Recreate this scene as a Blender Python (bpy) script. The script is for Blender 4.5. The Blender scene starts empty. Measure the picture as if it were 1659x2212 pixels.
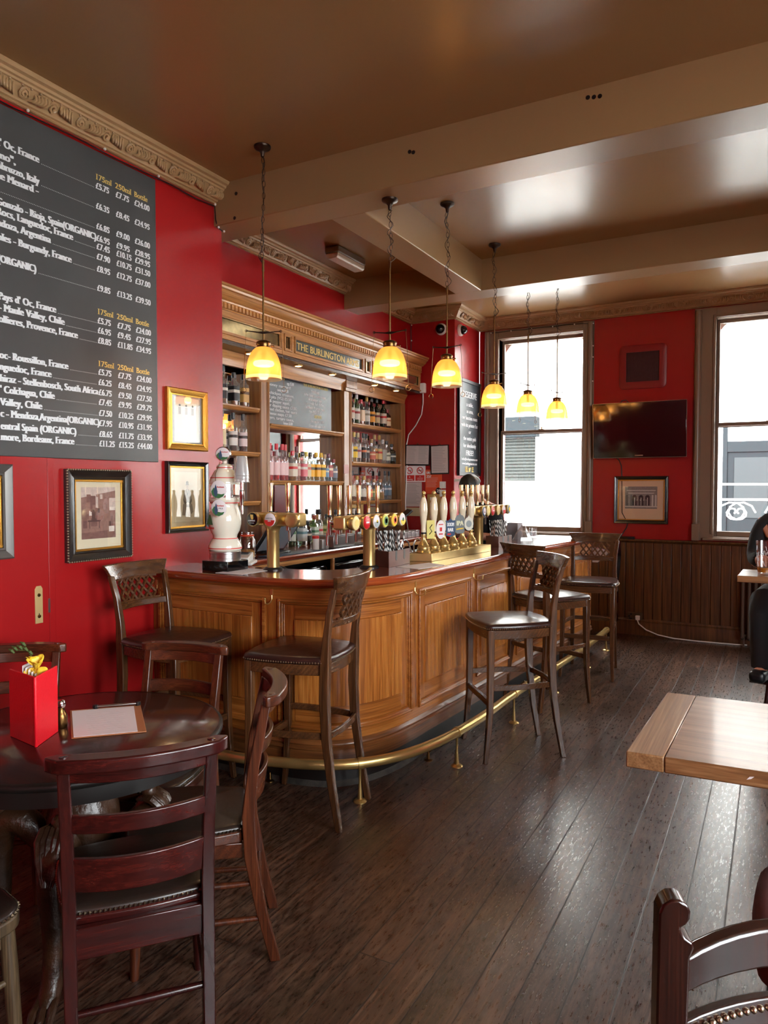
import bpy, bmesh, math, random
from mathutils import Vector, Matrix

RND = random.Random(11)
sc = bpy.context.scene
C = sc.collection
PI = math.pi

# ------------------------------------------------------------------ camera
cam_data = bpy.data.cameras.new('camera')
cam = bpy.data.objects.new('camera', cam_data)
C.objects.link(cam)
cam.location = (0, 0, 1.58)
cam.rotation_euler = (math.radians(90 - 2.026), 0, math.radians(28.519))
cam_data.sensor_fit = 'VERTICAL'
cam_data.sensor_height = 36
cam_data.lens = 1555 * 36 / 2212
cam_data.clip_end = 200
sc.camera = cam

# ------------------------------------------------------------------ light, exposure
sc.view_settings.view_transform = 'Standard'
sc.view_settings.look = 'None'
sc.view_settings.gamma = 1
sc.view_settings.use_curve_mapping = False
sc.view_settings.exposure = 0.5
SKY = 22.0
LAMP_W = 1.3
world = bpy.data.worlds.new('overcast_sky')
sc.world = world
world.use_nodes = True
bg = world.node_tree.nodes['Background']
bg.inputs[0].default_value = (0.93, 0.97, 1.0, 1)
bg.inputs[1].default_value = SKY
sc.cycles.max_bounces = 8
sc.cycles.diffuse_bounces = 4
sc.cycles.glossy_bounces = 4
sc.cycles.transmission_bounces = 4
sc.cycles.transparent_max_bounces = 14
sc.cycles.caustics_reflective = False
sc.cycles.caustics_refractive = False
sc.cycles.sample_clamp_indirect = 6.0


def portal(loc, rot, w, h):
    """guides the sky's own light through a window opening; gives off nothing itself"""
    l = bpy.data.lights.new('window_portal', 'AREA')
    l.shape = 'RECTANGLE'; l.size = w; l.size_y = h
    l.cycles.is_portal = True
    o = bpy.data.objects.new('window_portal', l)
    o.location = loc; o.rotation_euler = rot
    C.objects.link(o)


# far wall openings, then the street windows along the wall on the camera's other side
FAR_WINDOWS = [(-2.83, -1.87), (-0.545, 0.42), (1.0, 2.9)]
SIDE_WINDOWS = [(-1.9, -0.1), (0.4, 2.4)]
WZ0, WZ1 = 1.10, 3.27
XR, YF, YB = 3.4, 8.0, -2.6
for a, b in FAR_WINDOWS:
    portal(((a + b) / 2, YF + 0.2, (WZ0 + WZ1) / 2), (-PI / 2, 0, 0), b - a, WZ1 - WZ0)
for a, b in SIDE_WINDOWS:
    portal((XR + 0.2, (a + b) / 2, (WZ0 + WZ1) / 2), (0, PI / 2, 0), WZ1 - WZ0, b - a)


# ------------------------------------------------------------------ mesh helpers
ORG = {}


class MB:
    def __init__(s):
        s.v = []; s.f = []; s.mi = []; s.m = 0; s.gv = []

    def add(s, vs, fs, M=None):
        n = len(s.v)
        if M is not None:
            vs = [M @ Vector(p) for p in vs]
        s.v += [tuple(p) for p in vs]
        s.f += [tuple(i + n for i in f) for f in fs]
        s.mi += [s.m] * len(fs)
        return s

    def box(s, x0, x1, y0, y1, z0, z1, M=None):
        vs = [(x, y, z) for z in (z0, z1) for y in (y0, y1) for x in (x0, x1)]
        return s.add(vs, [(0, 2, 3, 1), (4, 5, 7, 6), (0, 1, 5, 4), (2, 6, 7, 3), (0, 4, 6, 2), (1, 3, 7, 5)], M)

    def prism(s, poly, z0, z1, M=None):
        n = len(poly)
        vs = [(x, y, z0) for x, y in poly] + [(x, y, z1) for x, y in poly]
        fs = [tuple(range(n))[::-1], tuple(range(n, 2 * n))] + [(i, (i + 1) % n, n + (i + 1) % n, n + i) for i in range(n)]
        return s.add(vs, fs, M)

    def lathe(s, prof, n=24, M=None, rib=0.0):
        vs = []; fs = []; k = len(prof)
        for i in range(n):
            a = 2 * PI * i / n
            q = 1 + (rib if i % 2 else -rib)
            vs += [(r * q * math.cos(a), r * q * math.sin(a), z) for r, z in prof]
        for i in range(n):
            j = (i + 1) % n
            fs += [(i * k + t, j * k + t, j * k + t + 1, i * k + t + 1) for t in range(k - 1)]
        if prof[0][0] > 1e-5: fs.append(tuple(i * k for i in range(n))[::-1])
        if prof[-1][0] > 1e-5: fs.append(tuple(i * k + k - 1 for i in range(n)))
        return s.add(vs, fs, M)

    def shell(s, prof, n=24, M=None, rib=0.0):
        """an open lathe without caps"""
        vs = []; fs = []; k = len(prof)
        for i in range(n):
            a = 2 * PI * i / n
            q = 1 + (rib if i % 2 else -rib)
            vs += [(r * q * math.cos(a), r * q * math.sin(a), z) for r, z in prof]
        for i in range(n):
            j = (i + 1) % n
            fs += [(i * k + t, j * k + t, j * k + t + 1, i * k + t + 1) for t in range(k - 1)]
        return s.add(vs, fs, M)

    def tube(s, pts, r, n=8, closed=False, M=None, sx=1.0):
        pts = [Vector(p) for p in pts]; k = len(pts)
        rs = r if isinstance(r, (list, tuple)) else [r] * k
        d0 = (pts[1] - pts[0]).normalized()
        up = Vector((0, 0, 1)) if abs(d0.z) < 0.9 else Vector((0, 1, 0))
        u = d0.cross(up).normalized()
        vs = []; fs = []
        for i in range(k):
            a = pts[i - 1] if (i or closed) else pts[i]
            b = pts[(i + 1) % k] if (i < k - 1 or closed) else pts[i]
            d = (b - a).normalized()
            u = (u - d * u.dot(d))
            u = u.normalized() if u.length > 1e-6 else d.orthogonal().normalized()
            w = d.cross(u)
            for j in range(n):
                t = 2 * PI * j / n + PI / n
                vs.append(pts[i] + u * (rs[i] * sx * math.cos(t)) + w * (rs[i] * math.sin(t)))
        for i in range(k if closed else k - 1):
            i2 = (i + 1) % k
            fs += [(i * n + j, i * n + (j + 1) % n, i2 * n + (j + 1) % n, i2 * n + j) for j in range(n)]
        if not closed:
            fs += [tuple(range(n))[::-1], tuple((k - 1) * n + j for j in range(n))]
        return s.add(vs, fs, M)

    def bar(s, p, q, w, h, M=None, up=(0, 0, 1)):
        """rectangular bar from p to q, w across and h along up"""
        p, q, up = Vector(p), Vector(q), Vector(up)
        d = (q - p).normalized()
        a = d.cross(up)
        a = a.normalized() if a.length > 1e-5 else d.orthogonal().normalized()
        b = a.cross(d)
        vs = [c + a * (i * w / 2) + b * (j * h / 2) for c in (p, q) for i, j in ((-1, -1), (1, -1), (1, 1), (-1, 1))]
        return s.add(vs, [(3, 2, 1, 0), (4, 5, 6, 7), (0, 1, 5, 4), (1, 2, 6, 5), (2, 3, 7, 6), (3, 0, 4, 7)], M)

    def chainsec(s, secs, M=None):
        """a solid through sections, each a list of equally many points"""
        n = len(secs[0]); vs = [p for q in secs for p in q]; fs = []
        for i in range(len(secs) - 1):
            fs += [(i * n + j, i * n + (j + 1) % n, (i + 1) * n + (j + 1) % n, (i + 1) * n + j) for j in range(n)]
        fs += [tuple(range(n))[::-1], tuple((len(secs) - 1) * n + j for j in range(n))]
        return s.add(vs, fs, M)

    def ball(s, c, r, n=10, k=6, M=None, sz=1.0):
        prof = [(max(1e-6, r * math.sin(PI * i / k)), -r * sz * math.cos(PI * i / k)) for i in range(k + 1)]
        prof[0] = (0, -r * sz); prof[-1] = (0, r * sz)
        T = Matrix.Translation(Vector(c))
        return s.lathe(prof, n, T if M is None else M @ T)

    def build(s, name, mat, parent=None, bevel=0.0, seg=2, sub=0, sharp=38, kind=None, label=None):
        me = bpy.data.meshes.new(name)
        vs = s.v
        if parent is not None:
            o = ORG.get(parent.name)
            if o: vs = [(x - o[0], y - o[1], z - o[2]) for x, y, z in vs]
        me.from_pydata(vs, [], s.f)
        me.polygons.foreach_set('material_index', s.mi)
        if s.gv and len(s.gv) == len(s.v):
            at = me.attributes.new('grain', 'FLOAT_VECTOR', 'POINT'); at.data.foreach_set('vector', [c for q in s.gv for c in q])
        mats = mat if isinstance(mat, (list, tuple)) else [mat]
        for m in mats: me.materials.append(m)
        bm = bmesh.new(); bm.from_mesh(me)
        bmesh.ops.remove_doubles(bm, verts=bm.verts, dist=1e-6)
        bmesh.ops.recalc_face_normals(bm, faces=bm.faces)
        bm.to_mesh(me); bm.free()
        me.polygons.foreach_set('use_smooth', [True] * len(me.polygons))
        me.set_sharp_from_angle(angle=math.radians(sharp))
        me.update()
        ob = bpy.data.objects.new(name, me); C.objects.link(ob)
        if parent is not None:
            ob.parent = parent
            if parent.name in ORG: ORG[ob.name] = ORG[parent.name]
        if bevel:
            b = ob.modifiers.new('edges', 'BEVEL'); b.width = bevel; b.segments = seg; b.limit_method = 'ANGLE'; b.angle_limit = 0.6
        if sub:
            b = ob.modifiers.new('round', 'SUBSURF'); b.levels = sub; b.render_levels = sub
        if kind: ob['kind'] = kind
        if label: ob['label'] = label
        return ob


def thing(name, label, cat, loc=(0, 0, 0), rz=0.0, group=None, world=False):
    """an Empty at the thing's base; world=True: its parts are laid out in room coordinates"""
    o = bpy.data.objects.new(name, None); C.objects.link(o)
    o.empty_display_size = 0.1
    o.location = loc; o.rotation_euler = (0, 0, rz)
    o['label'] = label; o['category'] = cat
    if group: o['group'] = group
    if world: ORG[o.name] = tuple(loc)
    return o


def tag(o, label, cat, group=None):
    o['label'] = label; o['category'] = cat
    if group: o['group'] = group
    return o


def place(o, p, q=None):
    """move a mesh's origin to p (its vertices stay) """
    p = Vector(p)
    o.data.transform(Matrix.Translation(-p)); o.location = p
    return o


def dup(o, loc=None, rz=None, label=None, parent=None):
    c = o.copy(); C.objects.link(c)
    if parent is not None: c.parent = parent
    if loc is not None: c.location = loc
    if rz is not None: c.rotation_euler = (0, 0, rz)
    if label: c['label'] = label
    for ch in list(o.children):
        dup(ch, parent=c)
    return c


def structure(o, label=None):
    o['kind'] = 'structure'
    if label: o['label'] = label
    return o


def RX(a): return Matrix.Rotation(a, 4, 'X')
def RY(a): return Matrix.Rotation(a, 4, 'Y')
def RZ(a): return Matrix.Rotation(a, 4, 'Z')
def TR(x, y, z): return Matrix.Translation((x, y, z))


# frames for things that hang on a wall: local x along the wall (as the viewer reads), y up, z out of the wall
def on_left(x, y, z): return Matrix(((0, 0, 1, x), (1, 0, 0, y), (0, 1, 0, z), (0, 0, 0, 1)))
def on_far(x, y, z): return Matrix(((1, 0, 0, x), (0, 0, -1, y), (0, 1, 0, z), (0, 0, 0, 1)))
FLAT = lambda x, y, z, a=0.0: TR(x, y, z) @ RZ(a)


class Path:
    def __init__(s, pts, step=0.04):
        P = [Vector((p[0], p[1])) for p in pts]
        P = [2 * P[0] - P[1]] + P + [2 * P[-1] - P[-2]]
        out = []
        for i in range(1, len(P) - 2):
            n = max(2, int((P[i + 1] - P[i]).length / step))
            for j in range(n):
                t = j / n; a, b, c, d = P[i - 1:i + 3]
                out.append(0.5 * ((2 * b) + (c - a) * t + (2 * a - 5 * b + 4 * c - d) * t * t + (3 * b - a - 3 * c + d) * t ** 3))
        out.append(P[-2])
        s.p = out; s.s = [0.0]
        for a, b in zip(out, out[1:]): s.s.append(s.s[-1] + (b - a).length)
        s.len = s.s[-1]

    def at(s, t, o=0.0):
        t = min(max(t, 0.0), s.len)
        i = 0
        while i < len(s.s) - 2 and s.s[i + 1] < t: i += 1
        a, b = s.p[i], s.p[i + 1]
        q = (t - s.s[i]) / max(1e-9, s.s[i + 1] - s.s[i])
        i0, i1 = max(0, i - 1), min(len(s.p) - 1, i + 2)
        d0 = (s.p[i + 1] - s.p[i0]).normalized(); d1 = (s.p[i1] - s.p[i]).normalized()
        d = (d0 * (1 - q) + d1 * q).normalized()
        p = a + (b - a) * q
        return Vector((p.x + d.y * o, p.y - d.x * o))

    def near(s, x, y):
        return min(range(len(s.p)), key=lambda i: (s.p[i] - Vector((x, y))).length) and s.s[min(range(len(s.p)), key=lambda i: (s.p[i] - Vector((x, y))).length)]


def psweep(mb, path, s0, s1, prof, step=0.045):
    n = max(1, int(math.ceil((s1 - s0) / step)))
    secs = []
    for i in range(n + 1):
        t = s0 + (s1 - s0) * i / n
        q = []
        for o, z in prof:
            p = path.at(t, o); q.append((p.x, p.y, z)); mb.gv.append((t, o, z))
        secs.append(q)
    mb.chainsec(secs)


def pstrip(mb, path, s0, s1, z0, z1, o0, o1, step=0.045):
    psweep(mb, path, s0, s1, [(o0, z0), (o1, z0), (o1, z1), (o0, z1)], step)


def lsweep(mb, pts, prof, side=1):
    """sweep a profile (offset from the wall, z) along straight wall lines; offset is to the right of travel times side"""
    secs = []
    n = len(pts)
    for i in range(n):
        p = Vector(pts[i])
        d0 = (Vector(pts[i]) - Vector(pts[i - 1])).normalized() if i else None
        d1 = (Vector(pts[i + 1]) - p).normalized() if i < n - 1 else None
        n0 = Vector((d0.y, -d0.x)) if d0 else None
        n1 = Vector((d1.y, -d1.x)) if d1 else None
        if n0 is None: m = n1
        elif n1 is None: m = n0
        else:
            m = (n0 + n1); m = m / max(0.2, (1 + n0.dot(n1)))
        secs.append([(p.x + m.x * o * side, p.y + m.y * o * side, z) for o, z in prof])
    mb.chainsec(secs)
# ------------------------------------------------------------------ materials
def _new(name):
    m = bpy.data.materials.new(name); m.use_nodes = True
    nt = m.node_tree; nt.nodes.clear()
    out = nt.nodes.new('ShaderNodeOutputMaterial')
    return m, nt, out


def N(nt, t, **k):
    n = nt.nodes.new(t)
    for a, b in k.items():
        if a.startswith('i_'):
            key = a[2:].replace('_', ' ')
            n.inputs[key].default_value = b
        else: setattr(n, a, b)
    return n


def rgb(c): return (c[0], c[1], c[2], 1)


def srgb(r, g, b):
    f = lambda v: (v / 255 / 12.92) if v / 255 <= 0.04045 else ((v / 255 + 0.055) / 1.055) ** 2.4
    return (f(r), f(g), f(b))


def coords(nt, scale=(1, 1, 1), rot=(0, 0, 0)):
    tc = N(nt, 'ShaderNodeTexCoord'); mp = N(nt, 'ShaderNodeMapping')
    mp.inputs['Scale'].default_value = scale; mp.inputs['Rotation'].default_value = rot
    nt.links.new(tc.outputs['Object'], mp.inputs['Vector'])
    return mp.outputs['Vector']


def coords_path(nt, scale=(1, 1, 1)):
    """distance along the bar, out from it, and height"""
    at = N(nt, 'ShaderNodeAttribute', attribute_name='grain'); mp = N(nt, 'ShaderNodeMapping')
    mp.inputs['Scale'].default_value = scale
    nt.links.new(at.outputs['Vector'], mp.inputs['Vector'])
    return mp.outputs['Vector']


def noise(nt, vec, scale, detail=4, rough=0.55, dist=0.0):
    n = N(nt, 'ShaderNodeTexNoise'); n.inputs['Scale'].default_value = scale; n.inputs['Detail'].default_value = detail
    n.inputs['Roughness'].default_value = rough; n.inputs['Distortion'].default_value = dist
    nt.links.new(vec, n.inputs['Vector'])
    return n.outputs['Fac']


def ramp(nt, fac, stops):
    r = N(nt, 'ShaderNodeValToRGB')
    e = r.color_ramp.elements
    e[0].position, e[0].color = stops[0][0], rgb(stops[0][1])
    e[1].position, e[1].color = stops[-1][0], rgb(stops[-1][1])
    for p, c in stops[1:-1]:
        q = e.new(p); q.color = rgb(c)
    nt.links.new(fac, r.inputs['Fac'])
    return r.outputs['Color']


def bumpn(nt, h, strength, dist=0.01):
    b = N(nt, 'ShaderNodeBump'); b.inputs['Strength'].default_value = strength; b.inputs['Distance'].default_value = dist
    nt.links.new(h, b.inputs['Height'])
    return b.outputs['Normal']


def mapr(nt, v, a, b, c, d):
    m = N(nt, 'ShaderNodeMapRange')
    for i, x in enumerate((a, b, c, d)): m.inputs[i + 1].default_value = x
    nt.links.new(v, m.inputs[0])
    return m.outputs[0]


def mat(name, col, rough=0.5, metal=0.0, coat=0.0, bump=0.0, bscale=40, var=0.0, vscale=6, trans=0.0, emit=None, estr=0.0, sheen=0.0, spec=0.5):
    m, nt, out = _new(name)
    p = N(nt, 'ShaderNodeBsdfPrincipled')
    p.inputs['Base Color'].default_value = rgb(col); p.inputs['Roughness'].default_value = rough
    p.inputs['Metallic'].default_value = metal; p.inputs['Coat Weight'].default_value = coat
    p.inputs['Coat Roughness'].default_value = 0.08
    p.inputs['Transmission Weight'].default_value = trans
    p.inputs['Sheen Weight'].default_value = sheen
    p.inputs['Specular IOR Level'].default_value = spec
    if emit:
        p.inputs['Emission Color'].default_value = rgb(emit); p.inputs['Emission Strength'].default_value = estr
    if var or bump:
        v = coords(nt)
        f = noise(nt, v, vscale if var else bscale, 4)
        if var:
            nt.links.new(ramp(nt, f, [(0.3, tuple(x * (1 - var) for x in col)), (0.7, tuple(min(1, x * (1 + var)) for x in col))]), p.inputs['Base Color'])
        if bump:
            nt.links.new(bumpn(nt, noise(nt, v, bscale, 4), bump, 0.01), p.inputs['Normal'])
    nt.links.new(p.outputs[0], out.inputs[0])
    return m


def wood(name, dark, mid, light, axis='Y', scale=1.0, rough=0.35, coat=0.0, wear=None, ring=1.0, bump=0.06, spec=0.5, path=False):
    """grain runs along axis"""
    m, nt, out = _new(name)
    p = N(nt, 'ShaderNodeBsdfPrincipled')
    st = {'X': (1.3, 24, 24), 'Y': (24, 1.3, 24), 'Z': (24, 24, 1.3)}[axis]
    st2 = {'X': (5, 260, 260), 'Y': (260, 5, 260), 'Z': (260, 260, 5)}[axis]
    cf = coords_path if path else coords
    v = cf(nt, tuple(a * scale for a in st)); v2 = cf(nt, tuple(a * scale for a in st2))
    wv = N(nt, 'ShaderNodeTexWave', wave_type='BANDS', bands_direction='DIAGONAL')
    wv.inputs['Scale'].default_value = 0.75; wv.inputs['Distortion'].default_value = 5.5 * ring
    wv.inputs['Detail'].default_value = 3; wv.inputs['Detail Scale'].default_value = 0.7; wv.inputs['Detail Roughness'].default_value = 0.6
    nt.links.new(v, wv.inputs['Vector'])
    f0 = noise(nt, v, 0.6, 3, 0.5, 0.5)
    f2 = noise(nt, v2, 1.0, 3, 0.6)
    m0 = N(nt, 'ShaderNodeMix', data_type='FLOAT'); m0.inputs[0].default_value = 0.5
    nt.links.new(mapr(nt, wv.outputs['Fac'], 0, 1, 0.40, 0.60), m0.inputs[2]); nt.links.new(f0, m0.inputs[3]); f1 = m0.outputs[0]
    mx = N(nt, 'ShaderNodeMix', data_type='FLOAT'); mx.inputs[0].default_value = 0.42
    nt.links.new(f1, mx.inputs[2]); nt.links.new(f2, mx.inputs[3])
    c = ramp(nt, mx.outputs[0], [(0.36, dark), (0.5, mid), (0.62, light)])
    if wear:
        w = noise(nt, coords(nt, (7, 7, 7)), 1.0, 5, 0.65)
        k = N(nt, 'ShaderNodeMix', data_type='RGBA'); nt.links.new(mapr(nt, w, 0.58, 0.72, 0, 0.8), k.inputs[0])
        nt.links.new(c, k.inputs[6]); k.inputs[7].default_value = rgb(wear); c = k.outputs[2]
    nt.links.new(c, p.inputs['Base Color'])
    nt.links.new(mapr(nt, f1, 0.3, 0.7, rough * 1.15, rough * 0.85), p.inputs['Roughness'])
    p.inputs['Coat Weight'].default_value = coat; p.inputs['Coat Roughness'].default_value = 0.1
    p.inputs['Specular IOR Level'].default_value = spec
    if bump: nt.links.new(bumpn(nt, f2, bump, 0.004), p.inputs['Normal'])
    nt.links.new(p.outputs[0], out.inputs[0])
    return m


def thin_glass(name, tint=(1, 1, 1), refl=0.12, rough=0.0, body=0.0, bodycol=(1, 1, 1), edge=0.6):
    """a pane or a bottle wall: tinted see-through with a clear reflection, denser towards grazing"""
    m, nt, out = _new(name)
    t = N(nt, 'ShaderNodeBsdfTransparent'); t.inputs[0].default_value = rgb(tint)
    g = N(nt, 'ShaderNodeBsdfGlossy'); g.inputs['Roughness'].default_value = rough; g.inputs['Color'].default_value = (1, 1, 1, 1)
    lw = N(nt, 'ShaderNodeLayerWeight'); lw.inputs[0].default_value = 0.25
    fac = mapr(nt, lw.outputs['Facing'], 0, 1, refl, edge)
    base = t.outputs[0]
    if body:
        d = N(nt, 'ShaderNodeBsdfDiffuse'); d.inputs[0].default_value = rgb(bodycol)
        mm = N(nt, 'ShaderNodeMixShader'); mm.inputs[0].default_value = body
        nt.links.new(t.outputs[0], mm.inputs[1]); nt.links.new(d.outputs[0], mm.inputs[2]); base = mm.outputs[0]
    mx = N(nt, 'ShaderNodeMixShader'); nt.links.new(fac, mx.inputs[0])
    nt.links.new(base, mx.inputs[1]); nt.links.new(g.outputs[0], mx.inputs[2])
    nt.links.new(mx.outputs[0], out.inputs[0])
    return m


def gloss_paint(name, c, rough=0.25, mottle=0.12, bump=0.08, scale=3.0, streak=False):
    m, nt, out = _new(name)
    p = N(nt, 'ShaderNodeBsdfPrincipled')
    v = coords(nt)
    f = noise(nt, v, scale, 2, 0.4); f2 = noise(nt, v, 55, 3)
    lo = tuple(x * (1 - mottle) for x in c); hi = tuple(min(1, x * (1 + mottle)) for x in c)
    nt.links.new(ramp(nt, f, [(0.0, lo), (1.0, hi)]), p.inputs['Base Color'])
    p.inputs['Roughness'].default_value = rough
    h = f2
    if streak:
        h = noise(nt, coords(nt, (4, 9, 60) if streak == 'H' else (30, 30, 2)), 1.0, 3)
    nt.links.new(bumpn(nt, h, bump, 0.006), p.inputs['Normal'])
    nt.links.new(p.outputs[0], out.inputs[0])
    return m


def floor_material():
    m, nt, out = _new('worn_floorboards')
    p = N(nt, 'ShaderNodeBsdfPrincipled')
    tc = N(nt, 'ShaderNodeTexCoord'); sep = N(nt, 'ShaderNodeSeparateXYZ')
    nt.links.new(tc.outputs['Object'], sep.inputs[0])
    W = 0.135
    def math1(op, a, b=None):
        n = N(nt, 'ShaderNodeMath', operation=op)
        for i, x in enumerate((a, b)):
            if x is None: continue
            if isinstance(x, (int, float)): n.inputs[i].default_value = x
            else: nt.links.new(x, n.inputs[i])
        return n.outputs[0]
    xs = math1('DIVIDE', sep.outputs[0], W)
    idx = math1('FLOOR', xs); fr = math1('FRACT', xs)
    wn = N(nt, 'ShaderNodeTexWhiteNoise', noise_dimensions='1D'); nt.links.new(idx, wn.inputs['W'])
    # boards butt at different places along their length
    yo = math1('ADD', math1('DIVIDE', sep.outputs[1], 3.4), math1('MULTIPLY', wn.outputs['Value'], 7.3))
    seg = math1('FLOOR', yo); yf = math1('FRACT', yo)
    wn2 = N(nt, 'ShaderNodeTexWhiteNoise', noise_dimensions='2D')
    cb = N(nt, 'ShaderNodeCombineXYZ'); nt.links.new(idx, cb.inputs[0]); nt.links.new(seg, cb.inputs[1]); nt.links.new(cb.outputs[0], wn2.inputs['Vector'])
    tone = wn2.outputs['Value']
    gx = math1('MINIMUM', fr, math1('SUBTRACT', 1.0, fr))
    gapx = mapr(nt, gx, 0.0, 0.028, 1, 0)
    gy = math1('MINIMUM', yf, math1('SUBTRACT', 1.0, yf))
    gap = math1('MAXIMUM', gapx, mapr(nt, gy, 0.0, 0.0012, 1, 0))
    # grain, shifted per board
    cg = N(nt, 'ShaderNodeCombineXYZ')
    nt.links.new(math1('MULTIPLY', sep.outputs[0], 34), cg.inputs[0])
    nt.links.new(math1('ADD', math1('MULTIPLY', sep.outputs[1], 2.6), math1('MULTIPLY', tone, 40)), cg.inputs[1])
    grain = noise(nt, cg.outputs[0], 1.0, 5, 0.62, 1.3)
    cg2 = N(nt, 'ShaderNodeCombineXYZ')
    nt.links.new(math1('MULTIPLY', sep.outputs[0], 95), cg2.inputs[0]); nt.links.new(math1('ADD', math1('MULTIPLY', sep.outputs[1], 17), math1('MULTIPLY', tone, 31)), cg2.inputs[1])
    scuff = noise(nt, cg2.outputs[0], 1.0, 5, 0.7, 0.0)
    big = noise(nt, coords(nt, (1.1, 0.8, 1)), 1.0, 3)
    fine = noise(nt, coords(nt, (120, 26, 1)), 1.0, 3, 0.6)
    base = ramp(nt, grain, [(0.30, srgb(24, 13, 9)), (0.5, srgb(56, 37, 28)), (0.70, srgb(96, 68, 52))])
    mx = N(nt, 'ShaderNodeMix', data_type='RGBA', blend_type='MULTIPLY'); mx.inputs[0].default_value = 1.0
    tn = ramp(nt, tone, [(0.0, (0.55, 0.53, 0.5)), (1.0, (1.3, 1.25, 1.2))])
    nt.links.new(base, mx.inputs[6]); nt.links.new(tn, mx.inputs[7])
    # scuffed pale wear
    mask = math1('MULTIPLY', mapr(nt, scuff, 0.46, 0.70, 0, 1), mapr(nt, big, 0.35, 0.65, 0.15, 0.85))
    m2 = N(nt, 'ShaderNodeMix', data_type='RGBA'); nt.links.new(mask, m2.inputs[0])
    nt.links.new(mx.outputs[2], m2.inputs[6]); m2.inputs[7].default_value = rgb(srgb(126, 100, 82))
    m3 = N(nt, 'ShaderNodeMix', data_type='RGBA'); nt.links.new(gap, m3.inputs[0])
    nt.links.new(m2.outputs[2], m3.inputs[6]); m3.inputs[7].default_value = rgb(srgb(22, 15, 12))
    nt.links.new(m3.outputs[2], p.inputs['Base Color'])
    r = math1('ADD', mapr(nt, scuff, 0.30, 0.70, 0.24, 0.36), math1('MULTIPLY', gap, 0.3))
    nt.links.new(r, p.inputs['Roughness'])
    p.inputs['Specular IOR Level'].default_value = 0.55
    hgt = math1('SUBTRACT', math1('ADD', math1('MULTIPLY', grain, 0.7), math1('MULTIPLY', fine, 0.2)), math1('MULTIPLY', gap, 1.6))
    nt.links.new(bumpn(nt, hgt, 0.13, 0.0025), p.inputs['Normal'])
    nt.links.new(p.outputs[0], out.inputs[0])
    return m


M = {}
M['floor'] = floor_material()
M['red'] = gloss_paint('red_gloss_wall_paint', srgb(156, 22, 24), 0.27, 0.05, 0.05, 1.5, 'V')
M['ceiling'] = gloss_paint('brown_gloss_ceiling_paint', srgb(150, 113, 72), 0.26, 0.04, 0.03, 0.9)
M['beam'] = gloss_paint('brown_beam_paint', srgb(146, 113, 76), 0.32, 0.04, 0.03, 1.5)
M['cornice'] = gloss_paint('tan_cornice_paint', srgb(168, 134, 94), 0.38, 0.12, 0.05, 8)
M['taupe'] = gloss_paint('taupe_joinery_paint', srgb(128, 108, 90), 0.33, 0.06, 0.04, 3)
M['oakH'] = wood('oak_along', srgb(104, 52, 16), srgb(152, 88, 34), srgb(180, 114, 54), 'X', 0.7, 0.3, 0.25)
M['oakS'] = wood('oak_round_the_bar', srgb(104, 52, 16), srgb(152, 88, 34), srgb(180, 114, 54), 'X', 0.7, 0.3, 0.25, path=True)
M['oakZS'] = wood('oak_upright_round_the_bar', srgb(104, 50, 14), srgb(158, 92, 36), srgb(186, 120, 56), 'Z', 0.8, 0.28, 0.3, ring=1.6, path=True)
M['oakY'] = wood('oak_along_bar', srgb(104, 52, 16), srgb(152, 88, 34), srgb(180, 114, 54), 'Y', 0.7, 0.3, 0.25)
M['oakZ'] = wood('oak_upright', srgb(104, 50, 14), srgb(158, 92, 36), srgb(186, 120, 56), 'Z', 0.8, 0.28, 0.3, ring=1.6)
M['oakdark'] = wood('oak_skirting', srgb(62, 34, 16), srgb(112, 66, 32), srgb(140, 86, 44), 'X', 0.7, 0.34, 0.2, path=True)
M['top'] = wood('polished_counter', srgb(58, 20, 10), srgb(98, 40, 20), srgb(124, 56, 28), 'Y', 0.5, 0.14, 0.5, bump=0.02)
M['topedge'] = wood('counter_nosing', srgb(92, 30, 12), srgb(140, 58, 26), srgb(168, 84, 40), 'Y', 0.5, 0.2, 0.5, bump=0.02)
M['nosing'] = wood('counter_nosing_round_the_bar', srgb(92, 30, 12), srgb(140, 58, 26), srgb(168, 84, 40), 'X', 0.5, 0.2, 0.5, bump=0.02, path=True)
M['bback'] = wood('backbar_wood', srgb(100, 60, 28), srgb(146, 98, 54), srgb(170, 120, 72), 'Z', 0.7, 0.32, 0.2)
M['bbackY'] = wood('backbar_wood_along', srgb(126, 76, 34), srgb(178, 122, 66), srgb(202, 148, 88), 'Y', 0.7, 0.3, 0.25)
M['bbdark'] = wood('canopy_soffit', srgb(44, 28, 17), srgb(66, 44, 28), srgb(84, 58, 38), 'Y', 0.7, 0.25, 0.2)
M['wains'] = wood('wainscot_boards', srgb(50, 28, 12), srgb(88, 54, 26), srgb(116, 76, 40), 'Z', 0.7, 0.36, 0.1)
M['stoolwood'] = wood('stool_wood', srgb(48, 28, 15), srgb(76, 46, 25), srgb(104, 66, 37), 'Z', 1.4, 0.26, 0.3)
M['stoolwoodX'] = wood('stool_wood_across', srgb(48, 28, 15), srgb(76, 46, 25), srgb(104, 66, 37), 'X', 1.4, 0.26, 0.3)
M['mahog'] = wood('mahogany', srgb(26, 7, 6), srgb(44, 11, 9), srgb(60, 17, 13), 'Z', 1.0, 0.26, 0.35, bump=0.03)
M['mahogX'] = wood('mahogany_across', srgb(27, 7, 6), srgb(50, 12, 10), srgb(70, 20, 15), 'X', 1.0, 0.24, 0.35, bump=0.03)
M['chairwood'] = wood('chair_wood', srgb(38, 17, 9), srgb(68, 31, 15), srgb(96, 48, 26), 'Z', 1.0, 0.3, 0.25)
M['chairwoodX'] = wood('chair_wood_across', srgb(38, 17, 9), srgb(68, 31, 15), srgb(96, 48, 26), 'X', 1.0, 0.3, 0.25)
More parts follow.
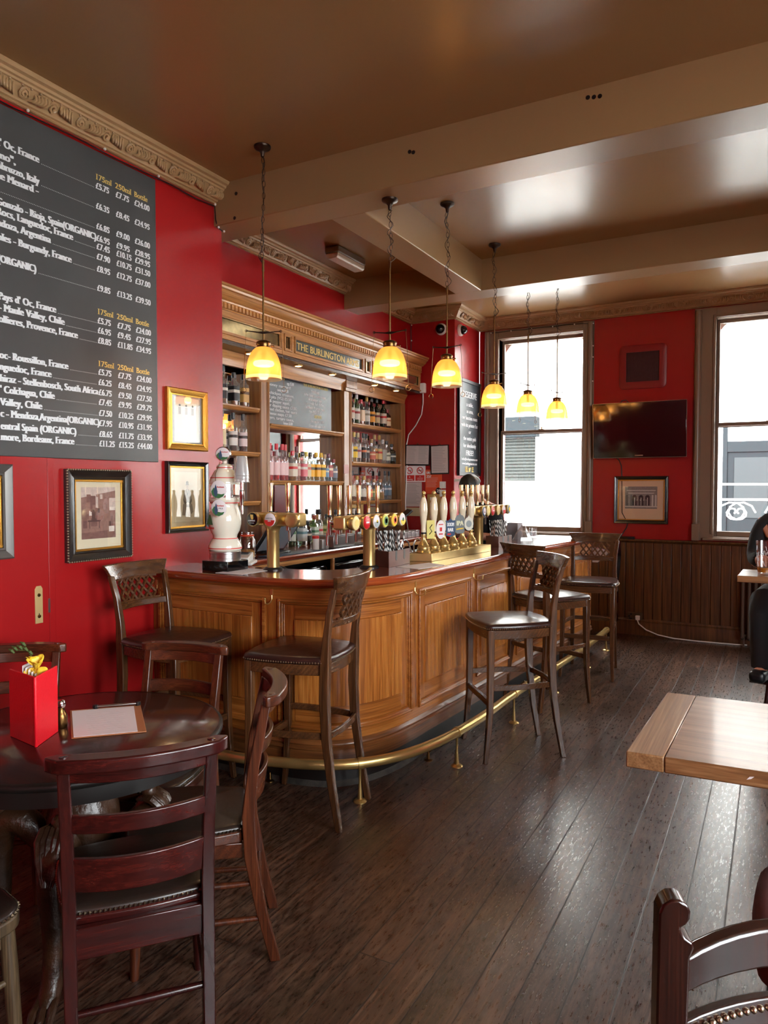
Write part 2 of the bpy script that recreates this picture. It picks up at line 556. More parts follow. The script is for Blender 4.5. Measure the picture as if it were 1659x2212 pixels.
M['palewood'] = wood('worn_pale_wood', srgb(46, 34, 22), srgb(76, 59, 40), srgb(104, 84, 60), 'Z', 1.0, 0.42, 0.05)
M['scrollwood'] = wood('dark_scroll_chair_wood', srgb(20, 9, 7), srgb(38, 16, 11), srgb(54, 25, 17), 'Z', 1.0, 0.2, 0.4, bump=0.02)
M['rubbed'] = wood('rubbed_edge_wood', srgb(120, 82, 46), srgb(176, 134, 84), srgb(206, 170, 120), 'X', 1.0, 0.4)
M['leather'] = mat('brown_leather', srgb(46, 25, 20), 0.3, coat=0.15, bump=0.18, bscale=22, var=0.25, vscale=5)
M['leather_dk'] = mat('dark_leather', srgb(40, 30, 25), 0.32, coat=0.15, bump=0.14, bscale=22, var=0.2, vscale=5)
M['nail'] = mat('nail_heads', srgb(196, 176, 150), 0.3, 1.0)
M['nail_dk'] = mat('aged_nail_heads', srgb(110, 96, 78), 0.35, 1.0)
M['tabletop'] = wood('dark_red_tabletop', srgb(30, 12, 10), srgb(54, 20, 17), srgb(70, 32, 26), 'X', 0.5, 0.22, 0.45, bump=0.05)
M['ebony'] = mat('black_lacquer', srgb(22, 18, 16), 0.42, coat=0.05, bump=0.05, bscale=14)
M['carved'] = mat('carved_walnut', srgb(58, 35, 20), 0.35, coat=0.2, bump=0.6, bscale=38, var=0.35, vscale=16)
M['slab'] = wood('slab_table', srgb(96, 60, 34), srgb(136, 92, 56), srgb(166, 122, 82), 'X', 0.5, 0.38, 0.2, bump=0.04)
M['slabend'] = wood('slab_table_end', srgb(116, 78, 46), srgb(150, 108, 70), srgb(178, 138, 98), 'Y', 0.6, 0.38, 0.2, bump=0.04)
M['brass'] = mat('polished_brass', srgb(208, 176, 112), 0.28, 0.82, bump=0.02, bscale=20, var=0.06)
M['brass_dk'] = mat('antique_brass', srgb(120, 88, 50), 0.3, 1.0, var=0.2, vscale=30)
M['brass_br'] = mat('brushed_brass', srgb(206, 176, 116), 0.34, 0.8, var=0.06, vscale=20)
M['iron'] = mat('bronze_iron', srgb(58, 44, 36), 0.4, 0.8)
M['chrome'] = mat('chrome', srgb(214, 210, 206), 0.12, 1.0)
M['steel'] = mat('brushed_steel', srgb(176, 174, 172), 0.28, 1.0)
M['black'] = mat('black_plastic', srgb(22, 22, 24), 0.35)
M['blackgloss'] = mat('black_gloss', srgb(12, 12, 14), 0.08, coat=0.4)
M['darkgrey'] = mat('dark_grey_plastic', srgb(52, 52, 54), 0.4)
M['white'] = mat('white_plastic', srgb(232, 230, 226), 0.35)
M['paper'] = mat('white_paper', srgb(236, 228, 228), 0.7)
M['paper_sh'] = mat('printed_paper', srgb(200, 188, 186), 0.75)
M['ink'] = mat('grey_print', srgb(150, 146, 146), 0.8)
M['cream'] = mat('cream_ceramic', srgb(232, 224, 206), 0.1, coat=0.5)
M['ivory'] = mat('ivory_ceramic', srgb(232, 218, 190), 0.12, coat=0.5)
M['gold'] = mat('gilt', srgb(196, 146, 62), 0.3, 0.9, bump=0.25, bscale=120)
M['goldpaint'] = mat('gold_lettering', srgb(222, 190, 104), 0.4, 0.25)
M['chalk'] = mat('white_lettering', srgb(226, 230, 232), 0.6)
M['chalkyellow'] = mat('yellow_lettering', srgb(214, 192, 112), 0.6)
M['slate'] = mat('slate_board', srgb(62, 63, 63), 0.42, bump=0.03, bscale=14, var=0.10, vscale=3)
M['slate_b'] = mat('slate_board_blue', srgb(58, 66, 72), 0.35, var=0.08, vscale=4)
M['mat_cream'] = mat('cream_mount', srgb(226, 214, 182), 0.7)
M['mat_pink'] = mat('buff_mount', srgb(214, 184, 154), 0.7)
M['frameblack'] = mat('black_frame', srgb(30, 24, 20), 0.25, coat=0.3, bump=0.08, bscale=30)
M['redplastic'] = mat('red_leatherette', srgb(214, 10, 30), 0.42, bump=0.15, bscale=160)
M['redsign'] = mat('red_print', srgb(206, 44, 40), 0.5)
M['orange'] = mat('orange_print', srgb(222, 84, 48), 0.55)
M['green'] = mat('green_print', srgb(62, 112, 66), 0.5)
M['yellow'] = mat('yellow_print', srgb(238, 200, 60), 0.5)
M['blueprint'] = mat('blue_print', srgb(62, 84, 112), 0.4)
M['greyprint'] = mat('grey_print_light', srgb(120, 128, 128), 0.4)
M['mirror'] = mat('mirror_glass', (0.82, 0.82, 0.80), 0.02, 1.0)
M['agedmirror'] = mat('aged_mirror', srgb(196, 174, 128), 0.12, 0.85, var=0.35, vscale=18)
M['glass'] = thin_glass('window_pane', (0.97, 0.98, 0.98), 0.04)
M['picglass'] = thin_glass('picture_glass', (0.98, 0.98, 0.98), 0.03, edge=0.14)
M['clear'] = thin_glass('clear_glass', (0.93, 0.95, 0.95), 0.14)
M['shade'] = None
M['screen'] = mat('switched_off_screen', srgb(14, 13, 16), 0.07, coat=0.2)
M['wineblk'] = mat('dark_prunt', srgb(20, 22, 18), 0.1)
M['facade'] = mat('white_street_facade', srgb(236, 234, 228), 0.8)
M['shutter'] = mat('grey_roller_shutter', srgb(50, 52, 50), 0.7, spec=0.05)
M['shopdoor'] = mat('slate_shopfront_paint', srgb(30, 34, 36), 0.7, spec=0.05)
M['greyprint_door'] = mat('dark_door_glass', srgb(46, 49, 50), 0.7, spec=0.05)
M['pavement'] = mat('pale_street', srgb(190, 190, 186), 0.8)
M['skin'] = mat('skin', srgb(206, 150, 124), 0.5)
M['hair'] = mat('black_hair', srgb(20, 17, 17), 0.45, bump=0.3, bscale=80)
M['tshirt'] = mat('black_cotton', srgb(26, 26, 28), 0.85, bump=0.1, bscale=60)
M['coat'] = mat('charcoal_coat', srgb(30, 29, 30), 0.85, bump=0.12, bscale=40, var=0.15)
M['denim'] = mat('dark_trousers', srgb(30, 30, 34), 0.85)
M['ventred'] = gloss_paint('red_vent_paint', srgb(132, 20, 26), 0.4, 0.06, 0.03)
M['ventdark'] = mat('vent_mesh', srgb(70, 26, 28), 0.6)
M['acorn'] = mat('snack_nuts', srgb(206, 150, 84), 0.6, bump=0.6, bscale=90, var=0.35, vscale=60)
M['radiator'] = mat('radiator_paint', srgb(92, 76, 66), 0.35)
M['upholstery'] = mat('burgundy_cloth', srgb(96, 42, 38), 0.85, bump=0.2, bscale=160)
M['bag'] = thin_glass('clear_polythene', (0.9, 0.9, 0.92), 0.25, 0.15, 0.15, (0.9, 0.9, 0.92))
M['petal'] = mat('yellow_petal', srgb(244, 204, 60), 0.5)
M['stem'] = mat('green_stem', srgb(74, 92, 44), 0.5)
M['brownbox'] = mat('brown_caddy_wood', srgb(88, 44, 30), 0.4, var=0.15, vscale=12)
M['diffuser'] = mat('fitting_diffuser', srgb(206, 190, 168), 0.3, coat=0.2, bump=0.3, bscale=60)
M['fitting'] = mat('fitting_body', srgb(112, 92, 72), 0.4)


def shade_material(name, tr, tl, w):
    m, nt, out = _new(name)
    t = N(nt, 'ShaderNodeBsdfTransparent'); t.inputs[0].default_value = rgb(tr)
    d = N(nt, 'ShaderNodeBsdfTranslucent'); d.inputs[0].default_value = rgb(tl)
    g = N(nt, 'ShaderNodeBsdfGlossy'); g.inputs['Roughness'].default_value = 0.08
    a = N(nt, 'ShaderNodeMixShader'); a.inputs[0].default_value = w
    nt.links.new(t.outputs[0], a.inputs[1]); nt.links.new(d.outputs[0], a.inputs[2])
    lw = N(nt, 'ShaderNodeLayerWeight'); lw.inputs[0].default_value = 0.2
    b = N(nt, 'ShaderNodeMixShader'); nt.links.new(mapr(nt, lw.outputs['Facing'], 0, 1, 0.05, 0.4), b.inputs[0])
    nt.links.new(a.outputs[0], b.inputs[1]); nt.links.new(g.outputs[0], b.inputs[2])
    nt.links.new(b.outputs[0], out.inputs[0])
    return m


M['shade'] = shade_material('amber_ribbed_glass', (1.0, 0.56, 0.2), (0.95, 0.40, 0.10), 0.52)
M['shadelip'] = shade_material('pale_shade_lip', (1.0, 0.88, 0.66), (1.0, 0.75, 0.45), 0.4)
M['bulb'] = mat('lit_lamp', (1, 0.85, 0.55), 0.4, emit=(1.0, 0.80, 0.45), estr=10)
M['spot'] = mat('lit_downlight', (1, 0.9, 0.7), 0.4, emit=(1.0, 0.8, 0.45), estr=5)

# ------------------------------------------------------------------ lettering
GL = {}


def glyphs(chars):
    cu = bpy.data.curves.new('glyph_source', 'FONT'); ob = bpy.data.objects.new('glyph_source', cu)
    C.objects.link(ob); cu.resolution_u = 3

    def ev(t):
        cu.body = t; bpy.context.view_layer.update()
        e = ob.evaluated_get(bpy.context.evaluated_depsgraph_get())
        me = bpy.data.meshes.new_from_object(e)
        vs = [(v.co.x, v.co.y) for v in me.vertices]; fs = [tuple(p.vertices) for p in me.polygons]
        bpy.data.meshes.remove(me)
        return vs, fs
    w0 = max(x for x, _ in ev('II')[0])
    for ch in chars:
        if ch == ' ': continue
        vs, fs = ev(ch)
        adv = max(x for x, _ in ev('I' + ch + 'I')[0]) - w0
        cnt = {}
        for f in fs:
            for a, b in zip(f, f[1:] + f[:1]):
                k = (min(a, b), max(a, b)); cnt[k] = cnt.get(k, 0) + 1
        flats = {}
        for (a, b), c in cnt.items():
            if c == 1 and abs(vs[a][1] - vs[b][1]) < 0.004:
                y = round(vs[a][1], 2); flats.setdefault(y, []).append(tuple(sorted((vs[a][0], vs[b][0]))))
        GL[ch] = (vs, fs, adv, flats)
    bpy.data.objects.remove(ob); bpy.data.curves.remove(cu)


CAP = 0.73


def tw(s, size, cond=1.0, track=0.0):
    k = size / CAP
    return sum(((GL[c][2] if c in GL else 0.3) + track) * k * cond for c in s)


def text(mb, s, M4, size, x=0.0, y=0.0, align='l', cond=1.0, bold=0.0, serif=False, track=0.0, z=0.0, fit=None):
    """lettering in the local xy plane; size is the cap height, bold fattens the uprights, serif adds slab feet"""
    k = size / CAP
    if fit: cond = cond * fit / max(1e-6, tw(s, size, cond, track))
    w = tw(s, size, cond, track)
    px = x - (w if align == 'r' else w / 2 if align == 'c' else 0)
    for c in s:
        if c == ' ': px += (0.3 + track) * k * cond; continue
        vs, fs, adv, flats = GL[c]
        nb = 1 if not bold else max(2, int(math.ceil(2 * bold / 0.07)) + 1)
        for j, dx in enumerate([0] if nb == 1 else [-bold + 2 * bold * q / (nb - 1) for q in range(nb)]):
            mb.add([(px + (a * cond) * k + dx * size, y + b * k, z + 0.00002 * j) for a, b in vs], fs, M4)
        if serif and c.isalnum():
            for fy, segs in flats.items():
                low = fy < 0.05; high = fy > 0.45
                if not (low or high): continue
                for a, b in segs:
                    if b - a > 0.26 or b - a < 0.03: continue
                    e = 0.075; h = 0.05
                    x0 = px + (a - e) * cond * k - bold * size; x1 = px + (b + e) * cond * k + bold * size
                    y0 = y + (fy if low else fy - h) * k; y1 = y0 + h * k
                    mb.add([(x0, y0, z), (x1, y0, z), (x1, y1, z), (x0, y1, z)], [(0, 1, 2, 3)], M4)
        px += (adv + track) * k * cond
    return w


glyphs("ABCDEFGHIJKLMNOPQRSTUVWXYZabcdefghijklmnopqrstuvwxyz0123456789£.,:;-'()&!?@/\"")
# ------------------------------------------------------------------ room shell
H = 3.51
XL, XRC, XM = -3.2, -3.6, -3.80       # near wall face, recess wall face, mirror plane
b = MB(); b.box(-4.2, XR + 0.3, YB - 0.3, YF + 0.3, -0.1, 0.0)
structure(b.build('floor', M['floor']), 'worn dark brown floorboards with pale scuffs')
b = MB(); b.box(-4.2, XR + 0.3, YB - 0.3, YF + 0.3, H, H + 0.12)
structure(b.build('ceiling', M['ceiling']), 'glossy brown painted ceiling')
b = MB(); b.box(-4.2, XL, YB, 3.67, 0, H)
structure(b.build('wall_left', M['red']), 'glossy red wall that carries the wine board')
b = MB(); b.box(-4.2, XRC, 3.67, 7.25, 2.64, H); b.box(-4.2, XM - 0.03, 3.67, 7.25, 0, 2.64)
structure(b.build('wall_recess', M['red']), 'red wall above the bar shelving')
b = MB(); b.box(-4.2, -3.07, 7.25, YF, 0, H)
structure(b.build('wall_chimney', M['red'], bevel=0.006), 'dark red wall corner beside the far window')


def wall_with_openings(name, spans, lo, hi, zspan, along, p0, p1, m):
    b = MB()
    edges = [lo] + [e for s in spans for e in s] + [hi]
    def bx(a0, a1, z0, z1):
        if along == 'x': b.box(a0, a1, p0, p1, z0, z1)
        else: b.box(p0, p1, a0, a1, z0, z1)
    for i in range(0, len(edges), 2): bx(edges[i], edges[i + 1], 0, H)
    for a, c in spans:
        bx(a, c, 0, zspan[0]); bx(a, c, zspan[1], H)
    return structure(b.build(name, m))


wall_with_openings('wall_far', FAR_WINDOWS, -3.07, XR, (WZ0 - 0.06, WZ1 + 0.03), 'x', YF, YF + 0.22, M['red'])['label'] = 'red wall between the sash windows'
wall_with_openings('wall_right', SIDE_WINDOWS, YB, YF, (WZ0, WZ1), 'y', XR, XR + 0.22, M['red'])
b = MB(); b.box(-4.2, XR, YB - 0.2, YB, 0, H)
structure(b.build('wall_back', M['red']))

# beams
b = MB(); b.box(-4.1, XR, 3.60, 3.86, 3.25, H + 0.02)
bm1 = structure(b.build('ceiling_beam', M['beam'], bevel=0.006), 'near boxed ceiling beam')
for hx, hz in ((-1.796, 3.417), (-1.773, 3.409), (-0.831, 3.465), (-0.802, 3.46), (-0.774, 3.457), (-3.017, 3.425), (-3.03, 3.275)):
    b = MB(); b.lathe([(0.011, 0), (0.011, 0.0015), (0.004, 0.002)], 10, on_far(hx, 3.60, hz)); b.build('screw_mark', M['black'], bm1)
b = MB(); b.box(-4.1, XR, 5.84, 6.10, 3.25, H + 0.02)
structure(b.build('ceiling_beam', M['beam'], bevel=0.006), 'far boxed ceiling beam')
b = MB(); b.box(-2.47, -2.23, 3.855, 5.845, 3.25, H + 0.02)
structure(b.build('ceiling_beam', M['beam'], bevel=0.006), 'short cross beam between the two long ceiling beams')

# cornices: a swept moulding with scrolling acanthus leaves on the cove
CZ = 3.385
CPROF = [(0, CZ), (0.018, CZ), (0.024, CZ + 0.004), (0.020, CZ + 0.013), (0.032, CZ + 0.016), (0.036, CZ + 0.024), (0.055, CZ + 0.042), (0.078, CZ + 0.072),
         (0.086, CZ + 0.075), (0.09, CZ + 0.084), (0.102, CZ + 0.088), (0.106, CZ + 0.1), (0.122, CZ + 0.106), (0.13, CZ + 0.118), (0.13, H), (0, H)]


def acanthus(b, p0, p1, trim0=0.0, trim1=0.0, unit=0.155):
    p0, p1 = Vector(p0), Vector(p1)
    d = (p1 - p0); L = d.length - trim0 - trim1; d.normalize(); n = Vector((d.y, -d.x))
    k = max(1, int(round(L / unit))); u = L / k

    def S(t, w, lift):
        o = 0.036 + (0.080 - 0.036) * w; z = CZ + 0.024 + (0.073 - 0.024) * w
        o += lift * 0.75; z -= lift * 0.66
        q = p0 + d * (trim0 + t) + n * o
        return (q.x, q.y, z)
    for i in range(k):
        t0 = i * u; s = 1 if i % 2 else -1
        sp = []
        for j in range(15):
            a = j / 14 * 3.6 * PI; r = 0.30 * (1 - j / 17)
            sp.append(S(t0 + u * 0.30 + r * 0.085 * math.cos(a) * s, 0.5 + r * 1.5 * math.sin(a), 0.010))
        b.tube(sp, [0.005 + 0.005 * (j / 14) for j in range(15)], 6)
        for q in range(5):
            c = t0 + u * (0.52 + 0.10 * q)
            w0, w1 = (0.12, 0.95) if s > 0 else (0.9, 0.08)
            pts = [S(c + 0.012 * math.sin(j / 5 * PI) * s + 0.02 * (j / 5), w0 + (w1 - w0) * j / 5 * (0.75 + 0.06 * q), 0.006 + 0.016 * math.sin(j / 5 * PI)) for j in range(6)]
            b.tube(pts, [0.003, 0.006, 0.008, 0.008, 0.007, 0.003], 6)
        for q in range(3):
            b.ball(S(t0 + u * (0.2 + 0.3 * q), 0.98, 0.004), 0.006, 6, 4)


def cornice(name, pts, label, trims):
    b = MB(); lsweep(b, pts, CPROF)
    o = structure(b.build(name, M['cornice'], sharp=25), label)
    b = MB()
    for (a, c), (t0, t1) in zip(zip(pts, pts[1:]), trims):
        if t0 is not None: acanthus(b, a, c, t0, t1)
    b.build('leaf_relief', M['cornice'], o)
    return o


cornice('trim_1', [(XL, 0.4), (XL, 3.60)], 'tan plaster cornice with leaf scrolls above the wine board', [(1.3, 0.0)])
cornice('trim_2', [(XRC, 3.80), (XRC, 5.84)], 'plaster cornice above the bar shelving', [(0.05, 0.0)])
cornice('trim_3', [(XRC, 6.10), (XRC, 7.25), (-3.07, 7.25), (-3.07, YF), (XR, YF)], 'plaster cornice along the window wall', [(0.0, 0.1), (0.1, 0.0), (0.0, 0.1), (0.1, 2.6)])

# red flush door behind the round table, with its brass lock plate
dr = bpy.data.objects.new('door_1', None); C.objects.link(dr); dr.location = (XL, 1.9, 0); dr['kind'] = 'structure'; dr['label'] = 'red flush door beside the round table'
ORG['door_1'] = (XL, 1.9, 0)
b = MB(); b.box(XL - 0.002, XL + 0.014, 1.45, 2.352, 0.01, 2.02); b.build('door_leaf', M['red'], dr, bevel=0.002)
b = MB(); b.box(XL - 0.002, XL + 0.010, 2.356, 2.392, 0.0, 2.03); b.build('door_stop', M['red'], dr, bevel=0.002)
lp = MB(); lp.prism([(-.021 + .0, -.085), (.021, -.085), (.021, .085), (.012, .1), (-.012, .1), (-.021, .085)], 0, 0.004, on_left(XL + 0.014, 2.292, 0.99))
plate = lp.build('lock_plate', mat('satin_brass_plate', srgb(206, 178, 122), 0.4, 0.45), dr, bevel=0.001)
k = MB(); k.lathe([(0.009, 0.004), (0.009, 0.006), (0.004, 0.007)], 12, on_left(XL + 0.014, 2.292, 1.045)); k.lathe([(0.009, 0.004), (0.009, 0.006), (0.004, 0.007)], 12, on_left(XL + 0.014, 2.292, 0.94))
k.m = 1; k.prism([(-.003, -.016), (.003, -.016), (.002, 0), (-.002, 0)], 0.0042, 0.005, on_left(XL + 0.014, 2.292, 0.955))
k.build('keyhole', [M['brass_dk'], M['black']], plate)
k = MB(); k.box(XL + 0.004, XL + 0.016, 2.345, 2.356, 0.95, 1.02); k.build('latch_keep', M['steel'], dr)

# ------------------------------------------------------------------ sash windows
def sash_window(n, x0, x1, wl, wr, label, pil=True):
    w = bpy.data.objects.new('window_%d' % n, None); C.objects.link(w); w.location = (x0, YF, 0); w['kind'] = 'structure'; w['label'] = label
    ORG[w.name] = (x0, YF, 0)
    T = M['taupe']
    b = MB()                                     # box frame and architrave
    b.box(x0 - 0.05, x0, YF + 0.0, YF + 0.19, WZ0 - 0.06, WZ1 + 0.03); b.box(x1, x1 + 0.05, YF + 0.0, YF + 0.19, WZ0 - 0.06, WZ1 + 0.03)
    b.box(x0, x1, YF, YF + 0.19, WZ1, WZ1 + 0.03)
    for a, c in ((x0 - wl, x0), (x1, x1 + wr)):
        b.box(a, c, YF - 0.022, YF, 1.03, 3.375)
    b.box(x0, x1, YF - 0.022, YF, WZ1 + 0.005, 3.375)
    for xa in (x0 - 0.028, x1 + 0.004):
        b.box(xa, xa + 0.024, YF - 0.034, YF - 0.02, WZ0, WZ1 + 0.02)
    b.box(x0 - 0.028, x1 + 0.028, YF - 0.034, YF - 0.02, WZ1 + 0.004, WZ1 + 0.03)
    b.build('architrave', T, w, bevel=0.004)
    for side, xc in (('l', x0 - wl + 0.035), ('r', x1 + wr - 0.035)):
        if (wl if side == 'l' else wr) < 0.11: continue
        b = MB()
        b.lathe([(0.030, 1.20), (0.030, 3.36)], 16, TR(xc, YF - 0.022, 0))
        b.lathe([(0.035, 1.20), (0.035, 1.215)], 16, TR(xc, YF - 0.022, 0)); b.box(xc - 0.035, xc + 0.035, YF - 0.06, YF - 0.02, 1.03, 1.20)
        b.build('half_column', T, w, bevel=0.003)
    b = MB(); b.box(x0 - wl * 0.5, x1 + wr * 0.5, YF - 0.05, YF + 0.10, 1.035, 1.06); b.box(x0 - 0.05, x1 + 0.05, YF - 0.02, YF + 0.06, 1.055, WZ0 - 0.03)
    b.build('sill', T, w, bevel=0.005)
    zm = 2.205
    for nm, z0, z1, y in (('upper_sash', zm - 0.02, WZ1, YF + 0.11), ('lower_sash', WZ0 - 0.03, zm + 0.02, YF + 0.065)):
        b = MB()
        e = 0.026
        b.box(x0 - 0.03, x0 + e, y, y + 0.04, z0, z1); b.box(x1 - e, x1 + 0.03, y, y + 0.04, z0, z1)
        b.box(x0 + e, x1 - e, y, y + 0.04, z1 - 0.034, z1); b.box(x0 + e, x1 - e, y, y + 0.04, z0, z0 + (0.036 if nm[0] == 'u' else 0.055))
        s = b.build(nm, T, w, bevel=0.004)
        b = MB(); b.box(x0, x1, y + 0.018, y + 0.021, z0 + 0.01, z1 - 0.01)
        b.build('pane', M['glass'], s)
        if nm[0] == 'l':
            b = MB(); b.box((x0 + x1) / 2 - 0.03, (x0 + x1) / 2 + 0.03, y + 0.0, y + 0.035, z1, z1 + 0.008); b.lathe([(0.008, 0), (0.006, 0.02), (0.012, 0.03), (0, 0.04)], 10, TR((x0 + x1) / 2, y + 0.02, z1))
            b.build('sash_catch', M['brass_dk'], s)
    b = MB()                                      # curved stone spandrels of the arched opening outside
    for sx, xe in ((1, x0 - 0.04), (-1, x1 + 0.04)):
        R0 = 0.34; pl = [(xe, WZ1 + 0.1)]
        for i in range(9):
            a = i / 8 * PI / 2
            pl.append((xe + sx * R0 * (1 - math.sin(a)), WZ1 + 0.06 - R0 * (1 - math.cos(a)) if False else WZ1 + 0.06 - R0 + R0 * math.cos(a)))
        b.prism(pl, 0, 0.08, Matrix(((1, 0, 0, 0), (0, 0, -1, YF + 0.30), (0, 1, 0, 0), (0, 0, 0, 1))))
    b.build('arch_corner', M['facade'], w)
    return w


sash_window(1, FAR_WINDOWS[0][0], FAR_WINDOWS[0][1], 0.17, 0.12, 'tall taupe sash window beside the framed board')
sash_window(2, FAR_WINDOWS[1][0], FAR_WINDOWS[1][1], 0.20, 0.20, 'tall taupe sash window beyond the television')
sash_window(3, FAR_WINDOWS[2][0], FAR_WINDOWS[2][1], 0.10, 0.20, 'tall taupe sash window in the far wall corner')
for i, (a, c) in enumerate(SIDE_WINDOWS):
    w = bpy.data.objects.new('window_%d' % (i + 4), None); C.objects.link(w); w.location = (XR, a, 0); w['kind'] = 'structure'; ORG[w.name] = (XR, a, 0)
    b = MB()
    for z0, z1 in ((WZ0 - 0.05, WZ0 + 0.04), (2.17, 2.22), (WZ1 - 0.04, WZ1 + 0.05)): b.box(XR - 0.02, XR + 0.12, a - 0.1, c + 0.1, z0, z1)
    for y0, y1 in ((a - 0.1, a + 0.03), (c - 0.03, c + 0.1)): b.box(XR - 0.02, XR + 0.12, y0, y1, WZ0, WZ1)
    b.build('frame', M['taupe'], w, bevel=0.004)
    b = MB(); b.box(XR + 0.06, XR + 0.063, a, c, WZ0, WZ1); b.build('pane', M['glass'], w)

# wainscot along the window wall
b = MB(); bw = 0.0925; x = -3.06
while x < XR:
    b.box(x + 0.0015, min(XR, x + bw - 0.0015), YF - 0.018, YF, 0.17, 0.99); x += bw
structure(b.build('trim_4', M['wains'], bevel=0.005), 'dark tongue and groove wainscot below the far windows')
b = MB(); lsweep(b, [(-3.06, YF), (XR, YF)], [(0, 0.985), (0.024, 0.985), (0.03, 0.993), (0.042, 1.0), (0.046, 1.01), (0.042, 1.022), (0, 1.024)])
structure(b.build('trim_5', M['wains']), 'dark dado rail on top of the wainscot')
b = MB(); lsweep(b, [(-3.06, YF), (XR, YF)], [(0, 0), (0.03, 0), (0.03, 0.13), (0.026, 0.145), (0.03, 0.155), (0.024, 0.175), (0, 0.18)])
structure(b.build('baseboard_far', M['wains']), 'dark skirting below the wainscot')

# ------------------------------------------------------------------ the street outside
b = MB(); b.box(-40, 45, YF + 0.4, 60, -0.35, -0.15); b.box(XR + 0.4, 60, -40, YF + 0.4, -0.35, -0.15)
structure(b.build('street_ground', M['pavement']), 'pale street outside')
b = MB(); b.box(-14, 14, 15.0, 15.6, -0.15, 8.5)
for x0 in (-9.5, -3.2, 2.8, 7.5): b.box(x0, x0 + 0.5, 14.85, 15.0, -0.15, 8.5)
b.box(-14, 14, 14.8, 15.0, 4.0, 4.3)
structure(b.build('street_facade', M['facade']), 'white building across the street')
t = thing('roller_shutter', 'grey roller shutter across the street seen through the window by the bar', 'shutter', (-5.3, 14.95, 1.5), world=True)
b = MB(); z = 1.70
while z < 2.6:
    b.prism([(14.93, z), (14.90, z + 0.02), (14.90, z + 0.05), (14.93, z + 0.068)], -6.6, -4.45, Matrix(((0, 0, 1, 0), (1, 0, 0, 0), (0, 1, 0, 0), (0, 0, 0, 1)))); z += 0.07
b.build('slats', M['shutter'], t)
b = MB(); b.box(-6.7, -4.40, 14.72, 15.0, 2.62, 3.05); b.build('shutter_box', M['shopdoor'], t, bevel=0.02)
b = MB(); b.box(-4.45, -4.36, 14.86, 15.0, -0.15, 2.62); b.build('guide_rail', M['facade'], t)
t = thing('shop_door', 'slate shopfront door across the street behind a scrolled railing', 'door', (-0.2, 14.95, -0.15), world=True)
b = MB(); b.box(-0.88, -0.80, 14.9, 15.0, -0.15, 2.72); b.box(-0.8, 1.6, 14.9, 15.0, 2.22, 2.42); b.box(-0.80, -0.02, 14.93, 15.0, -0.15, 2.22); b.box(0.02, 1.6, 14.93, 15.0, -0.15, 2.22)
b.build('door_frame', M['shopdoor'], t, bevel=0.01)
b = MB(); b.box(-0.68, -0.12, 14.915, 14.93, 1.0, 2.12); b.box(0.2, 1.4, 14.915, 14.93, 1.0, 2.12); b.build('door_panel', M['greyprint_door'], t)
t = thing('street_railing', 'white scrolled railing in front of the slate shop door', 'railing', (0, 14.2, -0.15), world=True)
b = MB()
for z in (1.62, 1.35): b.tube([(-1.0, 14.2, z), (3.0, 14.2, z)], 0.02, 8)
b.build('rail', M['facade'], t)
b = MB()
for i in range(5):
    x0 = -0.6 + i * 0.75
    for s in (-1, 1):
        b.tube([(x0 + s * (0.28 - 0.26 * (j / 16)) * math.cos(j / 16 * 3.2 * PI) * 0.9 + s * 0.05, 14.2, 1.12 + (0.26 - 0.22 * j / 16) * math.sin(j / 16 * 3.2 * PI) * 0.8) for j in range(17)], 0.014, 6)
b.build('scroll', M['facade'], t)
for x in (-1.0, 1.0, 3.0):
    b = MB(); b.box(x - 0.02, x + 0.02, 14.18, 14.22, -0.15, 1.64); b.build('post', M['facade'], t)
# ------------------------------------------------------------------ the bar
EDGE = [(-3.2, 3.01), (-2.9, 3.0), (-2.5, 3.003), (-2.27, 3.02), (-2.12, 3.048), (-1.99, 3.10), (-1.89, 3.20), (-1.82, 3.33), (-1.775, 3.50), (-1.755, 3.68),
        (-1.738, 3.95), (-1.717, 4.25), (-1.695, 4.60), (-1.682, 4.95), (-1.64, 5.60), (-1.585, 6.10), (-1.525, 6.55), (-1.50, 7.0)]
EP = Path(EDGE)
BODY = Path([tuple(EP.at(s, -0.06)) for s in [EP.len * i / 60 for i in range(61)]])
CT = 1.10

t = bar_top = thing('bar_counter_top', 'polished dark red wooden counter top curving round the bar', 'counter', (-2.2, 3.3, 1.06), world=True)
b = MB(); n = 110; outer = [EP.at(EP.len * i / n, -0.02) for i in range(n + 1)]
inner = [Vector((-2.05, 7.0)), Vector((-2.10, 6.0)), Vector((-2.12, 4.6)), Vector((-2.14, 3.75)), Vector((-2.17, 3.58)), Vector((-2.26, 3.47)), Vector((-2.42, 3.42)), Vector((-2.6, 3.41)), Vector((-3.2, 3.41))]
b.prism([(p.x, p.y) for p in outer + inner], 1.062, CT); b.build('top_board', M['top'], t)
b = MB(); psweep(b, EP, 0, EP.len, [(-0.022, 1.058), (-0.006, 1.058), (0.002, 1.066), (0.004, 1.08), (0.001, 1.093), (-0.007, CT), (-0.022, CT + 0.0005)]); b.build('rounded_nosing', M['nosing'], t, sharp=60)
b = MB(); psweep(b, BODY, 0, BODY.len, [(0, 1.03), (0.022, 1.036), (0.026, 1.048), (0.04, 1.052), (0.04, 1.06), (0, 1.06)]); b.build('under_moulding', M['oakS'], t)

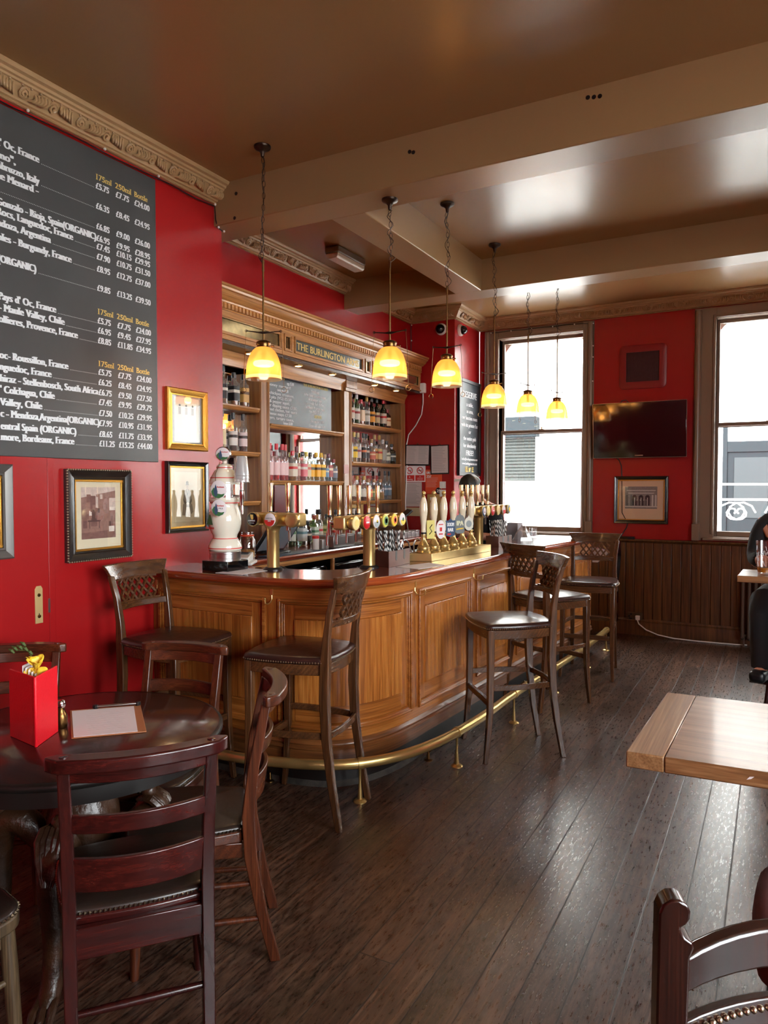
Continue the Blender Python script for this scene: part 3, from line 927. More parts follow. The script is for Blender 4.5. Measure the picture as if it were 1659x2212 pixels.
t = front_bar = thing('front_bar', 'golden oak panelled bar front with a curved corner', 'bar', (-2.0, 3.4, 0), world=True)
b = MB(); pstrip(b, BODY, 0, BODY.len, 0.0, 0.135, -0.05, -0.004); b.build('kick_board', M['ebony'], t)
b = MB(); psweep(b, BODY, 0, BODY.len, [(-0.05, 0), (0.006, 0), (0.004, 0.012), (-0.004, 0.03), (-0.05, 0.03)]); b.build('scuffed_floor_edge', mat('scuffed_plinth', srgb(50, 45, 39), 0.8, var=0.55, vscale=30), t)
b = MB(); pstrip(b, BODY, 0, BODY.len, 0.13, 0.205, -0.05, 0.016)
psweep(b, BODY, 0, BODY.len, [(0, 0.205), (0.034, 0.205), (0.036, 0.215), (0.026, 0.222), (0.03, 0.232), (0.026, 0.242), (0.014, 0.25), (0.010, 0.258), (0, 0.262)])
b.build('skirting', M['oakdark'], t)
b = MB(); pstrip(b, BODY, 0, BODY.len, 0.25, 1.06, -0.04, 0.0); b.build('carcass', M['oakZS'], t)
# bay boundaries measured along the body
ST = [0.0] + [BODY.s[min(range(len(BODY.p)), key=lambda i: (BODY.p[i] - Vector(q)).length)] for q in ((-2.33, 3.08), (-1.80, 3.66), (-1.77, 4.44), (-1.74, 5.2), (-1.68, 5.96))] + [BODY.len]
HW = 0.038
b = MB()
pstrip(b, BODY, 0, BODY.len, 0.985, 1.06, 0.0, 0.018); pstrip(b, BODY, 0, BODY.len, 0.255, 0.315, 0.0, 0.018)
b.build('rails', M['oakS'], t, sharp=40)
for i, s in enumerate(ST):
    a, c = max(0, s - HW), min(BODY.len, s + HW)
    if i == 0: c = 0.05
    b = MB(); pstrip(b, BODY, a, c, 0.315, 0.985, 0.0, 0.018); b.build('stile', M['oakZS'], t)
for i in range(len(ST) - 1):
    a, c = ST[i] + HW, ST[i + 1] - HW
    if i == 0: a = 0.05
    b = MB(); pstrip(b, BODY, a + 0.092, c - 0.092, 0.43, 0.882, 0.0, 0.018)
    for q0, q1 in ((a + 0.032, a + 0.092), (c - 0.092, c - 0.032)): pstrip(b, BODY, q0, q1, 0.34, 0.96, 0.0, 0.009)
    b.m = 1
    for z0, z1 in ((0.34, 0.43), (0.882, 0.96)): pstrip(b, BODY, a + 0.092, c - 0.092, z0, z1, 0.0, 0.009)
    pan = b.build('panel', [M['oakZS'], M['oakS']], t, bevel=0.003)
    b = MB()
    bead = lambda z, d: [(0.0, z), (0.02, z), (0.031, z + d * 0.005), (0.031, z + d * 0.014), (0.022, z + d * 0.018), (0.022, z + d * 0.026), (0.014, z + d * 0.031), (0.004, z + d * 0.036), (0.0, z + d * 0.036)]
    psweep(b, BODY, a, c, bead(0.305, 1)); psweep(b, BODY, a, c, bead(0.99, -1))
    for sgn, s0 in ((1, a), (-1, c)):
        for w0, w1, o in ((0.0, 0.016, 0.03), (0.016, 0.026, 0.021), (0.026, 0.034, 0.012)):
            q0, q1 = sorted((s0 + sgn * w0, s0 + sgn * w1)); pstrip(b, BODY, q0, q1, 0.305, 0.99, 0, o, step=0.02)
    b.build('panel_moulding', M['oakS'], t, bevel=0.003)
# brass bag hooks under the counter
for s in ST[:-1]:
    s = max(s, 0.03); p = BODY.at(s, 0.018); q = BODY.at(s, 0.06); r = BODY.at(s, 0.085)
    b = MB()
    b.tube([(p.x, p.y, 1.035), (p.x, p.y, 0.985), (p.x + (q.x - p.x) * .3, p.y + (q.y - p.y) * .3, 0.968), (q.x, q.y, 0.962), (r.x, r.y, 0.972), (r.x, r.y, 0.992)], 0.0035, 8); b.ball((r.x, r.y, 0.994), 0.006)
    b.box(p.x - 0.008, p.x + 0.008, p.y - 0.004, p.y + 0.004, 1.005, 1.045)
    b.build('bag_hook', M['brass'], t)
e = BODY.at(BODY.len); b = MB(); b.box(-2.05, e.x, 6.93, 6.97, 0, 1.06); b.build('end_panel', M['oakZ'], t, bevel=0.004)
b = MB(); b.box(-2.12, -2.08, 3.5, 6.95, 0, 1.06); b.box(-3.19, -2.1, 3.36, 3.40, 0, 1.06); b.build('staff_side', M['ebony'], t)

# brass foot rail
RP = Path([(-3.12, 2.83), (-2.8, 2.83), (-2.46, 2.832), (-2.23, 2.873), (-2.0, 2.945), (-1.836, 3.043), (-1.70, 3.21), (-1.615, 3.42), (-1.56, 3.69), (-1.525, 4.1), (-1.515, 4.53), (-1.475, 5.24), (-1.435, 5.92), (-1.41, 6.84), (-1.41, 7.12)])
t = thing('foot_rail', 'brass foot rail on short posts along the foot of the bar', 'foot rail', (-1.7, 3.2, 0), world=True)
b = MB(); b.tube([(p.x, p.y, 0.195) for p in RP.p], 0.0265, 14); b.build('tube', M['brass'], t)
for (x, y) in ((-2.75, 2.83), (-2.33, 2.855), (-1.80, 3.085), (-1.57, 3.73), (-1.517, 4.62), (-1.485, 5.45), (-1.43, 6.32), (-1.41, 7.10)):
    i = min(range(len(RP.p)), key=lambda i: (RP.p[i] - Vector((x, y))).length); p = RP.p[i]; d = (RP.p[min(i + 1, len(RP.p) - 1)] - RP.p[max(i - 1, 0)]).normalized()
    b = MB(); b.lathe([(0.034, 0), (0.034, 0.004), (0.026, 0.011), (0.012, 0.014), (0.0125, 0.02), (0.0065, 0.10), (0.007, 0.165), (0.011, 0.17)], 16, TR(p.x, p.y, 0))
    b.tube([(p.x - d.x * 0.012, p.y - d.y * 0.012, 0.195), (p.x + d.x * 0.012, p.y + d.y * 0.012, 0.195)], 0.0305, 16)
    b.build('post', M['brass'], t)
for (x, y, a) in ((-2.36, 3.06, -1.2), (-1.735, 3.73, 0.2), (-1.70, 5.0, 0)):
    b = MB(); b.lathe([(0.026, 0), (0.026, 0.004), (0.010, 0.01), (0.007, 0.05), (0, 0.055)], 12, TR(x, y, 0)); b.tube([(x, y, 0.045), (x + 0.05 * math.cos(a), y + 0.05 * math.sin(a), 0.1), (x + 0.14 * math.cos(a), y + 0.14 * math.sin(a), 0.18)], 0.006, 8)
    b.build('wall_stay', M['brass_dk'], t)

# ------------------------------------------------------------------ bar back: canopy, pilasters, mirrors, shelves
XF, XFR = -3.66, -3.46
t = bb = thing('back_bar', 'wooden bar back with dentil cornice, mirrors and bottle shelves', 'bar back', (-3.66, 5.4, 1.06), world=True)
b = MB(); lsweep(b, [(XFR, 3.675), (XFR, 7.22)], [(-0.14, 2.885), (0.0, 2.885), (0.01, 2.89), (0.012, 2.90), (0.03, 2.906), (0.06, 2.93), (0.072, 2.95), (0.086, 2.956), (0.09, 2.97), (0.1, 2.975), (0.1, 2.99), (-0.14, 2.99)])
b.build('cornice', M['bbackY'], t, sharp=25)
b = MB(); y = 3.69
while y < 7.2:
    b.box(XFR - 0.005, XFR + 0.022, y, y + 0.022, 2.845, 2.882); y += 0.04
b.build('dentil_trim', M['bbackY'], t)
b = MB(); b.box(XFR - 0.03, XFR, 3.675, 7.22, 2.80, 2.90); b.box(XFR - 0.03, XFR, 3.675, 7.22, 2.630, 2.665); b.box(XFR - 0.005, XFR + 0.012, 3.675, 7.22, 2.832, 2.842)
b.box(XFR - 0.006, XFR + 0.014, 3.675, 7.22, 2.626, 2.642)
PANES = [(3.70, 4.66), (4.70, 4.80), (4.84, 5.95), (5.99, 6.09), (6.13, 7.18)]
for a, c in zip([3.675] + [p[1] for p in PANES], [p[0] for p in PANES] + [7.22]): b.box(XFR - 0.03, XFR, a, c, 2.66, 2.80)
b.build('frieze', M['bbackY'], t, bevel=0.003)
for i, (a, c) in enumerate(PANES):
    b = MB()
    for q, o in ((0.0, 0.010), (0.010, 0.004)):
        b.box(XFR - 0.006, XFR + o, a + q, c - q, 2.665 + q, 2.675 + q); b.box(XFR - 0.006, XFR + o, a + q, c - q, 2.79 - q, 2.80 - q); b.box(XFR - 0.006, XFR + o, a + q, a + q + 0.01, 2.675 + q, 2.79 - q); b.box(XFR - 0.006, XFR + o, c - q - 0.01, c - q, 2.675 + q, 2.79 - q)
    fr = b.build('pane_moulding', M['bbackY'], t, bevel=0.002)
    b = MB(); b.box(XFR - 0.022, XFR - 0.012, a, c, 2.66, 2.80)
    if i == 2:
        sg = b.build('name_sign', M['agedmirror'], t, label='glass fascia sign lettered in gold'); sg.data.materials[0] = mat('grey_green_fascia_glass', srgb(96, 102, 98), 0.14, var=0.08)
        b = MB(); text(b, 'THE BURLINGTON ARMS', on_left(XFR - 0.0105, 4.89, 2.705), 0.062, bold=0.035, fit=1.0); b.build('lettering', M['goldpaint'], sg)
        b = MB(); text(b, 'THE BURLINGTON ARMS', on_left(XFR - 0.0115, 4.894, 2.701), 0.062, bold=0.06, fit=1.0); b.build('lettering_shadow', M['black'], sg)
    else:
        b.build('aged_mirror_pane', M['agedmirror'], t)
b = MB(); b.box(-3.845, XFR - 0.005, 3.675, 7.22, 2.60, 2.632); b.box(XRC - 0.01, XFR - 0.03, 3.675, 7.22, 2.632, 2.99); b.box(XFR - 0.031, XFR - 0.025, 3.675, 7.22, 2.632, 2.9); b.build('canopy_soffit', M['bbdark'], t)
b = MB()
lsweep(b, [(XF, 3.675), (XF, 7.22)], [(-0.03, 2.50), (0, 2.50), (0.004, 2.535), (0.012, 2.56), (0.03, 2.585), (0.036, 2.60), (-0.03, 2.60)]); b.build('canopy_cove', M['bbackY'], t)
for y in (3.95, 4.38, 5.02, 5.55, 6.33, 6.80):
    b = MB(); b.lathe([(0.035, 2.592), (0.038, 2.596), (0.038, 2.601)], 18, TR(-3.55, y, 0)); rn = b.build('downlight', M['brass'], t)
    b = MB(); b.lathe([(0.025, 2.590), (0.025, 2.593)], 14, TR(-3.55, y, 0)); b.build('lit_lens', M['spot'], rn)
PIL = [(4.65, 4.77), (5.925, 6.075), (7.13, 7.23)]
for a, c in PIL:
    b = MB(); b.box(XM - 0.02, XF - 0.004, a, c, 1.06, 2.50); b.box(XF - 0.006, XF + 0.004, a + 0.002, a + 0.075 if c - a > 0.11 else c - 0.02, 1.06, 2.50); b.lathe([(0.010, 1.06), (0.010, 2.5)], 10, TR(XF - 0.003, c - 0.012, 0)); b.lathe([(0.008, 1.06), (0.008, 2.5)], 10, TR(XF - 0.002, c - 0.03, 0))
    if c < 7: b.box(XF - 0.01, XF + 0.03, a - 0.008, c + 0.03, 2.50, 2.53); b.box(XF - 0.01, XF + 0.04, a - 0.014, c + 0.036, 2.53, 2.60)
    b.build('pilaster', M['bback'], t, bevel=0.003)
b = MB(); b.box(XM - 0.02, XF, 3.675, 3.70, 1.06, 2.50); b.build('pilaster', M['bback'], t)
BAYS = {'L': (3.70, 4.65), 'C': (4.77, 5.925), 'R': (6.075, 7.13)}
for k, (a, c) in BAYS.items():
    b = MB(); b.box(XM - 0.006, XM, a, c, 1.06, 2.6); b.build('mirror', M['mirror'], t, label='mirror behind the bottles')
SHELF = {'L': (2.207, 1.854, 1.465), 'C': (2.098, 1.63), 'R': (2.207, 1.825, 1.437)}
for k, zs in SHELF.items():
    a, c = BAYS[k]
    for z in zs:
        b = MB(); lsweep(b, [(XF, a + 0.001), (XF, c - 0.02 if k != 'C' else c - 0.02)], [(-0.138, z - 0.032), (-0.012, z - 0.038), (0.0, z - 0.03), (0.004, z - 0.02), (0.013, z - 0.012), (0.015, z - 0.002), (0.013, z), (-0.138, z)])
        b.build('shelf', M['bbackY'], t, sharp=30)

# back counter with black fridges under it
t = thing('back_counter', 'wooden back counter below the bottle shelves with dark shelves under it', 'counter', (-3.4, 5.0, 0), world=True)
b = MB(); b.box(-3.84, -3.215, 3.675, 7.24, 1.025, 1.058); lsweep(b, [(-3.22, 3.675), (-3.22, 7.24)], [(0, 1.022), (0.014, 1.024), (0.02, 1.035), (0.02, 1.05), (0.012, 1.06), (0, 1.06)]); b.build('worktop', M['topedge'], t)
b = MB(); b.box(-3.235, -3.21, 3.675, 7.24, 0.985, 1.02)
for y in (3.7, 5.02, 6.3, 7.2): b.box(-3.235, -3.21, y, y + 0.03, 0.0, 0.985)
b.build('front_frame', M['bbackY'], t, bevel=0.003)
b = MB(); b.box(-3.80, -3.78, 3.68, 7.22, 0, 1.02); b.box(-3.78, -3.23, 3.68, 7.22, 0.0, 0.1); b.build('inner_carcass', M['black'], t)
for y0, y1 in ((3.76, 4.35), (4.40, 5.0), (5.06, 5.66), (5.70, 6.28), (6.35, 7.15)):
    b = MB(); b.box(-3.76, -3.26, y0, y1, 0.1, 0.93); b.box(-3.262, -3.245, y0 + 0.01, y1 - 0.01, 0.86, 0.92); fr = b.build('fridge', M['blackgloss'], t, bevel=0.006)
    b = MB(); b.tube([(-3.24, y0 + 0.03, 0.845), (-3.235, y1 - 0.03, 0.845)], 0.006, 8); b.build('handle', M['steel'], fr)
# ------------------------------------------------------------------ bar stools (sitter looks along +y)
def seat_outline(wf, wr, yf, yr, rf=0.05, rr=0.04, bow=0.02, n=6):
    """rounded seat shape, anticlockwise from the rear corner; bow bulges the sides"""
    cs = [(-wr / 2, yr, rr, PI), (wr / 2, yr, rr, 1.5 * PI), (wf / 2, yf, rf, 0.0), (-wf / 2, yf, rf, 0.5 * PI)]
    out = []
    for (x, y, r, a0) in cs:
        cx, cy = x - math.copysign(r, x), y - math.copysign(r, y)
        for i in range(n + 1):
            a = a0 + i / n * PI / 2
            out.append((cx + r * math.cos(a), cy + r * math.sin(a)))
        # mid bulge point toward the next corner
    res = []
    for i, p in enumerate(out):
        res.append(p); q = out[(i + 1) % len(out)]
        d = math.hypot(q[0] - p[0], q[1] - p[1])
        if d > 0.12:
            nx, ny = (q[1] - p[1]) / d, -(q[0] - p[0]) / d
            for k in range(1, 8):
                s = k / 8; h = bow * 4 * s * (1 - s)
                res.append((p[0] + (q[0] - p[0]) * s + nx * h, p[1] + (q[1] - p[1]) * s + ny * h))
    return res


def scale_poly(pl, s): return [(x * s, y * s) for x, y in pl]


def nails(b, pl, z, step=0.0125, r=0.0045, skip=None, grow=1.0):
    pts = [Vector(p) * grow for p in pl]; acc = 0.0
    for i, p in enumerate(pts):
        q = pts[(i + 1) % len(pts)]; L = (q - p).length
        if L < 1e-6: continue
        t = acc
        d = (q - p) / L
        while t < L:
            c = p + d * t
            if skip is None or not skip(c):
                b.add([(c.x + d.y * r, c.y - d.x * r, z), (c.x + d.x * r, c.y + d.y * r, z), (c.x - d.x * r, c.y - d.y * r, z), (c.x, c.y, z + r), (c.x, c.y, z - r)],
                      [(0, 1, 3), (0, 3, 2), (0, 2, 4), (0, 4, 1)])
            t += step
        acc = t - L


def cushion(b, pl, z0, z1, dome, rings=5):
    n = len(pl); vs = [(x, y, z0) for x, y in pl]; rows = [pl]
    prof = [(1.0, 0.0), (1.022, 0.25), (1.025, 0.5), (1.008, 0.78), (0.965, 0.95), (0.88, 1.0)]
    secs = []
    for s, h in prof: secs.append([(x * s, y * s, z0 + (z1 - z0) * h) for x, y in pl])
    for k in range(1, rings + 1):
        s = 0.88 * (1 - k / (rings + 0.35)); secs.append([(x * s, y * s, z1 + dome * math.sin(k / rings * PI / 2)) for x, y in pl])
    b.chainsec(secs)


def leg_secs(pts, w, d=None):
    """square leg through points; w may be a list"""
    out = []
    for i, p in enumerate(pts):
        ww = w[i] if isinstance(w, (list, tuple)) else w
        dd = (d[i] if isinstance(d, (list, tuple)) else d) if d is not None else ww
        x, y, z = p
        out.append([(x - ww / 2, y - dd / 2, z), (x + ww / 2, y - dd / 2, z), (x + ww / 2, y + dd / 2, z), (x - ww / 2, y + dd / 2, z)])
    return out


def make_stool():
    t = thing('bar_stool', 'x', 'bar stool', group='lattice backed bar stools')
    W, WX = M['stoolwood'], M['stoolwoodX']
    pl = seat_outline(0.44, 0.39, 0.215, -0.20, 0.035, 0.05, 0.018)
    b = MB(); b.prism(scale_poly(pl, 0.985), 0.712, 0.765); b.build('seat_frame', WX, t, bevel=0.004)
    b = MB(); cushion(b, pl, 0.764, 0.80, 0.016); b.build('seat', M['leather'], t, sharp=70)
    b = MB(); nails(b, pl, 0.7725, 0.0125, 0.0052, grow=1.026); b.build('nail_trim', M['nail'], t)
    for s in (-1, 1):
        x = s * 0.198
        b = MB(); b.chainsec(leg_secs([(x, 0.19, 0.765), (x, 0.19, 0.50), (x + s * 0.002, 0.193, 0.30), (x + s * 0.006, 0.205, 0.15), (x + s * 0.012, 0.222, 0.0)], [0.040, 0.036, 0.034, 0.030, 0.025]))
        b.build('leg', W, t, bevel=0.004)
        x = s * 0.176
        b = MB()
        b.chainsec(leg_secs([(x + s * 0.010, -0.262, 0.0), (x + s * 0.004, -0.222, 0.22), (x, -0.196, 0.42), (x, -0.188, 0.60), (x, -0.192, 0.76), (x, -0.199, 0.88), (x + s * 0.004, -0.216, 1.0), (x + s * 0.014, -0.246, 1.115)],
                            [0.026, 0.030, 0.033, 0.036, 0.038, 0.032, 0.030, 0.030], [0.030, 0.036, 0.042, 0.046, 0.046, 0.034, 0.028, 0.024]))
        b.build('leg', W, t, bevel=0.004)
    def arc(z, hw, n=12, y0=0.0, c=0.035):
        yb = -0.20 - max(0, z - 0.88) * 0.205
        return [(hw * (2 * i / n - 1), yb + y0 - c * (1 - (2 * i / n - 1) ** 2), z) for i in range(n + 1)]
    b = MB()                                              # top rail: tall curved slab, wider at its upper edge
    zs = [(1.092, 0.188), (1.12, 0.198), (1.15, 0.213), (1.172, 0.226)]
    secs = []
    for i in range(13):
        u = i / 6 - 1
        q = []
        for (z, hw) in zs: q.append((hw * u, -0.20 - (z - 0.88) * 0.22 - 0.04 * (1 - u * u) - 0.011, z))
        for (z, hw) in zs[::-1]: q.append((hw * u, -0.20 - (z - 0.88) * 0.22 - 0.04 * (1 - u * u) + 0.012, z))
        secs.append(q)
    b.chainsec(secs); b.build('top_rail', WX, t, bevel=0.004)
    b = MB(); a0, a1 = arc(0.935, 0.172, c=0.036), arc(0.968, 0.174, c=0.036)
    b.chainsec([[(p[0], p[1] - 0.011, p[2]), (p[0], p[1] + 0.011, p[2]), (q[0], q[1] + 0.011, q[2]), (q[0], q[1] - 0.011, q[2])] for p, q in zip(a0, a1)])
    b.build('lower_rail', WX, t, bevel=0.003)
    b = MB()                                              # pierced lattice between the rails
    Z0, Z1 = 0.967, 1.094; hw = 0.122; cells = 5; cw = 2 * hw / cells
    def P(u, z):
        v = u / 0.18
        return (u, -0.20 - (z - 0.88) * 0.212 - 0.037 * (1 - v * v), z)
    for i in range(-1, cells + 1):
        for s in (1, -1):
            pts = []
            for k in range(9):
                z = Z0 + (Z1 - Z0) * k / 8
                u = -hw + (i + 0.5) * cw + s * (k / 8 - 0.5) * cw * 2.0
                pts.append((u, z))
            run = []
            for u, z in pts:
                if -hw - 0.006 <= u <= hw + 0.006: run.append(P(u, z))
            for p, q in zip(run, run[1:]): b.bar(p, q, 0.012, 0.014, up=(0, 1, 0))
    for z in (Z0 + 0.003, Z1 - 0.004):
        for k in range(10):
            u0, u1 = (-1 + k / 5) * (hw + 0.018), (-1 + (k + 1) / 5) * (hw + 0.018); b.bar(P(u0, z), P(u1, z), 0.012, 0.012, up=(0, 1, 0))
    b.build('lattice', WX, t)
    def st(p0, p1, bow, z, n=8):
        q = []
        for i in range(n + 1):
            s = i / n; h = 4 * bow * s * (1 - s); dx, dy = p1[0] - p0[0], p1[1] - p0[1]; L = math.hypot(dx, dy)
            q.append((p0[0] + dx * s + dy / L * h, p0[1] + dy * s - dx / L * h))
        b = MB(); b.chainsec([[(x, y, z - 0.016), (x + 0.0, y, z + 0.016), (x * 0.93, y * 0.93, z + 0.016), (x * 0.93, y * 0.93, z - 0.016)] for x, y in q])
        b.build('stretcher', WX, t, bevel=0.003)
    b = MB(); b.box(-0.18, 0.18, 0.182, 0.206, 0.325, 0.36); b.build('stretcher', WX, t, bevel=0.003)
    st((0.176, -0.20), (0.205, 0.195), 0.022, 0.43); st((-0.205, 0.195), (-0.176, -0.20), 0.022, 0.43); st((-0.176, -0.205), (0.176, -0.205), 0.022, 0.43)
    return t


stool = make_stool()
SP = [(-2.775, 2.785, -88, 'brown leather bar stool with its back against the red wall'),
      (-2.015, 2.89, 99, 'brown leather bar stool pulled up to the curved corner of the bar'),
      (-1.385, 4.135, 129, 'dark bar stool turned to the straight oak panels, nearest the slab table'),
      (-1.456, 5.20, -28.4, 'bar stool half hidden behind another, turned away from the bar'),
      (-1.36, 6.16, -175, 'bar stool at the window end of the bar, facing the room')]
for i, (x, y, a, lab) in enumerate(SP):
    if i == 0:
        stool.location = (x, y, 0); stool.rotation_euler = (0, 0, math.radians(a)); stool['label'] = lab
    else: dup(stool, (x, y, 0), math.radians(a), lab)


# ------------------------------------------------------------------ chapel chairs (sitter looks along +y)
def make_chair(label, W, WX, L, nail, rail_bow=0.045, wid=1.0, hgt=0.90):
    t = thing('dining_chair', label, 'chair', group='ladder backed chairs round the table')
    k = wid; pr = 0.160 * k
    pl = seat_outline(0.40 * k, 0.34 * k, 0.20, -0.175, 0.07, 0.03, 0.012)
    b = MB(); b.prism(scale_poly(pl, 1.0), 0.41, 0.448); b.build('seat_frame', WX, t, bevel=0.006)
    b = MB(); cushion(b, scale_poly(pl, 0.965), 0.446, 0.468, 0.012); b.build('seat', L, t, sharp=70)
    b = MB(); nails(b, scale_poly(pl, 0.965), 0.4535, 0.0125, 0.0056, grow=1.027); b.build('nail_trim', nail, t)
    for s in (-1, 1):
        b = MB(); x = s * 0.165 * k
        b.tube([(x, 0.155, 0.42), (x + s * .004, 0.16, 0.3), (x + s * 0.01, 0.168, 0.12), (x + s * 0.012, 0.172, 0.0)], [0.019, 0.0205, 0.018, 0.014], 12); b.build('leg', W, t)
        b = MB(); x = s * pr
        b.chainsec(leg_secs([(x - s * 0.008, -0.275, 0.0), (x - s * 0.004, -0.232, 0.17), (x, -0.197, 0.36), (x, -0.190, 0.50), (x + s * 0.002, -0.208, 0.66), (x + s * 0.006, -0.25, hgt - 0.03)],
                            [0.030, 0.032, 0.034, 0.034, 0.032, 0.030], [0.034, 0.036, 0.042, 0.042, 0.036, 0.030])); b.build('leg', W, t, bevel=0.003)
    def yb(z): return -0.190 - max(0, z - 0.5) * 0.155
    def slat(z0, z1, th, bow, name, hw=None):
        b = MB(); secs = []; hw = hw or pr
        for i in range(11):
            u = i / 5 - 1; o = bow * (1 - u * u)
            secs.append([(hw * u, yb(z0) - o - th / 2, z0), (hw * u, yb(z0) - o + th / 2, z0), (hw * u, yb(z1) - o + th / 2, z1), (hw * u, yb(z1) - o - th / 2, z1)])
        b.chainsec(secs); return b.build(name, WX, t, bevel=0.003)
    slat(0.53, 0.625, 0.016, rail_bow * 0.9, 'back_slat'); slat(0.695, 0.745, 0.016, rail_bow * 0.9, 'back_slat'); slat(hgt - 0.075, hgt - 0.03, 0.018, rail_bow * 0.9, 'back_slat')
    b = MB(); b.box(-pr, pr, -0.205, -0.185, 0.345, 0.43); b.build('rear_rail', WX, t, bevel=0.003)
    b = MB(); b.box(-0.15 * k, 0.15 * k, 0.145, 0.165, 0.35, 0.41); b.box(-pr - 0.006, -pr + 0.012, -0.17, 0.15, 0.36, 0.41); b.box(pr - 0.012, pr + 0.006, -0.17, 0.15, 0.36, 0.41); b.build('seat_rail', WX, t, bevel=0.003)
    # capping rail: a thick curved slab with rounded ends
    b = MB(); front = []; back = []; hw = 0.205 * k; z0, z1 = hgt - 0.036, hgt
    for i in range(17):
        u = i / 8 - 1; o = rail_bow * (1 - u * u); r = 0.027 * math.sqrt(max(0.04, 1 - max(0, (abs(u) - 0.87) / 0.13) ** 2))
        front.append((hw * u, yb(z1) - o - 0.002 + r)); back.append((hw * u, yb(z1) - o - 0.002 - r))
    b.prism(back + front[::-1], z0, z1); cap = b.build('capping_rail', WX, t, bevel=0.006, seg=3)
    for s in (-1, 1):
        b = MB(); u = s * pr / hw; b.lathe([(0.011, z1 - 0.002), (0.011, z1 + 0.002), (0.008, z1 + 0.0025), (0.0, z1 + 0.0035)], 14, TR(s * (pr + 0.004), yb(z1) - rail_bow * (1 - u * u) + 0.001, 0)); b.build('peg', WX, cap)
    def rod(p, q, r=0.0105, name='stretcher'):
        p, q = Vector(p), Vector(q); b = MB(); b.tube([p, p.lerp(q, .25), p.lerp(q, .5), p.lerp(q, .75), q], [r * .8, r, r * 1.08, r, r * .8], 10); b.build(name, W, t)
    for s in (-1, 1):
        rod((s * pr, -0.235, 0.15), (s * 0.175 * k, 0.165, 0.15)); rod((s * pr, -0.212, 0.27), (s * 0.17 * k, 0.16, 0.27))
    rod((-0.172 * k, 0.16, 0.235), (0.172 * k, 0.16, 0.235)); rod((-pr, -0.222, 0.215), (pr, -0.222, 0.215))
    return t


c = make_chair('deep red mahogany ladder back chair with its back to the camera', M['mahog'], M['mahogX'], M['leather_dk'], M['nail_dk'], wid=1.10, hgt=0.91)
c.location = (-1.629, 1.479, 0); c.rotation_euler = (0, 0, math.radians(50))
c = make_chair('brown ladder back chair turned side on between the round table and the bar', M['chairwood'], M['chairwoodX'], M['leather_dk'], M['nail_dk'], hgt=0.90)
c.location = (-1.755, 1.845, 0); c.rotation_euler = (0, 0, math.radians(128.3))
dup(c, (-2.165, 2.05, 0), math.radians(-165.8), 'ladder back chair across the round table, in front of the wall side bar stool')
dup(c, (-2.68, 1.74, 0), math.radians(-139.2), 'ladder back chair beside the red wall, behind the red menu holder')
c = make_chair('worn pale wooden chair with turned legs at the near edge of the round table', M['palewood'], M['palewood'], M['leather_dk'], M['nail_dk'])
c.location = (-1.945, 1.02, 0); c.rotation_euler = (0, 0, math.radians(-4))

# ------------------------------------------------------------------ round table on a carved pedestal
TX, TY, TRD = -2.07, 1.648, 0.468
t = thing('round_table', 'dark red round pub table with a black rim and carved pedestal', 'table', (TX, TY, 0))
b = MB(); b.lathe([(0.0, 0.716), (TRD - 0.008, 0.716), (TRD - 0.008, 0.7495), (0, 0.7495)][1:3] + [], 72) if False else b.lathe([(TRD - 0.02, 0.722), (TRD - 0.006, 0.745), (TRD - 0.012, 0.75)], 72)
b.build('tabletop', M['tabletop'], t, sharp=50)
b = MB(); b.shell([(TRD - 0.012, 0.7502), (TRD - 0.003, 0.7475), (TRD + 0.002, 0.742), (TRD + 0.001, 0.732), (TRD - 0.006, 0.727), (TRD - 0.016, 0.722), (TRD - 0.022, 0.718), (TRD - 0.022, 0.672), (TRD - 0.04, 0.672), (TRD - 0.04, 0.722)], 72); b.build('rim', M['ebony'], t, sharp=50)
b = MB(); b.lathe([(0.30, 0.722), (0.30, 0.70), (0.10, 0.69), (0.075, 0.64), (0.06, 0.6), (0.085, 0.55), (0.115, 0.48), (0.12, 0.42), (0.09, 0.36), (0.10, 0.30), (0.13, 0.26), (0.13, 0.2), (0.05, 0.18)], 32); b.build('pedestal', M['carved'], t)
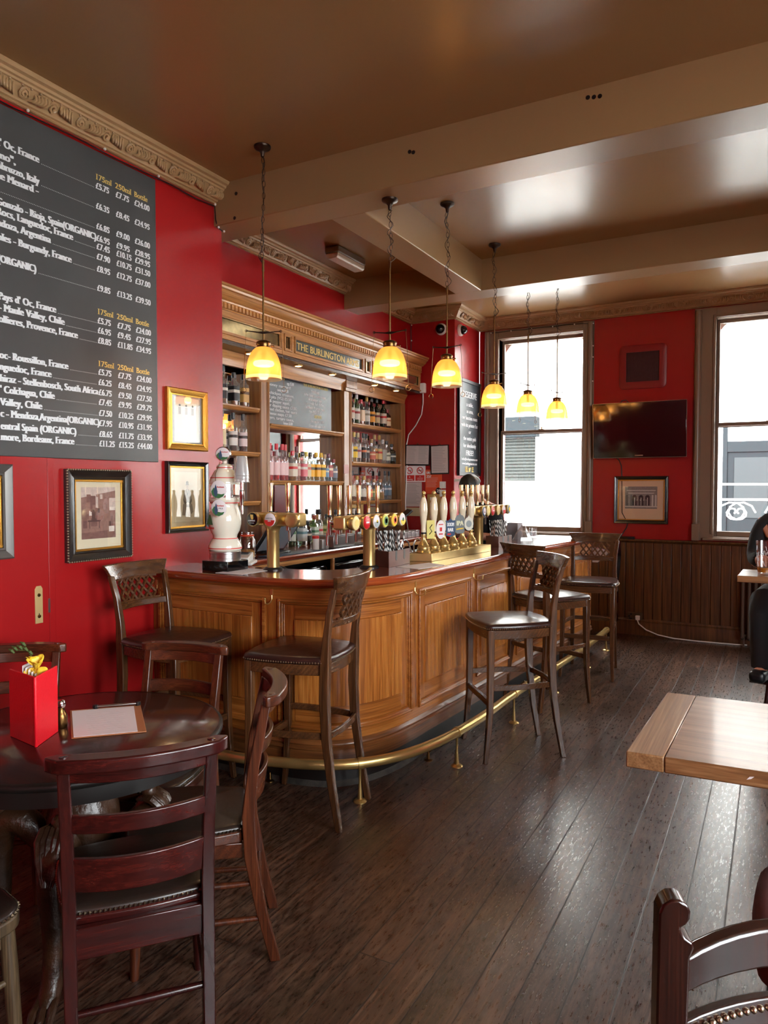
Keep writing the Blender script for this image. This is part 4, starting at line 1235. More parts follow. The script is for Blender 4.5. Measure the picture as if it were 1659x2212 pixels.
for i in range(4):
    a = math.radians(-57) + i * PI / 2; ca, sa = math.cos(a), math.sin(a)
    b = MB(); pts = [(0.09, 0.30), (0.17, 0.40), (0.255, 0.475), (0.315, 0.455), (0.335, 0.38), (0.315, 0.28), (0.30, 0.18), (0.315, 0.08), (0.36, 0.03), (0.40, 0.022)]
    rr = [0.035, 0.044, 0.056, 0.060, 0.052, 0.042, 0.034, 0.032, 0.036, 0.022]
    pts = [(0.09, 0.30), (0.14, 0.38), (0.20, 0.45), (0.25, 0.46), (0.285, 0.40), (0.285, 0.30), (0.275, 0.2), (0.29, 0.09), (0.33, 0.035), (0.38, 0.024)]
    b.tube([(r * ca, r * sa, z) for r, z in pts], rr, 14); lg = b.build('leg', M['carved'], t, sub=1)
    b = MB()
    for q in range(7):
        g = (q - 3) * 0.24
        b.tube([((0.18 + 0.145 * s) * ca - sa * math.sin(g) * 0.075 * math.sin(s * PI * .9), (0.18 + 0.145 * s) * sa + ca * math.sin(g) * 0.075 * math.sin(s * PI * .9), 0.50 + 0.035 * math.sin(s * PI) - 0.12 * s * s) for s in (0, .2, .4, .6, .8, 1)], [0.006, 0.011, 0.0125, 0.012, 0.010, 0.006], 6)
    b.ball((0.22 * ca, 0.22 * sa, 0.53), 0.026); b.build('shell_carving', M['carved'], lg)
    b = MB()
    for q in (-1, 0, 1): b.tube([(0.34 * ca - sa * q * .02, 0.34 * sa + ca * q * .02, 0.045), (0.385 * ca - sa * q * .026, 0.385 * sa + ca * q * .026, 0.035), (0.415 * ca - sa * q * .028, 0.415 * sa + ca * q * .028, 0.008)], [0.014, 0.013, 0.007], 7)
    b.build('claw', M['carved'], lg)

# things on the round table
ZT = 0.7505
t = thing('menu_holder', 'red leatherette menu holder standing open like a book on the round table', 'menu holder', (-2.05, 1.462, ZT), world=True)
b = MB(); zt = ZT + 0.225
P0, P1, P2 = Vector((-2.222, 1.488)), Vector((-2.053, 1.458)), Vector((-2.125, 1.592))
P1 = Vector((-2.056, 1.462))
for q in (P0, P2):
    d = (q - P1).normalized(); n = Vector((d.y, -d.x)) * 0.003
    b.prism([tuple(P1 + n), tuple(q + n), tuple(q - n), tuple(P1 - n)], ZT, zt)
b.lathe([(0.0055, ZT), (0.0055, zt)], 10, TR(P1.x, P1.y, 0)); b.build('cover', M['redplastic'], t, bevel=0.0015)
b = MB()
for i in range(6):
    g = i * 0.012; p = P1 + Vector((-0.05 - g, 0.045 - g * .2)); q = p + Vector((-0.03, 0.05)); b.bar((p.x, p.y, ZT + 0.11 + 0.006 * i), (q.x, q.y, ZT + 0.11 + 0.006 * i), 0.0008, 0.2)
b.build('menu_sheets', M['paper'], t)
t = thing('freesia_sprig', 'yellow freesia sprig standing in the red menu holder', 'flower', (-2.13, 1.53, ZT), world=True)
b = MB(); b.tube([(-2.13, 1.53, ZT), (-2.135, 1.532, ZT + 0.14), (-2.15, 1.53, ZT + 0.25), (-2.175, 1.52, ZT + 0.285), (-2.21, 1.50, ZT + 0.287)], [0.003, 0.003, 0.0025, 0.002, 0.0015], 6); b.build('stem', M['stem'], t)
for i, (dx, dy, dz) in enumerate(((-2.158, 1.527, .272), (-2.172, 1.52, .284), (-2.188, 1.512, .289), (-2.203, 1.504, .285), (-2.214, 1.50, .276), (-2.18, 1.518, .30))):
    b = MB(); b.tube([(dx, dy, ZT + dz), (dx - .008, dy - .003, ZT + dz + .008), (dx - .02, dy - .006, ZT + dz + .012)], [0.003, 0.0055, 0.002], 7); b.build('bud', M['stem'], t)
def bloom(cx, cy, cz, s, tilt):
    Mx = TR(cx, cy, cz) @ RZ(0.7) @ RX(tilt)
    for ring, (rad, lift, n) in enumerate(((0.62, 0.9, 3), (1.0, 0.7, 3))):
        for i in range(n):
            a = i * 2 * PI / n + ring * PI / 3
            pts = []
            for u in range(6):
                r = s * rad * (u / 5) ** 0.8; h = s * (1.5 * (u / 5) ** 0.6) - s * 0.25 * (u / 5) ** 3; w = s * 0.5 * math.sin(PI * (0.08 + 0.9 * u / 5)) ** 0.8
                pts.append([(r, -w, h + w * 0.25), (r * 1.04, 0, h), (r, w, h + w * 0.25)])
            b = MB(); vs = [p for row in pts for p in row]; fs = []
            for u in range(5):
                for v in range(2): fs.append((u * 3 + v, u * 3 + v + 1, (u + 1) * 3 + v + 1, (u + 1) * 3 + v))
            b.add(vs, fs, Mx @ RZ(a)); o = b.build('petal', M['petal'], t, sub=1)
            s2 = o.modifiers.new('thick', 'SOLIDIFY'); s2.thickness = 0.0012
bloom(-2.118, 1.522, ZT + 0.185, 0.034, -0.5); bloom(-2.125, 1.52, ZT + 0.23, 0.030, 0.35); bloom(-2.155, 1.53, ZT + 0.2, 0.026, 0.9); bloom(-2.14, 1.51, ZT + 0.245, 0.02, -0.2)
t = thing('pepper_mill', 'small brown glass shaker half hidden behind the red menu holder', 'shaker', (-2.15, 1.625, ZT))
b = MB(); b.lathe([(0.019, 0), (0.021, 0.005), (0.021, 0.04), (0.017, 0.05), (0.012, 0.06), (0.012, 0.07)], 18); b.build('body', M['brass_dk'], t)
b = MB(); b.lathe([(0.013, 0.07), (0.016, 0.076), (0.016, 0.088), (0.012, 0.094), (0.0, 0.096)], 18); b.build('cap', M['chrome'], t)
t = thing('clipboard', 'clipboard with a white paper menu lying on the round table', 'clipboard', (-2.06, 1.745, ZT), world=True)
q = [(-2.276, 1.757), (-2.017, 1.562), (-1.852, 1.729), (-2.10, 1.932)]
b = MB(); b.prism(q, ZT, ZT + 0.004); b.build('board', mat('tan_hardboard', srgb(168, 106, 66), 0.5, var=0.12), t, bevel=0.002)
def lerp2(q, u, v):
    a = Vector(q[0]).lerp(Vector(q[1]), u); c = Vector(q[3]).lerp(Vector(q[2]), u); return a.lerp(c, v)
b = MB(); b.prism([tuple(lerp2(q, *uv)) for uv in ((0.05, 0.03), (0.985, 0.03), (0.985, 0.88), (0.05, 0.90))], ZT + 0.0042, ZT + 0.0052); pp = b.build('paper', M['paper'], t)
b = MB()
for i in range(9):
    u0, u1 = (0.30, 0.72) if i % 3 == 0 else (0.24, 0.78)
    for k in range(1): b.prism([tuple(lerp2(q, 0.22 + 0.075 * i, v)) for v in (u0 * .9, u1 * .95)] + [tuple(lerp2(q, 0.228 + 0.075 * i, v)) for v in (u1 * .95, u0 * .9)], ZT + 0.0053, ZT + 0.0055)
b.build('print', M['paper_sh'], pp)
b = MB(); p, r = lerp2(q, 0.02, 0.36), lerp2(q, 0.02, 0.96); b.bar((p.x, p.y, ZT + 0.012), (r.x, r.y, ZT + 0.012), 0.012, 0.006); cl = b.build('clip', M['steel'], t, bevel=0.002)
b = MB()
for e in (p, r): b.box(e.x - 0.008, e.x + 0.008, e.y - 0.008, e.y + 0.008, ZT + 0.004, ZT + 0.018)
b.build('clip_end', M['black'], cl, bevel=0.002)

# ------------------------------------------------------------------ slab table, stool, scroll chair on the other side
t = thing('slab_table', 'pale thick butcher block table top at the side of the room', 'table', (0.25, 2.72, 0), world=True)
zt = 0.752
b = MB(); b.prism([(-0.285, 2.322), (0.95, 2.39), (0.92, 3.135), (-0.262, 3.075)], zt - 0.05, zt); b.build('tabletop', M['slab'], t, bevel=0.004)
b = MB(); b.prism([(-0.397, 2.316), (-0.286, 2.322), (-0.263, 3.075), (-0.369, 3.07)], zt - 0.05, zt); b.build('end_board', M['slabend'], t, bevel=0.004)
b = MB(); b.prism([(0, 0), (.012, .004), (.02, .012), (.008, .01)], -0.0006, 0.0002, on_far(-0.06, 2.334, zt - 0.03)); b.build('chip_mark', M['paper'], t)
b = MB(); b.lathe([(0.2, 0), (0.2, 0.015), (0.04, 0.03), (0.035, 0.60), (0.12, 0.70), (0.12, 0.702)], 24, TR(0.45, 2.75, 0)); b.build('pedestal', M['ebony'], t)
t = thing('upholstered_stool', 'burgundy cloth seat on black legs at the edge of the frame', 'stool', (0.21, 2.17, 0))
pl = seat_outline(0.46, 0.46, 0.24, -0.24, 0.08, 0.08, 0.01)
b = MB(); cushion(b, pl, 0.36, 0.47, 0.03); b.build('seat', M['upholstery'], t, sharp=70)
for sx in (-1, 1):
    for sy in (-1, 1):
        b = MB(); b.chainsec(leg_secs([(sx * 0.17, sy * 0.18, 0.38), (sx * 0.20, sy * 0.21, 0.0)], [0.04, 0.028])); b.build('leg', M['ebony'], t, bevel=0.003)

t = thing('scroll_chair', 'dark chair with a carved scroll post close to the camera', 'chair', (0.07, 1.22, 0))
DX = Vector((0.81, 0.587)); DN = Vector((0.587, -0.81))      # along the back, and towards the sitter
A = Vector((-0.139, 1.262)) - Vector((0.07, 1.22))
def L3(a, n, z): p = A + DX * a + DN * n; return (p.x, p.y, z)
PXA = Vector((0.93, 0.37)); PXN = Vector((-0.37, 0.93))
def fr(a): c = A + DX * a; return Matrix(((PXA.x, 0, PXN.x, c.x), (PXA.y, 0, PXN.y, c.y), (0, 1, 0, 0), (0, 0, 0, 1)))
prof = [(-0.026, 0.0), (0.010, 0.0), (0.020, 0.45), (0.022, 0.70), (0.024, 0.805), (0.030, 0.822), (0.028, 0.832), (0.016, 0.840), (0.009, 0.850), (0.009, 0.857), (0.017, 0.862), (0.023, 0.872), (0.024, 0.884), (0.018, 0.896), (0.006, 0.903), (-0.008, 0.902), (-0.020, 0.893), (-0.026, 0.878), (-0.028, 0.70), (-0.028, 0.45)]
for a in (0.0, 0.44):
    b = MB(); b.prism(prof, -0.02, 0.02, fr(a)); b.build('back_post', M['scrollwood'], t, bevel=0.004)
b = MB(); secs = []
for i in range(11):
    s = i / 10; o = -0.045 * 4 * s * (1 - s); h = 0.012 * math.sin(s * PI)
    secs.append([L3(0.015 + 0.41 * s, o - 0.012, 0.735), L3(0.015 + 0.41 * s, o + 0.012, 0.735), L3(0.015 + 0.41 * s, o + 0.014, 0.795 + h), L3(0.015 + 0.41 * s, o - 0.014, 0.800 + h)])
b.chainsec(secs); b.build('top_rail', M['scrollwood'], t, bevel=0.006)
b = MB(); secs = []
for i in range(11):
    s = i / 10; o = -0.04 * 4 * s * (1 - s)
    secs.append([L3(0.015 + 0.41 * s, o - 0.010, 0.50), L3(0.015 + 0.41 * s, o + 0.010, 0.50), L3(0.015 + 0.41 * s, o + 0.010, 0.685), L3(0.015 + 0.41 * s, o - 0.010, 0.685)])
b.chainsec(secs); b.build('back_panel', M['scrollwood'], t, bevel=0.004)
b = MB()
for i in range(26):
    s = (i + .5) / 26; o = -0.04 * 4 * s * (1 - s) - 0.0105; b.ball(L3(0.03 + 0.38 * s, o - .0, 0.668), 0.0062, 8, 5); b.ball(L3(0.03 + 0.38 * s, o + 0.021, 0.668), 0.0062, 8, 5)
b.build('nail_trim', M['nail'], t)
b = MB(); pl = [L3(a, n, 0)[:2] for a, n in ((-0.02, 0.0), (0.46, 0.0), (0.48, 0.40), (-0.04, 0.40))]; b.prism(pl, 0.41, 0.45); b.build('seat_frame', M['scrollwood'], t, bevel=0.006)
b = MB(); b.prism(pl, 0.452, 0.485); b.build('seat', M['leather_dk'], t, bevel=0.015, seg=3)
for a in (0.0, 0.44):
    b = MB(); b.tube([L3(a, 0.37, 0.42), L3(a, 0.38, 0.0)], [0.02, 0.016], 10); b.build('leg', M['scrollwood'], t)

# far table by the radiator with a pint glass
t = thing('high_table', 'high narrow wooden table with a tall beer glass at the frame edge', 'table', (0.2, 5.05, 0), world=True)
b = MB(); b.prism([(-0.196, 4.85), (0.55, 4.86), (0.56, 5.26), (-0.179, 5.25)], 1.0, 1.04); b.build('tabletop', M['slab'], t, bevel=0.004)
b = MB(); b.lathe([(0.22, 0), (0.22, 0.015), (0.035, 0.03), (0.03, 0.96), (0.12, 1.0)], 20, TR(0.2, 5.05, 0)); b.build('pedestal', M['ebony'], t)
t = thing('beer_glass', 'tall etched beer glass with a little amber beer on the high table', 'glass', (-0.052, 4.99, 1.0405))
t.scale = (0.88, 0.88, 1.25)
b = MB(); b.shell([(0.0, 0.002), (0.044, 0.002), (0.046, 0.02), (0.056, 0.165), (0.0555, 0.165)], 28); b.build('glass_wall', M['clear'], t)
b = MB(); b.lathe([(0.042, 0.012), (0.0445, 0.034)], 24); b.build('beer', mat('amber_beer', srgb(226, 138, 36), 0.15, trans=0.4), t)
b = MB()
for i in range(14):
    a = -PI / 2 + RND.uniform(-1.2, 1.2); z = RND.uniform(0.05, 0.15); r = 0.0475 + (z - 0.02) * 0.069 + 0.0008
    b.tube([(r * math.cos(a + u * 0.3 * math.sin(i)), r * math.sin(a + u * 0.3 * math.sin(i)), z + 0.012 * math.sin(u * 5 + i)) for u in (0, .3, .6, .9)], 0.0016, 5)
b.build('etched_decoration', M['chalk'], t)
t = thing('radiator', 'brown column radiator below the far window', 'radiator', (0.1, 7.9, 0), world=True)
for i in range(10):
    x = -0.262 + i * 0.056
    b = MB()
    for y in (7.86, 7.93): b.tube([(x, y, 0.1), (x, y, 0.66)], 0.015, 8)
    b.tube([(x, 7.86, 0.10), (x, 7.895, 0.075), (x, 7.93, 0.10)], 0.015, 8); b.tube([(x, 7.86, 0.66), (x, 7.895, 0.69), (x, 7.93, 0.66)], 0.015, 8); b.build('column', M['radiator'], t)
b = MB(); b.tube([(-0.28, 7.895, 0.11), (0.26, 7.895, 0.11)], 0.014, 8); b.tube([(-0.25, 7.895, 0.11), (-0.25, 7.895, 0.0)], 0.01, 8); b.tube([(0.2, 7.895, 0.11), (0.2, 7.895, 0.0)], 0.01, 8); b.build('pipe', M['radiator'], t)
# ------------------------------------------------------------------ pendant lamps
ORD = ['', 'second', 'third', 'fourth', 'fifth', 'sixth']


def pendant(label, x, y, ztop, zsh, arm_rot=0.0, chain_bot=2.9):
    """zsh: height of the shade's lower lip"""
    t = thing('pendant_lamp', label, 'lamp', (x, y, ztop), 0, 'amber glass pendants over the bar')
    z0 = zsh - ztop                      # lip in local heights
    b = MB(); b.lathe([(0.048, 0.0), (0.048, -0.008), (0.044, -0.014), (0.024, -0.022), (0.013, -0.035), (0.009, -0.06), (0.0, -0.066)], 24); b.build('ceiling_rose', M['iron'], t)
    cb = chain_bot - ztop
    b = MB(); z = -0.06; i = 0; rr = random.Random(int(x * 1000 + y * 77))
    sway = lambda q: 0.008 * math.sin(q * 9 + y)
    while z > cb:
        ang = (i % 2) * PI / 2 + 0.4; l = 0.020; ca, sa = math.cos(ang), math.sin(ang)
        b.tube([(sway(z) + 0.0085 * math.sin(k / 8 * 2 * PI) * ca, 0.0085 * math.sin(k / 8 * 2 * PI) * sa, z - l + l * math.cos(k / 8 * 2 * PI)) for k in range(8)], 0.0018, 5, closed=True); z -= 0.033; i += 1
    b.build('chain', M['iron'], t)
    L = -0.06 - cb
    b = MB(); b.tube([(sway(-0.06 - L * k / 24) * .5 + 0.014 * math.sin(k * 0.8 + x * 5) * (1 + (k > 20) * 1.2), 0.012 * math.cos(k * 0.9), -0.06 - L * k / 24) for k in range(25)], 0.0022, 6); b.build('flex', M['iron'], t)
    zt = z0 + 0.195
    b = MB(); b.tube([(0, 0, cb + 0.01), (0, 0, cb - 0.05)], 0.0075, 10); b.tube([(0, 0, cb), (0, 0, zt)], 0.0055, 10); b.build('rod', M['brass_dk'], t)
    za = zt + 0.075; ca, sa = math.cos(arm_rot), math.sin(arm_rot)
    b = MB(); b.tube([(-0.098 * ca, -0.098 * sa, za + 0.006), (-0.03 * ca, -0.03 * sa, za - 0.002), (0, 0, za - 0.004), (0.03 * ca, 0.03 * sa, za - 0.002), (0.098 * ca, 0.098 * sa, za + 0.006)], [0.003, 0.004, 0.009, 0.004, 0.003], 8)
    for s in (-1, 1): b.tube([(s * 0.098 * ca + 0.006 * math.cos(k / 8 * 2 * PI) * ca, s * 0.098 * sa + 0.006 * math.cos(k / 8 * 2 * PI) * sa, za + 0.006 + 0.006 * math.sin(k / 8 * 2 * PI)) for k in range(8)], 0.002, 5, closed=True)
    b.build('cross_arm', M['iron'], t)
    for s in (-1, 1):
        px, py = s * 0.104 * ca, s * 0.104 * sa
        b = MB(); b.tube([(px * .95, py * .95, za), (px * 1.05, py * 1.05, z0 + 0.12), (px * 1.10, py * 1.10, z0 - 0.045)], 0.0013, 5); pc = b.build('pull_chain', M['brass_dk'], t)
        b = MB(); b.tube([(px * 1.1 + 0.015 * math.cos(k / 14 * 2 * PI) * ca, py * 1.1 + 0.015 * math.cos(k / 14 * 2 * PI) * sa, z0 - 0.06 + 0.015 * math.sin(k / 14 * 2 * PI)) for k in range(14)], 0.0018, 5, closed=True); b.build('pull_ring', M['brass_dk'], pc)
    b = MB(); b.lathe([(0.006, zt + 0.03), (0.024, zt + 0.026), (0.040, zt + 0.018), (0.042, zt + 0.012), (0.038, zt + 0.004), (0.040, zt - 0.016), (0.036, zt - 0.018)], 24)
    for k in range(3):
        a = k * 2 * PI / 3 + 0.5; b.tube([(0.036 * math.cos(a), 0.036 * math.sin(a), zt - 0.004), (0.058 * math.cos(a), 0.058 * math.sin(a), zt - 0.004)], 0.003, 6); b.ball((0.058 * math.cos(a), 0.058 * math.sin(a), zt - 0.004), 0.0055, 8, 5)
    b.build('gallery', M['brass_dk'], t)
    b = MB(); pr = [(0.033, 0.184), (0.046, 0.178), (0.063, 0.163), (0.079, 0.137), (0.0905, 0.104), (0.097, 0.070), (0.1002, 0.038), (0.1015, 0.018)]
    b.shell([(r, z0 + z) for r, z in pr], 128, rib=0.006); b.build('shade', M['shade'], t)
    b = MB(); b.shell([(0.1015, z0 + 0.018), (0.102, z0 + 0.004), (0.1035, z0), (0.1015, z0 + 0.001)], 64); b.build('shade_lip', M['shadelip'], t)
    b = MB(); b.tube([(0, 0, z0 + 0.18), (0, 0, z0 + 0.105)], 0.012, 10); b.tube([(-0.045, 0, z0 + 0.105), (0.045, 0, z0 + 0.105)], 0.005, 6); b.build('lamp_holder', M['brass_dk'], t)
    b = MB(); b.tube([(0.046 * math.cos(k / 28 * 2 * PI), 0.046 * math.sin(k / 28 * 2 * PI), z0 + 0.09) for k in range(28)], 0.0145, 10, closed=True); b.build('bulb', M['bulb'], t)
    l = bpy.data.lights.new('lamp_light', 'POINT'); l.energy = LAMP_W; l.color = (1.0, 0.70, 0.38); l.shadow_soft_size = 0.03
    o = bpy.data.objects.new('lamp_light', l); C.objects.link(o); o.parent = t; o.location = (0, 0, z0 + 0.04)
    return t


pendant('amber glass pendant hung from the near ceiling bay, closest to the wine board', -2.591, 3.323, H, 2.194, 0.55, 2.86)
pendant('amber glass pendant hung from the underside of the near ceiling beam', -2.0, 3.752, 3.25, 2.213, 0.15, 2.885)
pendant('amber glass pendant just behind the near ceiling beam, in front of the cameras', -2.0, 4.585, H, 2.268, 0.1, 2.943)
pendant('amber glass pendant in front of the framed RESERVE board', -2.0, 5.531, H, 2.216, 0.6, 2.938)
pendant('second pendant from the far window, seen against its glass', -2.0, 6.43, H, 2.238, 1.2, 2.955)
pendant('smallest pendant in view, nearest the far window', -1.845, 6.85, H, 2.209, 1.3, 3.0)

# ------------------------------------------------------------------ wine board
t = thing('wine_board', 'big slate grey wine list board lettered in white and gold on the red wall', 'menu board', (XL, 2.0, 1.723), world=True)
b = MB(); b.box(XL + 0.001, XL + 0.018, 0.75, 3.086, 1.723, 3.353); b.build('board', M['slate'], t, bevel=0.003)
W_ = MB(); G_ = MB(); F0 = XL + 0.0195
heads = [3.203, 2.497, 2.222]
for z in heads:
    F = on_left(F0, 0, z)
    text(G_, '175ml', F, 0.031, x=2.662, serif=True, bold=0.035, fit=0.107); text(G_, '250ml', F, 0.031, x=2.792, serif=True, bold=0.035, fit=0.112); text(G_, 'Bottle', F, 0.031, x=2.925, serif=True, bold=0.035, fit=0.098)
ROWS = [(3.155, '5.75', '7.75', '24.00', "d' Oc, France", 2.332, 1), (3.05, '6.35', '8.45', '24.95', "Abruzzo, Italy", 2.33, 1), (2.944, '6.85', '9.00', '26.00', None, 2.05, 1),
        (2.882, '6.95', '9.95', '28.95', "Gonzalo - Rioja, Spain(ORGANIC)", 2.664, 0), (2.838, '7.45', '10.15', '29.95', "Rocs, Languedoc, France", 2.519, 1), (2.785, '7.90', '10.75', '31.50', "ndoza, Argentina", 2.389, 1),
        (2.721, '8.95', '12.75', '37.00', "oles - Burgundy, France", 2.508, 1), (2.62, '9.85', '13.25', '39.50', "(ORGANIC)", 2.307, 1),
        (2.448, '5.75', '7.75', '24.00', "Pays d' Oc, France", 2.413, 1), (2.396, '6.95', '9.45', '27.95', "- Maule Valley, Chile", 2.461, 1), (2.343, '8.85', '11.85', '34.95', "ollieres, Provence, France", 2.539, 1),
        (2.176, '5.75', '7.75', '24.00', "oc- Roussillon, France", 2.479, 1), (2.122, '6.25', '8.45', '24.95', "nguedoc, France", 2.381, 1), (2.068, '6.75', '9.50', '27.50', "hiraz - Stellenbosch, South Africa", 2.662, 0),
        (2.016, '7.45', '9.95', '29.75', "' Colchagua, Chile", 2.397, 1), (1.958, '7.50', '10.25', '29.95', "Valley, Chile", 2.326, 1), (1.904, '7.95', '10.95', '31.95', "c - Mendoza,Argentina(ORGANIC)", 2.668, 0),
        (1.846, '8.65', '11.75', '33.95', "entral Spain (ORGANIC)", 2.522, 1), (1.795, '11.25', '15.25', '44.00', "more, Bordeaux, France", 2.508, 1)]
for i, (z, p1, p2, p3, nm, ye, dots) in enumerate(ROWS):
    F = on_left(F0, 0, z)
    text(W_, '£' + p1, F, 0.034, x=2.664, serif=True, bold=0.062, fit=0.088 if len(p1) < 5 else 0.104)
    text(W_, '£' + p2, F, 0.034, x=2.795, serif=True, bold=0.062, fit=0.094 if len(p2) < 5 else 0.106)
    text(W_, '£' + p3, F, 0.034, x=2.925, serif=True, bold=0.062, fit=0.112)
    if nm:
        text(W_, nm, F, 0.036, x=ye, y=0.002, align='r', serif=True, bold=0.095, fit=ye - 2.108)
    if dots:
        y = ye + 0.012
        while y < 2.655:
            W_.add([(y, 0, 0), (y + .003, 0, 0), (y + .003, .003, 0), (y, .003, 0)], [(0, 1, 2, 3)], F); y += 0.0085
text(W_, 'ano", ', on_left(F0, 0, 3.099), 0.036, x=2.222, align='r', serif=True, bold=0.095, fit=0.114)
text(W_, 'ne Menard -', on_left(F0, 0, 3.004), 0.036, x=2.326, align='r', serif=True, bold=0.095, fit=0.218)
W_.build('lettering', M['chalk'], t, label='white lettering'); G_.build('lettering', M['goldpaint'], t, label='gold column headings')


# ------------------------------------------------------------------ framed pictures
def picture(label, F, w, h, border, frame_m, slip_m=None, mount_m=None, pw=None, ph=None, py=0.0, depth=0.022, draw=None, bead=False, origin=(0, 0, 0)):
    """F: wall frame at the lower corner; w, h outer size"""
    t = thing('framed_picture', label, 'picture', origin, world=True)
    b = MB(); R = lambda e, z: [(e, e, z), (w - e, e, z), (w - e, h - e, z), (e, h - e, z)]
    rings = [(0, 0), (0, depth * 0.75), (border * 0.14, depth), (border * 0.35, depth * 0.9), (border * 0.75, depth * 0.62), (border * 0.85, depth * 0.72), (border, depth * 0.66), (border, 0.004)]
    vs = [p for e, z in rings for p in R(e, z)]; fs = []
    for i in range(len(rings) - 1):
        for j in range(4): fs.append((i * 4 + j, i * 4 + (j + 1) % 4, (i + 1) * 4 + (j + 1) % 4, (i + 1) * 4 + j))
    b.add(vs, fs, F); fo = b.build('frame', frame_m, t, sharp=20)
    if bead:
        b = MB()
        for a0, a1 in (((0.002, 0.002), (w - 0.002, 0.002)), ((w - 0.002, 0.002), (w - 0.002, h - 0.002)), ((w - 0.002, h - 0.002), (0.002, h - 0.002)), ((0.002, h - 0.002), (0.002, 0.002))):
            L = math.hypot(a1[0] - a0[0], a1[1] - a0[1]); n = int(L / 0.014)
            for i in range(n): b.ball((a0[0] + (a1[0] - a0[0]) * (i + .5) / n, a0[1] + (a1[1] - a0[1]) * (i + .5) / n, depth * 0.82), 0.0058, 6, 4, F)
        b.build('beaded_edge', mat('silvered_bead_edge', srgb(150, 136, 112), 0.35, 0.7), fo)
    e = border
    if slip_m:
        b = MB()
        for q in (0, 1):
            for (x0, x1, y0, y1) in ((e, w - e, e, e + 0.012), (e, w - e, h - e - 0.012, h - e), (e, e + 0.012, e + 0.012, h - e - 0.012), (w - e - 0.012, w - e, e + 0.012, h - e - 0.012)):
                if q == 0: b.box(x0, x1, y0, y1, 0.003, depth * 0.5, F)
        b.build('gilt_slip', slip_m, t, bevel=0.003); e += 0.012
    b = MB(); b.box(e - 0.002, w - e + 0.002, e - 0.002, h - e + 0.002, 0.002, 0.006, F); b.build('mount', mount_m or M['mat_cream'], t)
    if draw:
        x0, y0 = (w - pw) / 2, (h - ph) / 2 + py
        draw(t, F @ TR(x0, y0, 0.0062), pw, ph)
    b = MB(); b.box(e, w - e, e, h - e, 0.0085, 0.0095, F); b.build('pane', M['picglass'], t)
    return t


def quad(b, x0, x1, y0, y1, z, F): b.add([(x0, y0, z), (x1, y0, z), (x1, y1, z), (x0, y1, z)], [(0, 1, 2, 3)], F)


def sepia(pw_seed, tones):
    def draw(t, F, w, h):
        rr = random.Random(pw_seed); ms = [mat('print_tone', srgb(*c), 0.7, var=0.15, vscale=60) for c in tones]
        b = MB(); b.m = 0; quad(b, 0, w, 0, h, 0, F)
        b.m = 1; b.add([(0, h * .80, .0002), (w, h * .93, .0002), (w, h, .0002), (0, h, .0002)], [(0, 1, 2, 3)], F)
        b.m = 2; b.add([(0, 0, .0002), (w, 0, .0002), (w, h * .16, .0002), (0, h * .12, .0002)], [(0, 1, 2, 3)], F)
        for i in range(26):
            b.m = rr.randint(0, len(ms) - 1); x = rr.uniform(0, w * .86); y = rr.uniform(h * .1, h * .8); q = rr.uniform(.06, .2)
            quad(b, x, min(w, x + w * q), y, min(h * .86, y + h * rr.uniform(.05, .22)), .0003 + .00002 * i, F)
        b.m = 3; quad(b, w * .18, w * .55, h * .33, h * .36, .0009, F); quad(b, w * .22, w * .24, h * .2, h * .34, .0009, F); quad(b, w * .5, w * .52, h * .2, h * .34, .0009, F)
        b.build('print', ms, t)
    return draw


def old_photo(t, F, w, h):
    sepia(5, [(150, 112, 100), (206, 186, 174), (128, 90, 82), (92, 62, 58), (226, 212, 200), (112, 78, 72)])(t, F, w, h)


def gentleman(t, F, w, h):
    ms = [mat('drawing_ground', srgb(216, 204, 168), 0.7), mat('pencil_line', srgb(176, 164, 134), 0.7), mat('pencil_dark', srgb(84, 78, 68), 0.7), mat('pencil_mid', srgb(136, 128, 108), 0.7), mat('pencil_face', srgb(196, 180, 148), 0.7)]
    b = MB(); quad(b, 0, w, 0, h, 0, F)
    b.m = 1
    for (x0, x1, y0, y1) in ((0, w, 0, .0012), (0, w, h - .0012, h), (0, .0012, 0, h), (w - .0012, w, 0, h)): quad(b, x0, x1, y0, y1, .0002, F)
    def poly(m, pts, z): b.m = m; b.add([(w * x, h * y, z) for x, y in pts], [tuple(range(len(pts)))], F)
    poly(3, [(.34, .46), (.40, .62), (.47, .655), (.56, .655), (.64, .61), (.70, .46), (.66, .34), (.38, .34)], .0003)       # coat
    poly(2, [(.47, .655), (.52, .50), (.56, .655)], .0004); poly(4, [(.495, .65), (.52, .57), (.545, .65)], .0005)           # lapels, shirt
    poly(4, [(.475, .67), (.49, .655), (.54, .655), (.555, .67), (.56, .73), (.47, .73)], .0004)                              # face
    poly(2, [(.44, .735), (.59, .735), (.57, .75), (.565, .80), (.54, .815), (.49, .815), (.465, .80), (.46, .75)], .0005)    # bowler hat
    poly(3, [(.30, .14), (.34, .36), (.50, .38), (.70, .36), (.76, .20), (.66, .15), (.6, .30), (.47, .30), (.42, .13)], .0004)  # seated legs
    poly(4, [(.45, .36), (.52, .40), (.60, .37), (.55, .34)], .0006); poly(2, [(.34, .46), (.38, .45), (.48, .38), (.45, .355), (.36, .40)], .0005); poly(2, [(.70, .46), (.66, .45), (.58, .38), (.61, .355), (.69, .40)], .0005)
    for i in range(7): poly(1, [(.25 + .07 * i, .10), (.27 + .07 * i, .10), (.31 + .07 * i, .2), (.30 + .07 * i, .2)], .0003)
    b.build('print', ms, t)


